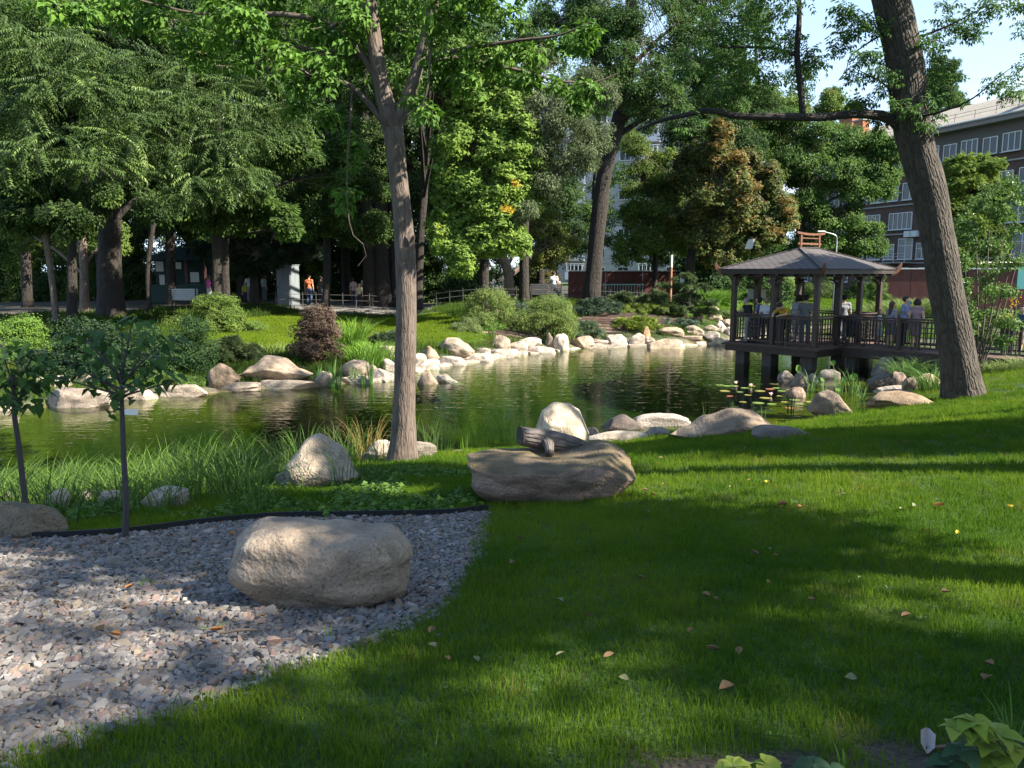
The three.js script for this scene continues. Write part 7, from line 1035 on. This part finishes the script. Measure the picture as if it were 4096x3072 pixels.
// pose: lean (radians forward), armL / armR: elbow and hand positions relative to the shoulder, step (stride), look
const figCache = {};
function figure(o) {
  const key = JSON.stringify([o.pose, o.woman, o.sleeve, o.legs, o.hair]); if (figCache[key]) return figCache[key];
  const { lean = 0, arms = 'down', step = 0, nod = 0 } = o.pose ?? {}, w = o.woman ? 0.9 : 1;
  const R = (p) => { const y = p.y - 0.95, c = Math.cos(lean), s = Math.sin(lean); return V(p.x, 0.95 + y * c - p.z * s, y * s + p.z * c - Math.sin(lean) * 0.12); };
  const hip = (s) => V(s * 0.09, 0.93, 0), kn = (s) => V(s * 0.1, 0.5, 0.03 + s * step * 0.5), an = (s) => V(s * 0.1, 0.09, s * step), toe = (s) => V(s * 0.12, 0.04, 0.16 + s * step);
  const sh = (s) => R(V(s * 0.18 * w, 1.41, 0)), chestL = R(V(-0.08 * w, 1.28, 0.01)), chestR = R(V(0.08 * w, 1.28, 0.01)), waist = R(V(0, 1.08, 0)), neck = R(V(0, 1.47, 0.0)), N = (p) => { const q = p.clone().sub(V(0, 1.47, 0)); const c = Math.cos(nod), s = Math.sin(nod); return R(V(q.x, 1.47 + q.y * c - q.z * s, q.y * s + q.z * c)); }, head = N(V(0, 1.64, 0.02)), face = N(V(0, 1.58, 0.055));
  const arm = { down: (s) => [V(s * 0.06, -0.29, -0.02), V(s * 0.07, -0.55, 0.05)], rail: (s) => [V(s * 0.08, -0.16, 0.2), V(s * -0.04, -0.2, 0.4)], fold: (s) => [V(s * 0.06, -0.27, 0.02), V(s * -0.1, -0.24, 0.2)], carry: (s) => [V(s * 0.05, -0.25, 0.05), V(s * -0.06, -0.18, 0.26)], swing: (s) => [V(s * 0.06, -0.28, s * 0.06), V(s * 0.07, -0.5, s * 0.16 + 0.05)] }[arms];
  const el = (s) => sh(s).add(arm(s)[0]), ha = (s) => sh(s).add(arm(s)[1]);
  const body = [], top = [], bot = [], shoes = [], hair = [];
  for (const s of [-1, 1]) {
    const d = ha(s).sub(el(s)).normalize(), fx = V(-d.z, 0, d.x).normalize().multiplyScalar(0.018);
    body.push([hip(s), kn(s), 0.082, 0.055], [kn(s), an(s), 0.054, 0.036], [an(s), toe(s), 0.036, 0.028], [sh(s), el(s), 0.047, 0.037], [el(s), ha(s), 0.036, 0.026], [ha(s), ha(s).addScaledVector(d, 0.07), 0.028, 0.022]);
    for (let f = 0; f < 4; f++) { const b = ha(s).addScaledVector(d, 0.07).addScaledVector(fx, f - 1.5); body.push([b, b.clone().addScaledVector(d, 0.075 - 0.01 * Math.abs(f - 1.3)).add(V(0, -0.018, 0)), 0.0095, 0.008]); }
    body.push([ha(s).addScaledVector(fx, 1.4), ha(s).addScaledVector(fx, 2.6).addScaledVector(d, 0.05), 0.011, 0.009]);
    top.push([sh(s), el(s).lerp(sh(s), o.sleeve === 'long' ? 0 : o.sleeve === 'none' ? 0.97 : 0.35), 0.066, 0.056]); if (o.sleeve === 'long') top.push([el(s), ha(s), 0.052, 0.044]);
    const low = o.legs === 'shorts' ? kn(s).lerp(hip(s), 0.1) : an(s); if (o.legs !== 'skirt') { bot.push([hip(s), kn(s).lerp(hip(s), o.legs === 'shorts' ? 0.1 : 0), 0.1, o.legs === 'shorts' ? 0.088 : 0.072]); if (o.legs !== 'shorts') bot.push([kn(s), low, 0.072, 0.058]); } else bot.push([hip(s), kn(s).add(V(s * 0.03, 0.04, 0)), 0.11, 0.13]);
    shoes.push([an(s).add(V(0, -0.02, -0.03)), toe(s), 0.046, 0.04]);
  }
  body.push([V(-0.06, 0.95, 0), V(0.06, 0.95, 0), 0.105, 0.105], [V(0, 0.97, 0), waist, 0.105, 0.1], [waist, R(V(0, 1.25, 0)), 0.1, 0.1], [chestL, chestR, 0.1, 0.1], [sh(-1), sh(1), 0.055, 0.055], [neck, head, 0.052, 0.06], [head, head.clone().lerp(face, 0.3), 0.098, 0.09], [face, face.clone().add(V(0, -0.02, 0)), 0.06, 0.05], [N(V(0, 1.605, 0.1)), N(V(0, 1.575, 0.13)), 0.012, 0.017], [N(V(-0.092, 1.61, 0.01)), N(V(-0.1, 1.64, 0)), 0.014, 0.018], [N(V(0.092, 1.61, 0.01)), N(V(0.1, 1.64, 0)), 0.014, 0.018]);
  top.push([V(0, 1.0, 0), waist, 0.125, 0.118], [waist, R(V(0, 1.25, 0)), 0.118, 0.12], [chestL, chestR, 0.118, 0.118], [sh(-1), sh(1), 0.07, 0.07], [V(-0.05, 1.0, 0), V(0.05, 1.0, 0), 0.122, 0.122]);
  bot.push([V(-0.06, 0.95, 0), V(0.06, 0.95, 0), 0.122, 0.122]);
  hair.push([N(V(0, 1.675, -0.01)), N(V(0, 1.66, -0.025)), 0.102, 0.1]); if (o.hair === 'long') hair.push([N(V(0, 1.62, -0.05)), R(V(0, 1.3, -0.1)), 0.085, 0.06]); if (o.hair === 'bob') hair.push([N(V(-0.06, 1.6, -0.03)), N(V(0.06, 1.6, -0.03)), 0.075, 0.075]);
  const eyes = merge([-1, 1].map((s) => { const p = N(V(s * 0.033, 1.635, 0.107)); return new THREE.SphereGeometry(0.011, 6, 5).translate(p.x, p.y, p.z); })), mp = N(V(0, 1.545, 0.104)), mouth = new THREE.SphereGeometry(0.02, 6, 4).scale(1, 0.25, 0.4).translate(mp.x, mp.y, mp.z);
  return figCache[key] = { body: net(body, 0.028, 0.016), top: net(top, 0.03, 0.018), bot: net(bot, 0.02, 0.018), shoes: net(shoes, 0.01, 0.016), hair: net(hair, 0.03, 0.018), eyes, mouth };
}
const skins = [std(C(0.5, 0.3, 0.2), 0.6), std(C(0.42, 0.25, 0.17), 0.6)], cm = {}; const cloth = (c) => cm[c.join()] ??= std(C(...c), 0.9, { map: withRep(T.plaster, 1) });
function person(label, pos, turn, o) {
  const f = figure(o), t = thing('person', label, 'person', pos, turn), s = (o.h ?? 1.72) / 1.745; t.scale.setScalar(s);
  part('body', f.body, skins[o.skin ?? 0], t); part(o.topName ?? 'shirt', f.top, cloth(o.top), t); part(o.legs === 'skirt' ? 'skirt' : o.legs === 'shorts' ? 'shorts' : 'trousers', f.bot, cloth(o.bottom), t); part('shoes', f.shoes, cloth(o.shoe ?? [0.1, 0.1, 0.1]), t); part(o.cap ? 'cap' : 'hair', f.hair, cloth(o.hairC ?? [0.03, 0.02, 0.015]), t); part('eyes', f.eyes, cloth([0.02, 0.02, 0.02]), t); part('mouth', f.mouth, cloth([0.35, 0.12, 0.1]), t); return t;
}
const onDeck = (px, lx, z0, z1) => { let best = null, e = 1e9; for (let z = z0; z <= z1; z += 0.02) { const p = pavToWorld(lx, 0, z), q = Math.abs(toPx(p)[0] - px); if (q < e) { e = q; best = p; } } return best; };
const acrossDeck = (px, lz, x0, x1) => { let best = null, e = 1e9; for (let x = x0; x <= x1; x += 0.02) { const p = pavToWorld(x, 0, lz), q = Math.abs(toPx(p)[0] - px); if (q < e) { e = q; best = p; } } return best; };
{
  const railL = { lean: 0.5, arms: 'rail', nod: 0.1 }, out = PTURN - Math.PI / 2;   // facing out over the left railing
  person('person in a dark tank top and grey cap leaning by the first pavilion post', onDeck(748, -2.1, -1.5, 1.5), Math.PI + 0.4, { pose: { lean: 0.35, arms: 'rail' }, woman: true, sleeve: 'none', top: [0.02, 0.018, 0.02], bottom: [0.2, 0.2, 0.2], hairC: [0.3, 0.29, 0.28], cap: true, h: 1.66 });
  person('dark-haired girl in a grey-blue top looking towards the pond inside the pavilion', onDeck(757, -1.7, -1.6, 1.6), -2.2, { woman: true, hair: 'bob', top: [0.16, 0.18, 0.24], bottom: [0.06, 0.07, 0.1], h: 1.66, pose: { arms: 'fold' } });
  person('fair-haired person in a white shirt beside the second pavilion post', onDeck(765, -1.9, -1.5, 1.5), Math.PI - 0.4, { top: [0.6, 0.6, 0.62], bottom: [0.03, 0.03, 0.04], hairC: [0.3, 0.22, 0.13], h: 1.64, pose: { arms: 'fold' } });
  person('person in black partly hidden by the second pavilion post', onDeck(775, -1.6, -1.5, 1.5), 2.5, { top: [0.03, 0.03, 0.035], bottom: [0.2, 0.2, 0.21], h: 1.66 });
  person('person in a yellow shirt bending forward over the pavilion rail', onDeck(785, -2.02, -1.5, 1.4), out, { pose: { lean: 0.75, arms: 'rail', nod: 0.35 }, top: [0.5, 0.3, 0.02], bottom: [0.06, 0.05, 0.045], h: 1.74 });
  person('dark-haired person in white shirt and white trousers inside the pavilion', acrossDeck(797, 0.2, -2, 1), 2.9, { top: [0.5, 0.52, 0.6], bottom: [0.55, 0.56, 0.62], sleeve: 'long', h: 1.74, woman: true, hair: 'bob' });
  person('person in a grey patterned top next to the white-dressed one in the pavilion', acrossDeck(804, 0.5, -2, 1), 2.6, { top: [0.22, 0.22, 0.22], bottom: [0.12, 0.15, 0.2], h: 1.74 });
  person('person in a grey shirt at the footbridge entrance of the pavilion', acrossDeck(842, 0.9, -2, 2.4), 3.0, { top: [0.25, 0.25, 0.27], bottom: [0.16, 0.18, 0.25], h: 1.72 });
  const br = (px, lx) => onDeck(px, lx, 1.7, 8);
  person('little girl in a pale top on the footbridge looking over her shoulder', br(878, 0.5), 0.9, { woman: true, hair: 'bob', hairC: [0.2, 0.1, 0.05], top: [0.5, 0.52, 0.52], bottom: [0.3, 0.38, 0.38], legs: 'skirt', h: 1.26, pose: {} });
  person('woman with long brown hair on the footbridge beside the man in the blue shirt', br(889.5, -0.1), 2.0, { woman: true, hair: 'long', hairC: [0.1, 0.055, 0.03], top: [0.35, 0.3, 0.36], bottom: [0.2, 0.18, 0.2], legs: 'shorts', h: 1.58 });
  person('stocky man in a pale blue polo shirt carrying a child on the footbridge', br(901.5, 0.15), 1.3, { pose: { arms: 'carry', lean: 0.06 }, top: [0.3, 0.33, 0.5], bottom: [0.02, 0.02, 0.025], hairC: [0.04, 0.035, 0.03], h: 1.76 });
  const kid = person('small child in a teal cap held by the man in the blue polo', br(906.5, 0.2), -1.9, { pose: { arms: 'fold' }, top: [0.3, 0.3, 0.5], bottom: [0.35, 0.32, 0.34], cap: true, hairC: [0.01, 0.3, 0.33], h: 0.95 }); kid.position.y += 0.64;
  person('slim woman in a floral sundress on the footbridge nearest the ash trunk', br(914.5, -0.2), 2.4, { woman: true, hair: 'bob', hairC: [0.05, 0.025, 0.02], sleeve: 'none', top: [0.35, 0.22, 0.24], bottom: [0.3, 0.2, 0.24], legs: 'shorts', topName: 'dress_top', h: 1.7 });
  { const p = br(853, -0.3), t = thing('pushchair', 'dark folded pushchair standing at the footbridge entrance', 'pushchair', p, PTURN + 0.6), m = std(C(0.02, 0.02, 0.022), 0.7); part('seat', rbox(0.42, 0.5, 0.5, 0.08, 0, 0.6, 0), m, t); part('hood', new THREE.SphereGeometry(0.3, 14, 8, 0, 6.283, 0, 1.5).translate(0, 0.82, -0.08), std(C(0.02, 0.02, 0.022), 0.8, { side: THREE.DoubleSide }), t); part('frame', merge([bar(V(-0.22, 0.15, 0.3), V(-0.22, 1.02, -0.4), 0.015), bar(V(0.22, 0.15, 0.3), V(0.22, 1.02, -0.4), 0.015), bar(V(-0.22, 1.02, -0.4), V(0.22, 1.02, -0.4), 0.018), bar(V(-0.22, 0.15, -0.3), V(-0.22, 0.6, 0.1), 0.015), bar(V(0.22, 0.15, -0.3), V(0.22, 0.6, 0.1), 0.015)]), darkMetal, t); for (const x of [-0.24, 0.24]) for (const z of [-0.3, 0.3]) part('wheel', new THREE.TorusGeometry(0.11, 0.025, 8, 18).rotateY(Math.PI / 2).translate(x, 0.135, z), darkMetal, t); }
  // on the walk at the right
  const w = (px, py) => ground(px, py);
  const man = person('man in a dark teal shirt and khaki shorts on the paved walk', w(1019, 358.5), -1.2, { top: [0.05, 0.09, 0.11], bottom: [0.36, 0.25, 0.16], legs: 'shorts', h: 1.78, pose: { arms: 'swing', step: 0.14 } });
  part('bag_strap', new THREE.TorusGeometry(0.3, 0.012, 6, 24).scale(0.8, 1.15, 0.55).rotateZ(0.6), cloth([0.02, 0.02, 0.02]), man).position.set(0, 1.2, 0);
  person('person in a dark red top behind the man in teal on the walk', w(1006, 356), 2, { top: [0.2, 0.02, 0.02], bottom: [0.03, 0.03, 0.05], h: 1.65 });
  // across the pond
  const far = (px, D) => onLand(at(px, 290, D).x, -D);
  person('woman in a pink top and striped skirt by the kiosk', far(209, 47), 2.2, { woman: true, top: [0.6, 0.1, 0.35], bottom: [0.5, 0.48, 0.46], legs: 'skirt', h: 1.66, hair: 'bob', hairC: [0.2, 0.08, 0.06] });
  person('person in a white shirt beyond the dark fir', far(249.5, 50), 0.5, { top: [0.7, 0.7, 0.68], bottom: [0.4, 0.4, 0.4], legs: 'shorts', h: 1.75 });
  person('child in a yellow-green top beside the person in white', far(245, 49), 0.5, { top: [0.4, 0.5, 0.05], bottom: [0.03, 0.04, 0.07], h: 1.2 });
  person('person in pale clothes before the plank fence', far(264, 51), 2.5, { top: [0.45, 0.47, 0.5], bottom: [0.2, 0.22, 0.28], h: 1.7 });
  person('man in an orange shirt and blue jeans just right of the cabinet', far(309, 46), 3.0, { top: [0.55, 0.17, 0.07], bottom: [0.06, 0.09, 0.18], h: 1.76 });
  person('person in dark clothes beside the man in the orange shirt', far(321, 46.5), 2.6, { top: [0.05, 0.055, 0.06], bottom: [0.06, 0.08, 0.12], h: 1.68 });
  person('woman in a pale pink top left of the three dark trunks', far(353.5, 47), 2.9, { woman: true, hair: 'bob', top: [0.5, 0.34, 0.34], bottom: [0.05, 0.06, 0.1], h: 1.62 });
  person('child in a cream top next to the woman in pale pink', far(359, 46), 3.0, { top: [0.6, 0.55, 0.35], bottom: [0.04, 0.04, 0.05], h: 1.3, hairC: [0.4, 0.3, 0.18] });
  person('man in white and red beside the child in cream', far(365, 47.5), 2.7, { top: [0.55, 0.5, 0.5], bottom: [0.2, 0.2, 0.22], h: 1.76 });
  person('person in a white shirt standing beyond the dark bench', far(553.5, 46.2), 3.0, { top: [0.7, 0.68, 0.68], bottom: [0.2, 0.24, 0.33], h: 1.75 });
  person('person in a pale top next to the white shirt beyond the bench', far(557, 46.8), 2.6, { top: [0.5, 0.48, 0.5], bottom: [0.1, 0.1, 0.12], h: 1.45 });
  const s1 = person('person with dark glasses resting low behind the bench back', far(540, 45.4), 0.4, { top: [0.08, 0.08, 0.1], bottom: [0.05, 0.05, 0.06], h: 1.25 }), s2 = person('small figure in grey low behind the bench back', far(546, 45.4), 0.2, { top: [0.3, 0.32, 0.35], bottom: [0.1, 0.1, 0.12], h: 1.15 });
}
renderer.render(scene, camera);
